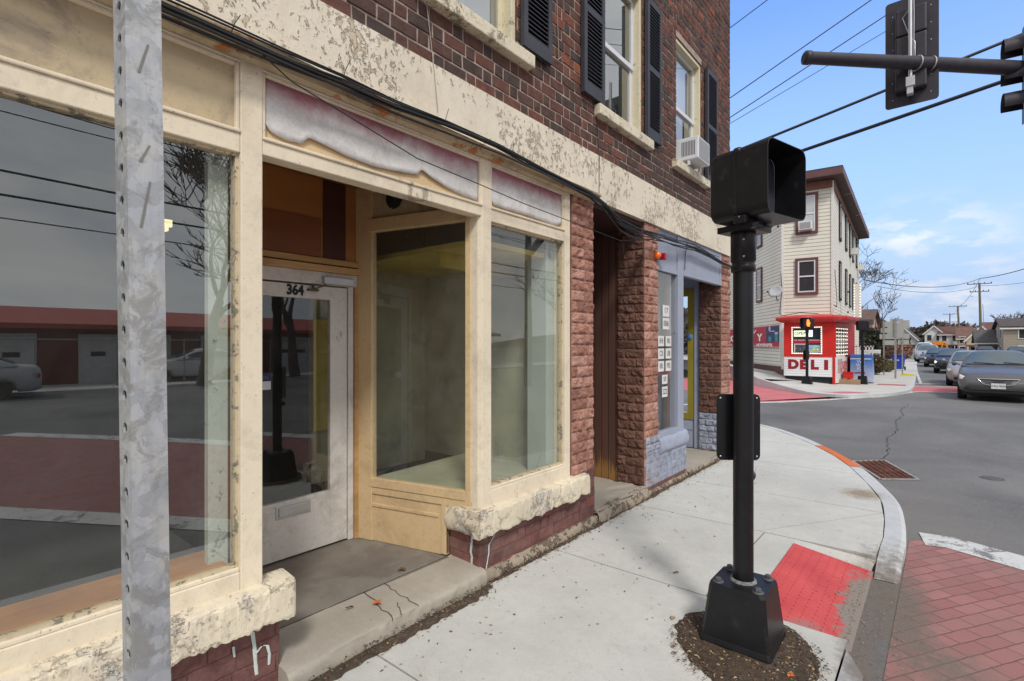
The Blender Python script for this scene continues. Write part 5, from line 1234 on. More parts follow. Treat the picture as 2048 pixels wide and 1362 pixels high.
wire(*ext((-1.88,14.55,8.35),(3.15,16.0,11.3),.3,2),.013,.0,'thin overhead wire, upper one of the three fanning out from the brick corner')
wire(*ext((-1.88,14.55,7.82),(3.6,17.0,11.35),.3,2),.013,.0,'thin overhead wire, middle one of the three fanning out from the brick corner')
wire(*ext((-1.86,14.56,7.67),(4.6,17.5,11.4),.3,2),.008,.0,'thinnest overhead wire, lowest of the three fanning out from the brick corner')
# ================================================================== THE FAR CORNER: DELI HOUSE
def m_siding(name,c,pitch=.115,dark=.32):
    m,t,b,o=newmat(name)
    g=nd(t,'ShaderNodeNewGeometry'); s=nd(t,'ShaderNodeSeparateXYZ'); lk(t,g.outputs['Position'],s.inputs[0])
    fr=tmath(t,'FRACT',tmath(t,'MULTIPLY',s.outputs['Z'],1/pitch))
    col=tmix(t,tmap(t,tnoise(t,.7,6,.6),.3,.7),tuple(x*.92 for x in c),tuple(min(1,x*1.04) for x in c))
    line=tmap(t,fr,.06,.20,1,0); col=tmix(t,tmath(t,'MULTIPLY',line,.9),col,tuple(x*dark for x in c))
    lk(t,col,b.inputs['Base Color']); b.inputs['Roughness'].default_value=.6; tbump(t,b,tmath(t,'SUBTRACT',1.,fr),.8,.02); return m
M_side=m_siding('vinyl_siding_cream',(.70,.67,.58),.165,.22)
M_maroon=mat('maroon_trim',(.13,.055,.055),.6,0,.1,3,.1)
M_trimw=mat('white_trim',(.70,.69,.66),.5,0,.06,3,.1)
M_soffit=mat('brown_soffit',(.085,.06,.055),.7,0,.15,2,.1)
M_winB=mat_glass('far_glass',refl=.10,dirt=.01); 
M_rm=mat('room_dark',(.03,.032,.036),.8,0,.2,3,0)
M_pave=mat('paver',(.2,.1,.08),.9)
M_fbrick=mat('far_foundation_brick',(.13,.065,.05),.9,0,.4,14,.5,30,dirt=(.3,.2,.16),dirt_amt=.4,dirt_scale=9)
def gz(x,y):
    return gz0(x,y)-max(0,min(1,(y-65)/50))*.85
def gz0(x,y):  # far pavement height: rises gently to the left along the side street
    return max(0,min(.9,.0+max(0,-.9-x)*.085+max(0,-3.2-x)*.10))
# far pavement and its kerb
FK=[(-14,40),(-9.2,32.8),(-5.9,27.8),(-4.2,25.1),(-2.4,22.4),(-1.4,21.1),(-.5,20.3),(.2,20.35),(.9,21.3),(1.38,22.7),(1.60,24.4),(1.60,27.5),(1.52,32),(1.22,45),(.80,63),(.2,82),(-2.5,125)]
fd=dens(FK,4)
mb=MB(); 
back=[(x-(9 if y>40 else 6),y+6) for x,y in fd]
for i in range(len(fd)-1):
    a,b=fd[i],fd[i+1]
    # a band 3.4 m wide inside the kerb, fanned towards the house
    def inn(p,k):
        c=(-3.2,27.5) if p[1]<26 and p[0]>-3.2 else (p[0]-2.6,p[1]+ (1.6 if p[0]<-3 else 0))
        if p[0]<=-3.2: c=(p[0]+2.2,p[1]+2.4)
        if p[1]>=26: c=(p[0]-(3.2 if p[1]<32 else 2.3),p[1])
        return (p[0]+(c[0]-p[0])*k,p[1]+(c[1]-p[1])*k)
    for k0,k1 in ((.0,.5),(.5,1.0)):
        P=[inn(a,k0),inn(b,k0),inn(b,k1),inn(a,k1)]
        mb.face([(p[0],p[1],gz(*p)+.0) for p in P],0,.5,True)
mb.build('far_sidewalk',M_farconc,kind='structure')
mb=MB(); kerbstrip(mb,[(x+.0,y) for x,y in fd[::-1]],.15,[gz(*p)+.004 for p in fd[::-1]],-.12) if False else None
a_=fd; 
b_=offs(fd,.14)
for i in range(len(fd)-1):
    p,q,r_,s_=fd[i],fd[i+1],b_[i+1],b_[i]
    zA,zB=gz(*p),gz(*q)
    mb.face([(p[0],p[1],zA+.004),(q[0],q[1],zB+.004),(r_[0],r_[1],zB+.004),(s_[0],s_[1],zA+.004)]); mb.face([(s_[0],s_[1],zA+.004),(r_[0],r_[1],zB+.004),(r_[0],r_[1],-.12),(s_[0],s_[1],-.12)])
mb.build('far_kerb',M_kerb,kind='structure')
# tactile strips on the far ramps
mb=MB(); mb.face([(-.75,20.75,.012),(-.05,20.55,.012),(.75,21.4,.012),(.1,21.5,.012)]); mb.build('red_ramp_strip',M_xred,kind='structure')
mb=MB(); mb.face([(.55,26.0,.012),(1.5,26.0,.012),(1.5,26.6,.012),(.55,26.6,.012)]); mb.build('red_ramp_strip',M_xred,kind='structure')
DH=empty('deli_house',(-1.13,26.85,0),label='three storey cream sided corner house with maroon window trim above the red deli booth',cat='house')
C0=Vector((-1.13,26.85,0))
A=Vector((-3.10,26.65,0)); Lend=A+Vector((-.522,.853,0))*11.5; Send=C0+Vector((-.042,.999,0))*16.3; Bk=Lend+Vector((3,10,0))
WT=8.99
foot=[A,C0,Send,Vector((-8,44,0)),Lend]
mb=MB()
for i in range(len(foot)):
    p,q=foot[i],foot[(i+1)%len(foot)]
    mb.face([(p.x-C0.x,p.y-C0.y,.62),(q.x-C0.x,q.y-C0.y,.62),(q.x-C0.x,q.y-C0.y,WT),(p.x-C0.x,p.y-C0.y,WT)][::1])
mb.build('wall',M_side,DH)
mb=MB()
for i in range(len(foot)):
    p,q=foot[i],foot[(i+1)%len(foot)]
    mb.face([(p.x-C0.x,p.y-C0.y,-.1),(q.x-C0.x,q.y-C0.y,-.1),(q.x-C0.x,q.y-C0.y,.62),(p.x-C0.x,p.y-C0.y,.62)])
mb.build('foundation',M_fbrick,DH)
mb=MB()
for p in (A,C0,Lend,Send):
    q=p-C0; mb.box(q.x-.05,q.x+.05,q.y-.05,q.y+.05,.5,WT)
mb.build('corner_trim',M_trimw,DH)
mb=MB(); mb.bar((A.x-C0.x,A.y-C0.y-.04,8.86),(0,-.04,8.86),.06,.36); d=Vector((-.042,.999,0)); mb.bar((.04,0,8.86),(Send.x-C0.x+.04,Send.y-C0.y,8.86),.06,.36)
q=Lend-C0; mb.bar((A.x-C0.x-.03,A.y-C0.y-.02,8.86),(q.x-.03,q.y-.02,8.86),.06,.36); mb.build('frieze',mat('brown_frieze',(.20,.09,.06),.7),DH)
# roof with wide eaves, dark soffit panels
mb=MB(); ov=.62
fo=[A+Vector((-.15,-ov,0)),C0+Vector((ov*.75,-ov,0)),Send+Vector((ov,.4,0)),Vector((-8,44.5,0)),Lend+Vector((-ov,-.3,0))]
mb.prism([(p.x-C0.x,p.y-C0.y) for p in fo],9.06,9.10); mb.build('soffit',M_soffit,DH)
mb=MB(); mb.prism([((p.x-C0.x)*1.01,(p.y-C0.y)*1.005) for p in fo],9.10,9.36); mb.build('roof_fascia',M_maroon,DH)
mb=MB(); mb.prism([((p.x-C0.x),(p.y-C0.y)) for p in fo],9.36,9.42); mb.build('roof',mat('roof_felt',(.05,.05,.055),.9),DH)
mb=MB()
for yy in (3.3,8.5,13.5): mb.bar((0,yy,9.056),(ov*.85,yy-.2,9.056),.035,.01)
mb.build('soffit_joint',M_trimw,DH)
def dwin(o,n,w,z0,z1,trim=M_maroon,ac=False,curt=True):
    """window on a wall: o = centre on the wall (house space), n = outward normal"""
    n=Vector(n).normalized(); ang=math.atan2(n.y,n.x)+math.pi/2
    t=empty('window',(o[0]+n.x*.01,o[1]+n.y*.01,0),ang); t.parent=DH
    tr=.11; mb=MB()
    mb.box(-w/2-tr,-w/2,-.06,.0,z0-tr,z1+tr);mb.box(w/2,w/2+tr,-.06,0,z0-tr,z1+tr);mb.box(-w/2,w/2,-.06,0,z1,z1+tr);mb.box(-w/2,w/2,-.07,0,z0-tr,z0); mb.build('trim',trim,t)
    mb=MB(); f=.055; zm=(z0+z1)/2; mb.box(-w/2,-w/2+f,-.045,0,z0,z1);mb.box(w/2-f,w/2,-.045,0,z0,z1);mb.box(-w/2+f,w/2-f,-.045,0,z1-f,z1);mb.box(-w/2+f,w/2-f,-.045,0,z0,z0+f);mb.box(-w/2+f,w/2-f,-.045,0,zm-.03,zm+.03); mb.build('sash',M_sash,t)
    mb=MB(); mb.face([(-w/2+f,-.03,z0+f),(w/2-f,-.03,z0+f),(w/2-f,-.03,z1-f),(-w/2+f,-.03,z1-f)]); mb.build('pane',M_winB,t)
    mb=MB(); mb.box(-w/2+f,w/2-f,-.012,-.008,z0+f,z1-f); mb.build('blind',M_curt if curt else M_rm,t)
    return t
dwin((-1.0,-.11),(.1,-1,0),.68,6.82,8.45,curt=True)
dwin((-1.0,-.11),(.1,-1,0),.70,4.05,5.50,curt=False)
for k,yy in enumerate((30.0,33.4,36.0,38.3,41.3)):
    x=C0.x-.042*(yy-26.85); 
    dwin((x-C0.x,yy-C0.y),(1,.042,0),.60,6.9,8.60,trim=M_rm,curt=False); dwin((x-C0.x,yy-C0.y),(1,.042,0),.60,3.95,5.65,trim=M_rm,curt=False)
for s_ in (3.2,7.0):
    p=A+Vector((-.522,.853,0))*s_-C0
    for z0,z1 in ((6.9,8.5),(4.0,5.6)): dwin((p.x,p.y),(-.853,-.522,0),.62,z0,z1,curt=False)
t=empty('air_conditioner',(-2.13,26.65,6.86),label='small white air conditioner in the top front window of the deli house',cat='air conditioner')
mb=MB(); mb.box(-.26,.26,-.30,.03,0,.36); mb.build('case',M_trimw,t,bevel=.01); mb=MB(); mb.box(-.22,.22,-.305,-.30,.04,.32); mb.build('grille',bpy.data.materials['ac_grille'],t)
for yy,z,lb in ((36.3,6.95,'nearer air conditioner high on the street side of the deli house'),(42.5,6.75,'farther air conditioner high on the street side of the deli house')):
    t=empty('air_conditioner',(C0.x-.042*(yy-26.85)+.05,yy,z),label=lb,cat='air conditioner'); mb=MB(); mb.box(0,.36,-.25,.25,0,.36); mb.build('case',M_trimw,t,bevel=.01); mb=MB(); mb.box(.36,.365,-.2,.2,.05,.31); mb.build('grille',bpy.data.materials['ac_grille'],t)
# satellite dish on the left wall
t=empty('satellite_dish',(-3.35,26.9,3.98),R(20),'grey satellite dish on the left wall of the deli house','satellite dish')
mb=MB(); mb.lathe([(0,.0),(.12,.012),(.22,.045),(.29,.085),(.293,.075),(.22,.03),(.1,.0)],(-.15,-.45,.15),20,axis=(-.35,-.75,.45)); mb.build('dish',mat('dish_grey',(.38,.39,.41),.6),t)
mb=MB(); mb.tube([(0,0,-.25),(-.1,-.25,-.2),(-.15,-.42,.12)],.02,8); mb.build('mount',M_arm,t)
mb=MB(); mb.tube([(-.15,-.45,-.05),(-.42,-.75,-.1),(-.55,-.88,.1)],.014,6); mb.box(-.60,-.52,-.93,-.85,.08,.16); mb.build('feed_arm',M_arm,t)
t=MB(); t.tube([(-3.14,26.45,5.0),(-3.1,26.5,4.2),(-3.2,26.5,3.1),(-2.9,25.6,2.95),(-2.2,25.6,3.06),(-1.5,25.7,3.0)],.016,6); tag(t.build('hanging_wire',M_cable),'black wire running down the cream siding to the roof of the red booth','wire')
t=MB(); t.tube([(-1.05,26.9,5.0),(-.98,27.0,3.6),(-.95,26.6,3.3),(-1.02,26.4,3.4)],.014,6); tag(t.build('hanging_wire',M_cable),'black wire looping at the right corner of the deli house','wire')
# banner on the left wall
M_redb=mat('banner_red',(.42,.012,.03),.6,0,.1,4,.05); M_wht=mat('lettering_white',(.82,.82,.80),.6,bump=0); M_navy=mat('print_navy',(.02,.03,.09),.6,bump=0); M_teal=mat('print_teal',(.03,.22,.28),.6,0,.3,5,0)
BN=empty('banner',(A.x,A.y,0),math.atan2(-.853,.522)+math.pi/1,'long red grocery banner with white lettering and printed drinks on the deli house','banner')
ux=Vector((.522,-.853,0))   # rightwards along the wall as seen
BN.rotation_euler=(0,0,math.atan2(ux.y,ux.x))
mb=MB(); mb.box(-10.6,-.10,-.09,-.05,1.50,2.58); mb.build('board',M_redb,BN)
def bt(s_,x,z,size,sx=1.,sh=0.,m=M_wht,name='lettering',off=.0): return textobj(name,s_,size,m,BN,(x,-.094,z),(R(90),0,0),.004,sx=sx,shear=sh,font_off=off)
bt('Lottery',-5.6,2.36,.50,2.6,.3,off=.006); bt('GRO',-8.9,2.0,.52,3.4,off=.02); bt('CER',-5.6,2.0,.52,2.6,off=.02); bt('Y',-2.95,2.0,.52,2.2,off=.02); bt('SODA - FRUIT - CIGARETTES - NEWSPAPER',-5.2,1.62,.20,2.15,off=.006)
mb=MB(); mb.box(-1.95,-.16,-.097,-.091,1.76,2.54); mb.build('print_navy_panel',M_navy,BN)
mb=MB(); mb.box(-.72,-.32,-.103,-.098,1.78,2.25); mb.box(-1.62,-1.2,-.103,-.098,1.80,2.05); mb.build('print_teal_panel',M_teal,BN)
mb=MB(); mb.box(-.72,-.32,-.108,-.104,2.15,2.25); mb.box(-1.35,-.75,-.108,-.104,2.28,2.33); mb.lathe([(.14,0),(.14,.004),(0,.004)],(-1.45,-.098,2.42),14,axis=(0,-1,0)); mb.build('print_highlight',mat('print_pale',(.45,.5,.75),.6,bump=0),BN)
mb=MB()
for k in range(60): mb.box(-8.5+k*.14,-8.5+k*.14+.08,-.095,-.09,1.515,1.545)
mb.build('dashed_border',M_wht,BN)
mb=MB(); mb.box(-.13,-.03,-.10,-.02,.9,2.62); mb.build('edge_strip',M_trimw,BN)
# the red booth
M_red=mat('booth_red',(.60,.022,.015),.45,0,.12,2,.1); M_red2=mat('booth_red_shaded',(.36,.012,.018),.5,0,.12,2,.1)  # second red: same booth paint, shade of the turned-away side put into the colour
M_wsid=m_siding('booth_white_siding',(.78,.79,.80),.10,.7)
M_bulb=mat_emit('warm_bulb',(1,.86,.72),1.3)
KO=empty('deli_booth',(-.78,25.0,0),label='red and white corner booth reading DELI with lit bulbs round its window',cat='booth')
W0=1.93
mb=MB()
mb.box(-W0,-W0+.30,-.0,.10,1.20,2.62); mb.box(-.47,0,0,.10,1.20,2.62); mb.box(-W0+.30,-.47,0,.10,2.42,2.62); mb.box(-W0+.30,-.47,0,.10,1.20,1.25); mb.box(-W0-.0,0,-.012,.0,1.13,1.20); mb.box(-.10,.0,-.02,.02,.0,1.13)
mb.build('red_front',M_red,KO)
mb=MB(); mb.box(-W0,-.10,0,.1,.30,1.13); mb.build('white_front',M_wsid,KO)
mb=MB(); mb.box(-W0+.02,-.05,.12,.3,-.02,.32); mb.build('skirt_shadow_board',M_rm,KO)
mb=MB(); mb.box(-W0,-W0+.06,.1,1.6,.3,2.62); mb.build('side_wall',M_wsid,KO)
r0=Vector((0,0,0)); r1=Vector((.23,1.8,0)); rd=(r1-r0).normalized(); rn=Vector((rd.y,-rd.x,0))
mb=MB(); 
def rb(u0,u1,z0,z1,d0,d1): 
    p=[r0+rd*u0+rn*d0,r0+rd*u1+rn*d0,r0+rd*u1+rn*d1,r0+rd*u0+rn*d1]; mb.prism([(v.x,v.y) for v in p],z0,z1)
rb(0,1.80,.05,1.13,-.08,0); mb.build('white_side',M_trimw,KO)
mb=MB(); rb(0,.10,1.13,2.62,-.08,0); rb(1.70,2.9,.1,2.62,-.08,.0); rb(.10,1.7,2.38,2.62,-.08,0); mb.build('red_side',M_red2,KO)
mb=MB(); rb(.10,1.70,1.20,2.38,-.07,-.05); mb.build('side_glass_panel',M_rm,KO)
mb=MB()
for k in range(9):
    z=1.22+k*.14; rb(.10,1.7,z-.012,z+.012,-.03,-.01)
for k in range(5):
    u=.12+k*.39; rb(u-.02,u+.02,1.2,2.4,-.03,-.01)
LAT=mb.build('lattice',M_trimw,KO)
mb=MB()
def bulb(p,par):
    global BULB
    if BULB is None:
        b=MB(); b.lathe([(.0,-.03),(.03,0),(0,.03)],(0,0,0),6); BULB=b.build('bulb',M_bulb,par); o=BULB
    else: o=BULB.copy(); COL.objects.link(o); o.parent=par
    o.location=p
BULB=None
for k in range(8):
    for j in range(6):
        p=r0+rd*(.14+j*.30)+rn*.02; bulb((p.x,p.y,1.24+k*.155),LAT)
# posters low on the side
mb=MB(); rb(.35,.95,.45,1.05,.0,.006); mb.build('poster',mat('poster_mixed',(.45,.35,.36),.7,0,.5,14,0,dirt=(.4,.02,.03),dirt_amt=.9,dirt_scale=7,dirt_th=.5),KO)
mb=MB(); rb(1.0,1.65,.25,.95,.0,.006); mb.build('poster',mat('poster_red',(.5,.08,.08),.7,0,.5,14,0,dirt=(.7,.65,.6),dirt_amt=.9,dirt_scale=9,dirt_th=.5),KO)
# window of the booth
mb=MB(); x0,x1,z0,z1=-W0+.30,-.47,1.25,2.42; f=.05
mb.box(x0,x0+f,-.02,.06,z0,z1);mb.box(x1-f,x1,-.02,.06,z0,z1);mb.box(x0+f,x1-f,-.02,.06,z1-f,z1);mb.box(x0+f,x1-f,-.02,.06,z0,z0+f); WFR=mb.build('window_frame',M_trimw,KO)
for k in range(15):
    x=x0+.03+(x1-x0-.06)*k/14
    for z in (z0+.03,z1-.03): bulb((x,-.04,z),WFR)
for k in range(1,12):
    z=z0+.03+(z1-z0-.06)*k/12
    for x in (x0+.03,x1-.03): bulb((x,-.04,z),WFR)
mb=MB(); mb.box(x0+f,x1-f,.05,.055,z0+f,z1-f); mb.build('window_glass',mat('shop_glass_dark',(.03,.035,.045),.15,0,.4,4,0),KO)
mb=MB(); mb.box(x0+.09,x0+.62,.03,.045,2.0,2.26); mb.build('open_sign_board',mat_emit('sign_white',(.95,1.,.72),1.0),KO); textobj('open_lettering','OPEN',.20,mat('open_ink',(.15,.30,.10),.5,bump=0),KO,(x0+.355,.027,2.13),(R(90),0,0),.001,sx=.95,font_off=.004)
mb=MB(); mb.box(x0+.64,x0+.80,.03,.045,1.99,2.27); mb.build('white_sign',mat_emit('sign_cold',(.9,.97,1.),1.0),KO)
mb=MB(); mb.box(x0+.06,x1-.06,.03,.045,1.70,1.87); mb.build('red_strip_sign',M_redb,KO); textobj('strip_lettering','ICE CREAM - SANDWICHES',.085,M_wht,KO,((x0+x1)/2,.026,1.84),(R(90),0,0),.001,sx=.92)
mb=MB(); mb.box(x0+.13,x0+.52,.03,.045,1.34,1.66); mb.build('dark_poster',mat('poster_dark',(.06,.07,.09),.5,0,.8,20,0,dirt=(.4,.42,.45),dirt_amt=.8,dirt_scale=12,dirt_th=.56),KO)
mb=MB(); mb.box(x0+.10,x0+.13,.03,.045,1.32,1.69); mb.box(x0+.13,x0+.55,.03,.045,1.66,1.69); mb.build('poster_edge',M_wht,KO)
mb=MB(); mb.box(x0+.66,x1-.08,.03,.045,1.32,1.64); mb.build('sky_poster',mat('poster_sky',(.32,.52,.62),.5,0,.3,9,0),KO)
mb=MB(); mb.lathe([(.055,0),(.055,.004),(0,.004)],(x0+.84,.03,1.42),10,axis=(0,-1,0)); mb.lathe([(.055,0),(.055,.004),(0,.004)],(x0+.97,.03,1.43),10,axis=(0,-1,0)); mb.build('poster_fruit',mat('poster_yellow',(.7,.62,.04),.5,bump=0),KO)
M_dred=mat('deli_letter_red',(.30,.012,.022),.6,bump=0)
for s_,x in (('D',-1.56),('E',-1.17),('L',-.76),('I',-.33)):
    textobj('lettering_'+s_.lower(),s_,.52,M_dred,KO,(x,-.004,.785),(R(90),0,0),.004,sx=1.05 if s_!='I' else 1.2,font_off=.035)
# booth roof
mb=MB()
rf=[(-W0-.25,-.35),(.06,-.38),(.42,-.05),(.62,1.9),(.2,2.9),(-.1,1.85),(-W0-.05,1.7)]
def rl(k): return [(x-( -.9-x)*-k if False else x*(1-k)+(-.9)*k,y*(1-k)+.8*k) for x,y in rf]
l0=[(x,y,2.60) for x,y in rl(.16)];l1=[(x,y,2.70) for x,y in rl(.0)];l2=[(x,y,2.80) for x,y in rl(-.01)];l3=[(x,y,2.86) for x,y in rl(.05)];l4=[(x,y,2.95) for x,y in rl(.55)]
vs=l0+l1+l2+l3+l4;n=7;fs=[tuple(range(n))[::-1]]+[(i*n+k,i*n+(k+1)%n,(i+1)*n+(k+1)%n,(i+1)*n+k) for i in range(4) for k in range(n)]+[tuple(range(4*n,5*n))]
mb.mesh(vs,fs); mb.build('roof',mat('booth_roof_red',(.48,.03,.03),.5,0,.2,2,.1,dirt=(.5,.28,.26),dirt_amt=.4),KO)
# blade sign on the street side
t=empty('blade_sign',(-.60,30.2,0),label='tall narrow white lit sign bracketed to the street side of the deli house',cat='sign')
mb=MB(); mb.box(-.10,.22,-.10,.10,2.95,4.62); mb.build('box',M_trimw,t,bevel=.02)
mb=MB()
for k in range(12):
    for x in (-.06,.18): mb.lathe([(0,-.03),(.03,0),(0,.03)],(x,-.12,3.03+k*.137),6)
mb.build('bulbs',M_bulb,t)
mb=MB(); mb.box(-.36,-.3,-.05,.05,3.2,3.3); mb.box(-.36,-.3,-.05,.05,4.2,4.3); mb.box(-.3,.7,-.35,.35,2.62,2.86); mb.build('bracket',M_soffit,t)
# things at the booth's right side
t=empty('red_crate',(-.42,25.85,0),label='small red crate on a wooden box beside the booth',cat='crate'); mb=MB(); mb.box(-.17,.17,-.15,.15,.22,.5); mb.box(-.19,.19,-.17,.17,.46,.5); mb.build('crate',M_red,t,bevel=.01)
t=empty('wooden_box',(-.33,25.75,0),label='low tan wooden box on the pavement at the right foot of the booth',cat='box'); mb=MB(); mb.box(-.42,.34,-.25,.25,0,.19); mb.build('box',mat('box_tan',(.35,.22,.13),.8),t,bevel=.01)
# ice chest
IC=empty('ice_chest',(-.06,27.0,0),R(2),'blue and white outdoor ice chest reading WE SELL ICE behind the second far pedestrian signal','ice chest')
def m_ice():
    m,t,b,o=newmat('ice_blue'); g=nd(t,'ShaderNodeNewGeometry'); s=nd(t,'ShaderNodeSeparateXYZ'); lk(t,g.outputs['Position'],s.inputs[0])
    z=tmath(t,'ADD',s.outputs['Z'],tmap(t,tnoise(t,3,4,.6),.3,.7,-.1,.1)); col=tmix(t,tmap(t,z,.15,1.0),(.50,.58,.74),(.03,.15,.48)); lk(t,col,b.inputs['Base Color']); b.inputs['Roughness'].default_value=.4; return m
M_ice=m_ice()
mb=MB(); mb.mesh([(-.40,-.35,.05),(.45,-.35,.05),(.45,.35,.05),(-.40,.35,.05),(-.40,-.35,1.22),(.40,-.35,1.22),(.40,.25,1.22),(-.40,.25,1.22)],[(0,3,2,1),(4,5,6,7),(0,1,5,4),(1,2,6,5),(2,3,7,6),(3,0,4,7)]); mb.build('cabinet',M_ice,IC,bevel=.02)
mb=MB(); mb.box(-.34,.34,-.365,-.35,.15,.16); mb.box(-.40,.36,-.362,-.35,1.02,1.06); mb.build('door_seam',M_trimw,IC)
for s_,z,sz in (('WE',.92,.17),('SELL',.77,.17),('ICE',.62,.17)): textobj('lettering',s_,sz,M_wht,IC,(-.02,-.358,z),(R(90),0,0),.002,sx=1.1)
textobj('lettering','APPLE',.10,M_dred,IC,(-.05,-.358,.43),(R(90),0,0),.002,sx=1.4,font_off=.004)
mb=MB(); mb.lathe([(.08,0),(.08,.003),(0,.003)],(.14,-.353,.25),12,axis=(0,-1,0)); mb.build('fruit_print',M_dred,IC)
t=empty('white_rack',(.0,27.9,0),label='white railed rack rising behind the ice chest',cat='rack'); mb=MB()
mb.box(-.5,.3,-.02,.02,1.55,1.6); 
for k in range(7): mb.box(-.5+k*.12,-.44+k*.12,-.02,.02,0,1.6)
mb.build('bars',M_trimw,t)
# ================================================================== CARS
def fz(y): return -max(0,min(1,(y-65)/50))*.85      # the street dips away beyond the queue
def carpaint(name,c,metal=.3): return mat(name,c,.42,metal*.3,.03,3,0,coat=.25,spec=.35)
M_tyre=mat('tyre_rubber',(.018,.018,.018),.85,bump=0); M_rim=mat('alloy_rim',(.33,.33,.35),.35,.8,bump=0)
M_carglass=mat('car_glass',(.055,.085,.10),.06,0,.15,2,0,spec=.9); M_carblack=mat('car_black_trim',(.014,.014,.015),.5,bump=0); M_chrome=mat('chrome',(.65,.65,.67),.15,.95,.02,bump=0)
M_lamp=mat('headlamp_glass',(.80,.82,.84),.12,.2,.1,30,0,spec=.9); M_lit=mat_emit('lit_headlamp',(1.,.88,.68),1.6); M_plate=mat('number_plate',(.72,.72,.70),.5,bump=0); M_tail=mat('tail_lamp',(.35,.01,.01),.2,bump=0)
def interp(t,x):
    for (a,b),(c,d) in zip(t[:-1],t[1:]):
        if x<=c: 
            s=max(0,(x-a)/(c-a)); s=s*s*(3-2*s) if False else s; return b+(d-b)*s
    return t[-1][1]
def make_car(name,loc,heading,paint,label,cat='car',kind='sedan',plate='WKJ-9606',lit=False,full=True):
    """heading: direction the nose points, clockwise from +Y. local: -Y = nose"""
    t=empty(name,loc,-heading+math.pi,label,cat)
    if kind=='sedan':
        L,W,H=4.85,1.86,1.48
        hood=[(-2.42,.60),(-2.36,.70),(-2.15,.80),(-1.6,.90),(-1.0,.985),(-.7,1.0),(1.3,1.05),(1.7,1.08),(2.25,1.05),(2.38,.95),(2.43,.75)]
        roof=[(-.95,1.0),(-.15,1.40),(.25,1.47),(.9,1.45),(1.25,1.37),(1.85,1.09)]
    elif kind=='suv':
        L,W,H=4.7,1.9,1.72
        hood=[(-2.35,.72),(-2.3,.86),(-2.1,.97),(-1.6,1.05),(-1.1,1.10),(-.7,1.12),(1.6,1.15),(2.2,1.15),(2.33,1.05),(2.36,.8)]
        roof=[(-1.05,1.10),(-.35,1.60),(.1,1.70),(1.6,1.68),(2.0,1.55),(2.3,1.12)]
    elif kind=='pickup':
        L,W,H=5.6,1.98,1.85
        hood=[(-2.8,.85),(-2.75,1.02),(-2.5,1.12),(-1.5,1.2),(-1.2,1.22),(.9,1.22),(1.0,1.22),(2.7,1.22),(2.8,1.15),(2.82,.8)]
        roof=[(-1.2,1.22),(-.6,1.75),(-.2,1.84),(.7,1.83),(.95,1.22)]
    else: # van
        L,W,H=5.6,2.0,2.35
        hood=[(-2.8,.9),(-2.75,1.05),(-2.5,1.15),(-2.0,1.25),(-1.8,1.3),(2.7,1.3),(2.8,1.2)]
        roof=[(-2.0,1.28),(-1.3,2.15),(-.9,2.32),(2.5,2.33),(2.75,1.4)]
    y0=-L/2; y1=L/2; mb=MB(); zb=.24 if kind=='sedan' else .32
    N=36; ring=[]
    def wid(y):
        e=(y-y0)/(L); a=min(e,1-e)*L
        k=1-.20*math.exp(-(a/.24)**1.3)-.05*math.exp(-a/.8); return W/2*k
    def sec(y):
        w_=wid(y); zt=interp(hood,y); a=min(y-y0,y1-y); zl=zb+.12*math.exp(-a/.1)
        pts=[(0,zl),(w_*.86,zl),(w_*.965,zl+.08),(w_*1.0,zl+(zt-zl)*.42),(w_*.985,zl+(zt-zl)*.66),(w_*.955,zl+(zt-zl)*.86),(w_*.88,zt-.012),(w_*.7,zt+.01),(w_*.35,zt+.035),(0,zt+.042)]
        return pts
    ys=[y0+L*(0.5-0.5*math.cos(math.pi*i/N)) for i in range(N+1)]
    secs=[sec(y) for y in ys]
    wheels=(y0+.92,y1-1.02); rw=.335 if kind=='sedan' else .38
    vs=[];fs=[];m=len(secs[0])*2-2
    for y,s_ in zip(ys,secs):
        full_=[(x,z) for x,z in s_]+[(-x,z) for x,z in s_[-2:0:-1]]
        # wheel arches: pull the lower side in
        for k,(x,z) in enumerate(full_):
            for wy in wheels:
                dd=math.hypot(y-wy,(z-rw))
                if dd<rw+.07 and abs(x)>W*.3 and z<rw*2+.05:
                    if z<zb+.3: z=min(z+.30,rw+math.sqrt(max(0,(rw+.07)**2-(y-wy)**2)))
            vs.append((x,y,z))
    for i in range(N):
        for k in range(m): fs.append((i*m+k,i*m+(k+1)%m,(i+1)*m+(k+1)%m,(i+1)*m+k))
    fs.append(tuple(range(m))); fs.append(tuple(range(N*m,N*m+m)))
    mb.mesh(vs,fs,0,.5,True); mb.build('body',paint,t,recalc=True)
    # cabin
    mb=MB(); M=16; ya,yb=roof[0][0],roof[-1][0]; cs=[]
    for i in range(M+1):
        y=ya+(yb-ya)*i/M; zr=interp(roof,y); zh=interp(hood,y)-.02; f=(zr-zh)/(H-zh)
        wb=wid(y)*.93; wt=W/2*(.93-.26*f) 
        cs.append((y,[(wb,zh),(wb*.985+(wt-wb)*.12,zh+(zr-zh)*.15),(wt+ (wb-wt)*.22,zh+(zr-zh)*.80),(wt*.96,zr-.03*f),(wt*.7,zr+.015*f),(0,zr+.03*f)]))
    vs=[];m=11
    for y,s_ in cs: vs+=[(x,y,z) for x,z in s_]+[(-x,y,z) for x,z in s_[-2::-1]]
    fs=[(i*m+k,i*m+k+1,(i+1)*m+k+1,(i+1)*m+k) for i in range(M) for k in range(m-1)]
    mb.mesh(vs,fs,0,.5,True); mb.build('cabin',paint,t,recalc=True)
    # glass
    def gl(nm,q,n=6,off=.006):
        mbg=MB(); mbg.grid(q,n,4,0,.5,True); return mbg.build(nm,M_carglass,t)
    yw0,yw1=roof[0][0]+.10,roof[1][0]+.10 if kind!='sedan' else roof[1][0]
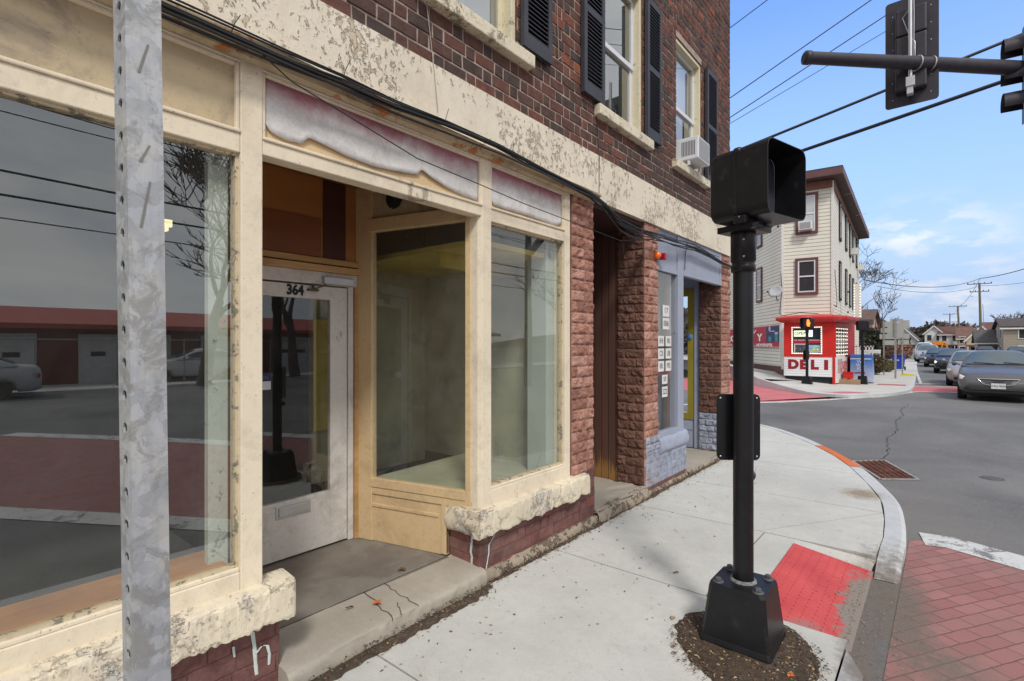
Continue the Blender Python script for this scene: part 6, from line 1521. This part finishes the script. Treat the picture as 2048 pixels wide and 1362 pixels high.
    def wsf(s_,q):
        y=yw0+(yw1-yw0)*q; zr=interp(roof,y); zh=interp(hood,y)-.02; f=(zr-zh)/(H-zh); wt=W/2*(.93-.26*f)*.90; x=-wt+2*wt*s_
        return (x,y-.02,zr+.012+.030*f*(1-abs(2*s_-1)**2.2)+.010)
    gl('windscreen',wsf,10)
    ye1=roof[-1][0]-.10; ye0=roof[-2][0]-.0
    def rwf(s_,q):
        y=ye1+(ye0-ye1)*q; zr=interp(roof,y); zh=interp(hood,y)-.02; f=(zr-zh)/(H-zh); wt=W/2*(.93-.26*f)*.88; x=-wt+2*wt*s_
        return (x,y+.02,zr+.02+.025*f*(1-abs(2*s_-1)**2.2))
    if kind!='van': gl('rear_window',rwf,10)
    for sd in (-1,1):
        for a,b in ((roof[0][0]+.50,(roof[1][0]+roof[-2][0])/2-.04),((roof[1][0]+roof[-2][0])/2+.04,roof[-1][0]-.42)) if kind!='van' else ((-1.5,-.6),):
            def sw(s_,q):
                y=a+(b-a)*s_; zr=interp(roof,y); zh=interp(hood,y)-.02; f=(zr-zh)/(H-zh); wb=wid(y)*.93; wt=W/2*(.93-.26*f)
                k=.12+.66*q; x=wb*.985+(wt-wb)*(.12+ .66*(k-.15)/.65) if k<.8 else wt
                return (sd*(x+.012),y,zh+(zr-zh)*k)
            gl('side_window',sw,6)
    # wheels
    for wy in wheels:
        for sd in (-1,1):
            w_=empty('wheel',(sd*(W/2-.13),wy,rw)); w_.parent=t
            mb=MB(); mb.lathe([(rw*.62,-.10),(rw*.95,-.11),(rw,-.07),(rw,.07),(rw*.95,.11),(rw*.62,.10)],(0,0,0),20,axis=(1,0,0)); mb.lathe([(0,-.02),(rw*.62,-.02)],(0,0,0),20,axis=(1,0,0)); mb.build('tyre',M_tyre,w_)
            if full:
                mb=MB(); 
                mb.lathe([(rw*.63,.085),(rw*.56,.075),(rw*.54,.04)],(0,0,0),20,axis=(sd,0,0))
                for k in range(5):
                    a=2*math.pi*k/5; mb.bar((sd*.07,.03*math.cos(a),.03*math.sin(a)),(sd*.075,rw*.58*math.cos(a),rw*.58*math.sin(a)),.05,.02,up=(1,0,0))
                mb.build('rim',M_rim,w_)
    # nose
    mats_=M_lit if lit else M_lamp
    yn=y0
    zf=hood[1][1]
    for sd in (-1,1):
        mb=MB()
        def hl(s_,q):
            x=(W/2)*(.52+.40*s_); y=yn+.015+.30*s_**2.2+.06*q; z=zf-.14+.13*q*(.5+.5*s_)+.09*s_
            return (sd*x,y-.02*math.sin(math.pi*q),z)
        mb.grid(hl,8,4,0,.5,True); mb.build('headlight',mats_,t)
        mb=MB(); mb.box(sd*W*.22,sd*W*.37,yn+.03,yn+.06,.36,.385); mb.build('fog_light_trim',M_chrome,t)
        mb=MB(); mb.lathe([(0,-.07),(.06,-.05),(.08,0),(.06,.05),(0,.07)],(sd*(W/2+.09),roof[0][0]+.42,interp(hood,roof[0][0]+.4)+.06),10,axis=(1,0,0)); mb.bar((sd*(W/2-.06),roof[0][0]+.44,interp(hood,0)),(sd*(W/2+.05),roof[0][0]+.42,interp(hood,0)+.04),.04,.04); mb.build('mirror',paint,t)
    if full:
        mb=MB()
        zt,zl=zf-.035,zf-.19
        def gr(s_,q): x=-.36+.72*s_; k=(1-.25*(1-q)); return (x*k,yn-.004+.05*abs(2*s_-1)**2*.5,zl+(zt-zl)*q)
        mb.grid(gr,8,3,0,.5,True); mb.build('grille',M_carblack,t)
        mb=MB()
        mb.tube([(x,yn-.014+.025*(x/.36)**2,zt+.012) for x in [-.45+.09*k for k in range(11)]],.014,6)
        mb.tube([(-.45,yn+.01,zt+.01),(-.33,yn-.006,zl+.02),(-.2,yn-.016,zl-.012),(.2,yn-.016,zl-.012),(.33,yn-.006,zl+.02),(.45,yn+.01,zt+.01)],.011,6)
        for k in range(1,5): mb.box(-.33+.02*(5-k),.33-.02*(5-k),yn-.012,yn-.004,zl+k*(zt-zl)/5-.003,zl+k*(zt-zl)/5+.003)
        mb.build('grille_chrome',M_chrome,t)
        mb=MB(); mb.box(-.62,.62,yn-.0,yn+.05,.27,.33); mb.box(-.75,-.42,yn+.02,yn+.06,.34,.40); mb.box(.42,.75,yn+.02,yn+.06,.34,.40); mb.build('lower_intake',M_carblack,t)
        mb=MB(); mb.box(-.155,.155,yn-.035,yn-.02,.40,.555); mb.build('number_plate',M_plate,t)
        textobj('plate_lettering',plate,.085,mat('plate_blue',(.03,.04,.09),.5,bump=0),t,(0,yn-.037,.475),(R(90),0,0),.001)
        mb=MB(); mb.tube([(-.55,yw0+.05,interp(roof,yw0+.05)+.045),(-.05,yw0-.02,interp(roof,yw0)+.03)],.010,5); mb.tube([(.15,yw0+.03,interp(roof,yw0+.05)+.05),(.62,yw0+.0,interp(roof,yw0)+.03)],.010,5); mb.build('wiper',M_carblack,t)
        mb=MB(); mb.box(-W/2+.12,W/2-.12,y0+.35,y1-.3,.17,.26); mb.build('underbody',M_carblack,t)
    else:
        mb=MB(); mb.box(-.5,.5,yn-.0,yn+.06,zf-.22,zf-.06); mb.box(-.65,.65,yn,yn+.05,.30,.42); mb.build('grille',M_carblack,t)
    mb=MB()
    for sd in (-1,1): mb.box(sd*W*.30,sd*W*.46,y1-.09,y1-.035,zf-.02,zf+.12)
    mb.build('tail_lights',M_tail,t)
    if kind=='pickup':
        mb=MB(); mb.box(-W/2+.15,W/2-.15,1.1,y1-.15,1.2,1.27); mb.build('bed_opening',M_carblack,t)
    return t
hd=R(180+1.5)
make_car('parked_car',(4.02,23.95,RZ),R(180+2.5),carpaint('paint_charcoal',(.105,.10,.105),.5),'charcoal sedan nearest the junction, front plate facing the camera, cut by the right edge','car').scale=(1.05,1.05,1.05)
make_car('parked_car',(3.72,30.6,RZ),hd,carpaint('paint_silvergrey',(.30,.29,.31)),'grey silver sedan close behind the charcoal sedan, only its left side and roof showing','car',full=False)
make_car('parked_car',(7.0,33.5,RZ),hd,carpaint('paint_lilacsilver',(.36,.36,.42)),'pale silver car whose roof shows right above the charcoal sedan','car',full=False)
make_car('parked_car',(3.25,42.4,RZ),hd,carpaint('paint_black',(.020,.020,.026)),'black car with lit headlamp, the third in the queue','car',kind='sedan',lit=True,full=False)
make_car('parked_car',(2.60,53.2,RZ),hd,carpaint('paint_black2',(.030,.030,.036)),'smaller black car in the queue behind the one with the lit headlamp','car',lit=False,full=False)
make_car('parked_car',(1.75,64.5,RZ+fz(64.5)),hd,carpaint('paint_iceblue',(.34,.38,.45)),'pale blue car in the queue between the black cars and the white van','car',kind='suv',full=False)
make_car('van',(1.15,86,RZ+fz(86)),hd,carpaint('paint_white',(.62,.62,.64),.0),'white van at the far end of the car queue','van',kind='van',full=False)
make_car('pickup_truck',(7.0,86.5,RZ+fz(86)),R(2),carpaint('paint_maroon',(.12,.012,.018)),'maroon pickup truck seen over the charcoal sedan, left of the utility pole','pickup truck',kind='pickup',full=False)
make_car('parked_car',(8.9,75,RZ+fz(75)),R(2),carpaint('paint_navy',(.05,.06,.11)),'dark blue car parked before the grey house right of the utility pole','car',kind='suv',full=False)
make_car('parked_car',(10.2,69.0,RZ),R(200),carpaint('paint_silver2',(.45,.46,.47)),'small silver car at the right edge of the photo, far down the street','car',full=False)
# school bus, seen from behind
SB=empty('school_bus',(2.55,113.7,RZ+fz(113)),R(0),'yellow orange school bus seen from behind beyond the queue of cars','school bus')
M_bus=mat('bus_orange',(.80,.25,.015),.4,0,.05,2,0); mb=MB()
mb.grid(lambda s_,q:((1.2*math.cos(math.pi*s_))*(1 if abs(math.cos(math.pi*s_))<.999 else 1),-4.5+9*q,2.45+.55*math.sin(math.pi*s_)),12,1,0,.5,False); mb.box(-1.2,1.2,-4.5,4.5,.55,2.46)
mb.face([(1.2*math.cos(math.pi*k/12),-4.5,2.45+.55*math.sin(math.pi*k/12)) for k in range(13)]); mb.build('body',M_bus,SB)
mb=MB()
for a,b,c,d in ((-.95,-.55,1.75,2.4),(-.36,.36,1.75,2.45),(.55,.95,1.75,2.4),(-.3,.3,1.05,1.35)): mb.box(a,b,-4.53,-4.5,c,d)
mb.build('rear_windows',M_rm,SB)
mb=MB()
for x in (-1.0,-.75,.75,1.0): mb.lathe([(.1,0),(.1,.03),(0,.03)],(x,-4.51,2.65 if abs(x)<.9 else 1.3),10,axis=(0,-1,0))
mb.build('rear_lamps',M_tail,SB)
mb=MB(); mb.box(-1.22,1.22,-4.6,-4.45,.5,.75); mb.build('bumper',M_carblack,SB)
for x in (-1.0,1.0):
    for y in (-2.6,3.2): mb=MB(); mb.lathe([(0,-.14),(.5,-.14),(.5,.14),(0,.14)],(x,y,.5),16,axis=(1,0,0)); mb.build('wheel',M_tyre,SB)
# ================================================================== STREET BEYOND
M_alub=mat('sign_back_aluminium',(.42,.42,.40),.5,.2,.1,2,.05); M_post=mat('steel_post',(.30,.30,.29),.6,.3,.1,4,.05); M_wood=mat('pole_wood',(.17,.135,.105),.9,0,.2,3,.3,20,stretch=(1,1,.1))
t=empty('road_sign',(.90,31.25,0),R(-2),'back of a large square road sign on a single steel post on the far pavement','road sign')
mb=MB(); mb.box(-.04,.04,-.03,.03,0,2.95); mb.build('post',M_post,t)
mb=MB(); mb.box(-.33,.33,.035,.05,2.0,2.72); mb.box(-.22,.30,.035,.05,2.74,2.90); mb.build('panel',M_alub,t)
t=empty('route_sign',(.58,34.6,0),R(-2),'cluster of small route sign panels on two posts behind the square road sign','road sign')
mb=MB(); mb.box(-.39,-.33,-.02,.02,0,2.9); mb.box(.42,.48,-.02,.02,0,2.95); mb.build('posts',M_post,t)
for z0,z1,x0,x1 in ((2.62,2.9,-.42,.1),(2.3,2.55,-.5,.1),(1.95,2.22,-.55,.75),(1.62,1.88,-.42,.2),(1.65,1.9,.25,.72),(2.5,2.95,.35,.75)):
    mb=MB(); mb.box(x0,x1,.03,.045,z0,z1); mb.build('panel',M_alub,t)
t=empty('recycling_bin',(.55,41.2,0),R(-5),'blue wheeled recycling bin on the far pavement beside the road signs','bin')
mb=MB(); mb.mesh([(-.25,-.28,.08),(.25,-.28,.08),(.25,.25,.08),(-.25,.25,.08),(-.32,-.36,.93),(.32,-.36,.93),(.32,.34,.93),(-.32,.34,.93)],[(0,3,2,1),(4,5,6,7),(0,1,5,4),(1,2,6,5),(2,3,7,6),(3,0,4,7)]); mb.build('body',mat('bin_blue',(.015,.05,.42),.45,0,.05,3,0),t,bevel=.02)
mb=MB(); mb.box(-.34,.34,-.40,.40,.93,.99); mb.build('lid',mat('bin_lid',(.01,.035,.30),.45,0,.05,3,0),t,bevel=.02)
mb=MB(); mb.lathe([(.08,0),(.08,.004),(0,.004)],(.0,-.335,.66),10,axis=(0,-1,.08)); mb.build('emblem',mat('emblem_pale',(.4,.5,.8),.5,bump=0),t)
for x in (-.3,.3): mb=MB(); mb.lathe([(0,-.03),(.12,-.03),(.12,.03),(0,.03)],(x,.28,.12),14,axis=(1,0,0)); mb.build('wheel',M_tyre,t)
t=empty('kerb_marker',(1.25,34.5,0),0,'yellow painted marker on the far kerb by the road signs','marker'); mb=MB(); mb.box(-.3,.3,-.08,.08,0,.09); mb.build('block',mat('marker_yellow',(.6,.5,.05),.6),t)
# leafy/bushy masses
def bush(name,loc,dims,cols,n,leaf,label,cat='bush',seed=0,twig=True):
    rs=random.Random(seed); t=empty(name,loc,0,label,cat); mb=MB()
    for _ in range(n):
        a=rs.random()*6.283; u=rs.uniform(-1,1); r_=(.55+.45*rs.random()**.5); w_=math.sqrt(1-u*u)
        p=Vector((dims[0]*r_*w_*math.cos(a),dims[1]*r_*w_*math.sin(a),dims[2]*(.5+.5*u*r_)))
        nn=noise.noise(p*1.7+Vector((seed,0,0))); p+=p*.15*nn
        s_=leaf*rs.uniform(.5,1.3); d=Vector((rs.gauss(0,1),rs.gauss(0,1),rs.gauss(0,1))).normalized(); e=d.cross(Vector((rs.gauss(0,1),rs.gauss(0,1),rs.gauss(0,1)))).normalized()
        mb.face([p-d*s_,p+e*s_*.45,p+d*s_,p-e*s_*.45],rs.randrange(len(cols)))
    mb.build('foliage',cols,t)
    if twig:
        mb=MB()
        for k in range(7): a=k*.9; mb.tube([(0,0,0),(dims[0]*.4*math.cos(a),dims[1]*.4*math.sin(a),dims[2]*.7)],[.03,.01],5)
        mb.build('stems',M_wood,t)
    return t
def fm(n,c): return mat(n,c,.85,0,.2,3,0)
F1=[fm('hedge_brown',(.10,.06,.035)),fm('hedge_olive',(.12,.10,.04)),fm('hedge_dark',(.045,.03,.02))]
bush('hedge',(-.35,34.6,0),(.72,.9,1.15),F1,5200,.05,'round brown clipped shrub behind the ice chest','shrub',3)
bush('hedge',(.0,38.5,0),(.6,1.3,.75),[F1[1],fm('hedge_green',(.13,.14,.05)),F1[0]],3000,.05,'low olive green shrub behind the road sign posts','shrub',5)
# bare trees
def bare_tree(name,loc,h,label,seed,spread=1.,r0=.22,depth=5,lean=(0,0),m=None,minr=.006,nb=(2,4),trunkfrac=.28,leanout=.55,cat='tree'):
    rs=random.Random(seed); t=empty(name,loc,0,label,cat); tb=MB(); cb=MB(); cnt=[0]
    def grow(p,d,L,r,k):
        n=4 if k<3 else 3; pts=[p];rr=[r]; q=p.copy(); dd=d.copy()
        for i in range(n):
            dd=(dd+Vector((rs.gauss(0,.13),rs.gauss(0,.13),rs.gauss(.04,.10)))).normalized(); q=q+dd*L/n; pts.append(q.copy()); rr.append(r*(1-.45*(i+1)/n))
        (tb if k==0 else cb).tube(pts,rr,7 if k<2 else 4,cap=False); cnt[0]+=1
        if k>=depth: return
        for j in range(rs.randint(*nb)+(1 if k==0 else 0)):
            a=rs.random()*6.283; o=Vector((math.cos(a),math.sin(a),0))*spread; nd_=(dd*(1.0)+o*rs.uniform(leanout*.6,leanout*1.5)+Vector((0,0,.12))).normalized()
            i=rs.randint(2,n) if j else n
            grow(pts[i],nd_,L*rs.uniform(.60,.85),max(minr,rr[i]*rs.uniform(.55,.8)),k+1)
    grow(Vector((0,0,0)),Vector((lean[0],lean[1],1)).normalized(),h*trunkfrac,r0,0)
    tb.build('trunk',m or M_bark,t); cb.build('crown',m or M_bark,t); return t
M_bark=mat('bark_grey_brown',(.085,.062,.05),.95,0,.2,3,.2,20)
bare_tree('bare_tree',(-3.6,47.5,0),10.5,'bare dark tree leaning out from behind the deli house',12,1.4,.25,6,lean=(.42,-.1),nb=(2,4),leanout=.7,minr=.014)
bare_tree('bare_tree',(-2.8,66,0),8.5,'second bare tree down the street behind the road sign cluster',31,1.1,.2,5,lean=(.12,0),nb=(2,3),minr=.02)
bare_tree('bare_tree',(13.4,129,RZ-.9),10.2,'bare round crowned tree rising behind the house at the right edge',7,1.3,.35,5,nb=(3,4),minr=.035)
t=bush('evergreen',(-2.6,58,0),(1.5,2,3.2),[fm('yew_dark',(.014,.016,.010)),fm('yew_green',(.03,.035,.015))],4500,.14,'dark evergreen mass beside the pink house behind the far signals','shrub',9)
# wooded ridge
def wood(name,label,x0,x1,y,prof,n,seed,leaf,cols,base=-1,deep=30):
    rs=random.Random(seed); mb=MB()
    for _ in range(n):
        x=rs.uniform(x0,x1); hh=prof(x); u=rs.random()**.6; yy=y+rs.uniform(-deep,deep)
        z=base+hh*u*(.9+.18*noise.noise(Vector((x*.22,yy*.1,seed)))+.10*noise.noise(Vector((x*.9,yy*.3,seed)))); s_=leaf*rs.uniform(.4,1.3)
        d=Vector((rs.gauss(0,1),rs.gauss(0,.6),rs.gauss(0,1))).normalized(); e=d.cross(Vector((rs.gauss(0,1),rs.gauss(0,1),rs.gauss(0,1)))).normalized(); p=Vector((x,yy,z))
        mb.face([p-d*s_,p+e*s_*.5,p+d*s_*.9,p-e*s_*.5],rs.randrange(len(cols)))
    o=mb.build(name,cols); tag(o,label,'wood',kind='stuff'); return o
WC=[fm('wood_brown',(.075,.060,.052)),fm('wood_dark',(.042,.035,.033)),fm('wood_green',(.055,.058,.038)),fm('wood_grey',(.12,.105,.095)),fm('wood_rust',(.095,.065,.052))]
wood('wooded_ridge','brown leafless wooded ridge closing the street in the distance',-150,110,330,lambda x:11.8+.8*math.sin(x*.23)+.6*math.sin(x*.61)+max(0,-x-6)*.13+1.9*math.exp(-((x-3)/6)**2),60000,1,1.0,WC,deep=25)
wood('wooded_ridge','nearer darker trees behind the deli house and the road signs',-60,-1.5,110,lambda x:7.4+.8*math.sin(x*.9)-max(0,x+6)*.55,24000,2,.40,WC[:4],deep=14)
mb=MB(); mb.grid(lambda s_,q:(-300+600*s_,300+200*q,-2+16*math.sin(q*math.pi/2)*(.8+.2*math.sin(s_*21))),60,10,0,.5,True); mb.build('hill',mat('hill_brown',(.06,.05,.038),.95,0,.3,.05,0),kind='structure')
# houses down the street
def house(loc,rz,w,d,h,rh,wallc,roofc,label,ridge='x',storeys=2,porch=None,trimc=None,wins=3):
    t=empty('house',loc,rz,label,'house'); k=len(bpy.data.materials)
    wm=m_siding('house_siding_%d'%k,wallc,.2,.8); rm=mat('house_shingle_%d'%k,roofc,.9,0,.2,2,.2)
    mb=MB(); mb.box(-w/2,w/2,-d/2,d/2,0,h)
    if ridge=='x': 
        for sx in (-1,1): mb.face([(sx*w/2,-d/2,h),(sx*w/2,d/2,h),(sx*w/2,0,h+rh)])
    else:
        for sy in (-1,1): mb.face([(-w/2,sy*d/2,h),(w/2,sy*d/2,h),(0,sy*d/2,h+rh)])
    mb.build('wall',wm,t)
    mb=MB(); o=.35; th=.14
    if ridge=='x':
        for sy in (-1,1):
            a=rh/(d/2)*o; mb.mesh([(-w/2-o,sy*(d/2+o),h-a),(w/2+o,sy*(d/2+o),h-a),(w/2+o,0,h+rh),(-w/2-o,0,h+rh),(-w/2-o,sy*(d/2+o),h-a+th),(w/2+o,sy*(d/2+o),h-a+th),(w/2+o,0,h+rh+th),(-w/2-o,0,h+rh+th)],[(0,1,2,3),(4,5,6,7),(0,1,5,4),(1,2,6,5),(3,0,4,7)])
    else:
        for sx in (-1,1):
            a=rh/(w/2)*o; mb.mesh([(sx*(w/2+o),-d/2-o,h-a),(sx*(w/2+o),d/2+o,h-a),(0,d/2+o,h+rh),(0,-d/2-o,h+rh),(sx*(w/2+o),-d/2-o,h-a+th),(sx*(w/2+o),d/2+o,h-a+th),(0,d/2+o,h+rh+th),(0,-d/2-o,h+rh+th)],[(0,1,2,3),(4,5,6,7),(0,1,5,4),(1,2,6,5),(3,0,4,7)])
    mb.build('roof',rm,t)
    if ridge=='y':
        mb=MB()
        for sx in (-1,1): mb.bar((sx*(w/2+o),-d/2-o-.02,h-rh/(w/2)*o+.05),(0,-d/2-o-.02,h+rh+.05),.05,.22)
        mb.build('barge_board',M_trimw,t)
    else:
        mb=MB(); mb.box(-w/2-o,w/2+o,-d/2-o-.03,-d/2-o,h-.3,h-.12); mb.build('gutter',M_trimw,t)
    for s_ in range(storeys):
        for i in range(wins):
            x=-w/2+w*(i+.5)/wins; z=.9+s_*(h/storeys)
            f=MB(); f.box(x-.5,x+.5,-d/2-.05,-d/2-.0,z-.1,z+1.35); fo_=f.build('window',M_trimw,t); g_=MB(); g_.box(x-.38,x+.38,-d/2-.07,-d/2-.05,z,z+1.23); g_.build('pane',M_rm,fo_)
        for i in range(2):
            y=-d/2+d*(i+.5)/2; z=.9+s_*(h/storeys)
            for sx in (-1,1):
                f=MB(); f.box(sx*w/2,sx*(w/2+.05),y-.5,y+.5,z-.1,z+1.35); fo_=f.build('window',M_trimw,t); g_=MB(); g_.box(sx*(w/2+.05),sx*(w/2+.07),y-.38,y+.38,z,z+1.23); g_.build('pane',M_rm,fo_)
    if porch:
        mb=MB(); mb.box(-w/2,w/2,-d/2-2,-d/2,2.3,2.5); mb.build('porch_roof',rm,t)
        mb=MB()
        for i in range(5): mb.box(-w/2+.05+i*(w-.2)/4,-w/2+.17+i*(w-.2)/4,-d/2-1.95,-d/2-1.83,0,2.3)
        for z in (.9,): mb.box(-w/2,w/2,-d/2-1.93,-d/2-1.87,z,z+.06)
        mb.build('porch_posts',M_trimw,t)
    return t
GZ=RZ-.85
house((-3.6,152,GZ),R(-4),5.5,7,3.6,3.0,(.48,.48,.47),(.09,.085,.085),'white house with dark grey roof at the end of the queue of cars','y',1,porch=True,wins=2)
house((-9.5,150,GZ),R(-4),9,7,4.2,2.6,(.45,.43,.40),(.10,.09,.09),'long grey roofed house left of the white gabled one','x',2)
house((1.9,151,GZ),R(-2),3.2,6,5.0,1.6,(.66,.68,.66),(.14,.12,.11),'narrow pale house with a gable just left of the school bus','y',2,wins=2)
house((5.4,150,GZ),R(-2),5.2,6,4.8,1.6,(.50,.52,.50),(.12,.06,.052),'two storey white house with a dark red roof above the school bus','x',2,porch=True)
house((7.6,139,GZ),R(-1),4.0,7,3.8,2.0,(.36,.25,.21),(.15,.085,.068),'brown brick house with a rust red roof left of the utility pole','x',2)
house((7.9,116,GZ),R(0),3.6,7,3.3,2.2,(.52,.47,.33),(.16,.10,.075),'cream yellow house with a steep gable behind the utility pole','y',1,porch=True,wins=2)
house((10.6,122,GZ),R(0),4.4,8,4.4,1.9,(.30,.14,.11),(.125,.062,.054),'dark red roofed house right of the utility pole','x',2)
house((7.9,97,GZ),R(0),2.6,7,2.9,1.6,(.30,.31,.31),(.085,.08,.08),'grey house with a garage door and a white stair rail at the right','x',1,porch=True,wins=1)
house((12.1,92,GZ+.2),R(0),7.0,12,4.5,1.1,(.31,.27,.21),(.075,.06,.055),'big tan building with a brown roof at the right edge of the photo','x',2,wins=2)
house((-5.2,66,0),R(-3),5,8,3.2,2.0,(.55,.36,.31),(.12,.08,.07),'pink sided house just beyond the deli house','x',1,porch=True,wins=2)
t=empty('picket_fence',(-1.9,52,0),R(80),'white slatted stair railing in front of the pink house','fence'); mb=MB()
for k in range(26): mb.box(-3+k*.24,-2.93+k*.24,-.02,.02,.2+.0*k,1.15)
mb.box(-3,3.1,-.03,.03,1.1,1.18); mb.box(-3,3.1,-.03,.03,.3,.36); mb.build('pickets',M_trimw,t)
bush('autumn_shrubs',(-1.2,84,RZ-.3),(1.2,2.5,2.2),[fm('shrub_rust',(.28,.07,.03)),fm('shrub_pink',(.33,.2,.17)),fm('shrub_brown2',(.12,.07,.04))],2600,.13,'rust red shrubs on the left verge far down the street','shrub',19)
bush('autumn_shrubs',(-2.6,76,RZ),(1.6,2.5,1.6),[fm('shrub_brown3',(.14,.06,.045)),F1[0]],2200,.13,'brown shrubs on the left verge between the bin and the rust red shrubs','shrub',23)
# utility poles and long wires
def upole(x,y,h,label,arms=((.8,1.7),),z0=0,r=.16,lean=0):
    t=empty('utility_pole',(x,y,z0),0,label,'utility pole'); mb=MB(); mb.tube([(0,0,0),(-lean,0,h)],[r,r*.65],12); mb.build('pole',M_wood,t)
    for dz,w_ in arms:
        mb=MB(); mb.box(-w_/2-lean,w_/2-lean,-.12,-.02,h-dz-.06,h-dz+.06); mb.build('crossarm',M_wood,t)
        for sx in (-.46,-.2,.2,.46):
            m2=MB(); m2.lathe([(.04,0),(.06,.08),(.05,.16),(0,.18)],(sx*w_-lean,-.07,h-dz+.06),8); m2.build('insulator',M_arm,t)
    return t
up=upole(7.47,103,11.7,'tall wooden utility pole in front of the cream house, right part of the view',((.15,2.8),(1.3,2.2)),GZ,.20,lean=.25)
mb=MB(); mb.box(.18,.42,-.2,.2,2.6,3.7); mb.tube([(.3,-.1,3.5),(.12,-.1,8.5)],.04,6); mb.build('riser_pipe',M_post,up)
up2=upole(6.2,146,10.8,'darker utility pole farther along the right side of the street',((.1,3.0),),GZ,.24,lean=.45)
up3=upole(5.15,197,11.6,'farthest utility pole carrying three grey transformers',((.3,3.2),(2.6,3.4)),GZ,.2)
for k,x in enumerate((-.9,0,.9)): mb=MB(); mb.lathe([(.28,-.5),(.32,-.45),(.32,.4),(.2,.5),(0,.5)],(x,-.4,6.2),10); mb.build('transformer',M_alub,up3)
def W2(a,b,r,sag,label): return wire(a,b,r,sag,label,20)
W2((-1.9,47.5,6.6),(7.3,103,11.4),.035,.9,'distant wire sagging from the deli house to the tall utility pole')
W2((7.3,103,11.4),(16,70,12.6),.05,.9,'distant wire running from the tall utility pole out to the right edge')
W2((7.3,103,10.3),(20,75,10.8),.025,.9,'lower distant wire from the tall utility pole to the right')
W2((-2.0,60,7.2),(7.3,103,10.3),.022,.8,'fainter distant wire below the one to the tall utility pole')
W2((7.3,103,11.4),(6.0,146,9.8),.03,.7,'distant wire between the two nearer utility poles')
W2((6.0,146,9.8),(5.15,197,10.4),.03,.7,'distant wire between the two farther utility poles')
t=empty('bird',(6.0,92,8.0),R(30),'small dark bird flying left of the tall utility pole','bird'); mb=MB(); mb.mesh([(0,.25,0),(.05,0,.04),(0,-.3,0),(-.05,0,.04),(.34,.02,.14),(-.34,.02,.10),(0,.08,.03),(0,-.08,.03)],[(0,1,2,3),(1,4,7),(3,5,6),(6,4,7),(6,5,7)]); o=mb.build('body',M_rm,t)
# ================================================================== ACROSS THE MAIN STREET (behind the camera, mirrored in the shop glass)
GR=empty('garage_building',(27.5,9,0),R(0),'low brick garage with red roof and white doors, mirrored in the left shop glass','building')
mb=MB(); mb.box(-2,10,-22,22,-.1,2.45); mb.build('wall',mat('garage_brick',(.18,.05,.04),.9,0,.2,6,.2),GR)
mb=MB(); mb.mesh([(-2.8,-22.6,2.3),(4,-22.6,3.3),(4,22.6,3.3),(-2.8,22.6,2.3),(-2.8,-22.6,2.5),(4,-22.6,3.5),(4,22.6,3.5),(-2.8,22.6,2.5)],[(0,1,2,3),(4,5,6,7),(0,4,7,3),(0,1,5,4)]); mb.build('roof',mat('garage_roof_red',(.35,.07,.05),.7),GR)
for k in range(8):
    mb=MB(); y=-18+k*4.7; mb.box(-2.03,-2.0,y,y+3.4,0,2.1); dr_=mb.build('roller_door',mat('roller_white',(.55,.55,.54),.7) if k==0 else bpy.data.materials['roller_white'],GR)
    mb=MB(); 
    for j in range(3): mb.box(-2.05,-2.03,y+.4+j*1.0,y+.9+j*1.0,1.15,1.35)
    mb.build('door_lights',M_rm,dr_)
t=empty('chain_fence',(22.8,9,0),0,'grey steel fence rail and posts before the garage across the street','fence'); mb=MB()
for k in range(18): mb.tube([(0,-20+k*2.4,0),(0,-20+k*2.4,1.9)],.03,6)
mb.tube([(0,-20,1.85),(0,21,1.85)],.025,6); mb.build('rails',M_post,t)
mb=MB(); mb.box(21.5,24,-25,60,RZ-.1,.02); mb.box(24,26,-25,60,RZ-.1,.0); mb.build('opposite_sidewalk',M_farconc,kind='structure')
make_car('parked_car',(24.0,9.0,RZ+.1),R(176),carpaint('paint_white3',(.5,.5,.5),0),'pale car parked across the main street, mirrored right of the steel post','car',full=False)
make_car('parked_car',(21.2,.9,RZ),R(172),carpaint('paint_silver3',(.40,.41,.42)),'silver car parked across the main street, mirrored at the left edge','car',full=False)
bare_tree('bare_tree',(20.0,8.0,0),12.5,'tall bare tree across the main street, mirrored in the big left pane',44,1.15,.28,6,nb=(2,4),minr=.02,leanout=.6)
bare_tree('bare_tree',(20.5,13.2,0),11.0,'second bare tree across the main street, mirrored in the door glass',46,1.1,.28,6,nb=(2,4),minr=.02,leanout=.6)
bare_tree('bare_tree',(14.5,27,0),12.0,'bare tree far across the main street, mirrored in the blue grey shop window',45,1.1,.25,5,nb=(2,4),minr=.02)
for i,(y0_,z0_,y1_,z1_) in enumerate(((-20,9.5,45,8.0),(-20,8.6,45,8.6),(-20,7.0,45,6.8),(-20,6.2,45,6.4),(-20,5.7,45,5.5))):
    wire((17.5,y0_,z0_),(17.5,y1_,z1_),.035 if i in(2,3) else .018,.5,'%s wire above the opposite pavement, mirrored in the left pane'%('highest','second highest','middle thick','lower thick','lowest')[i])
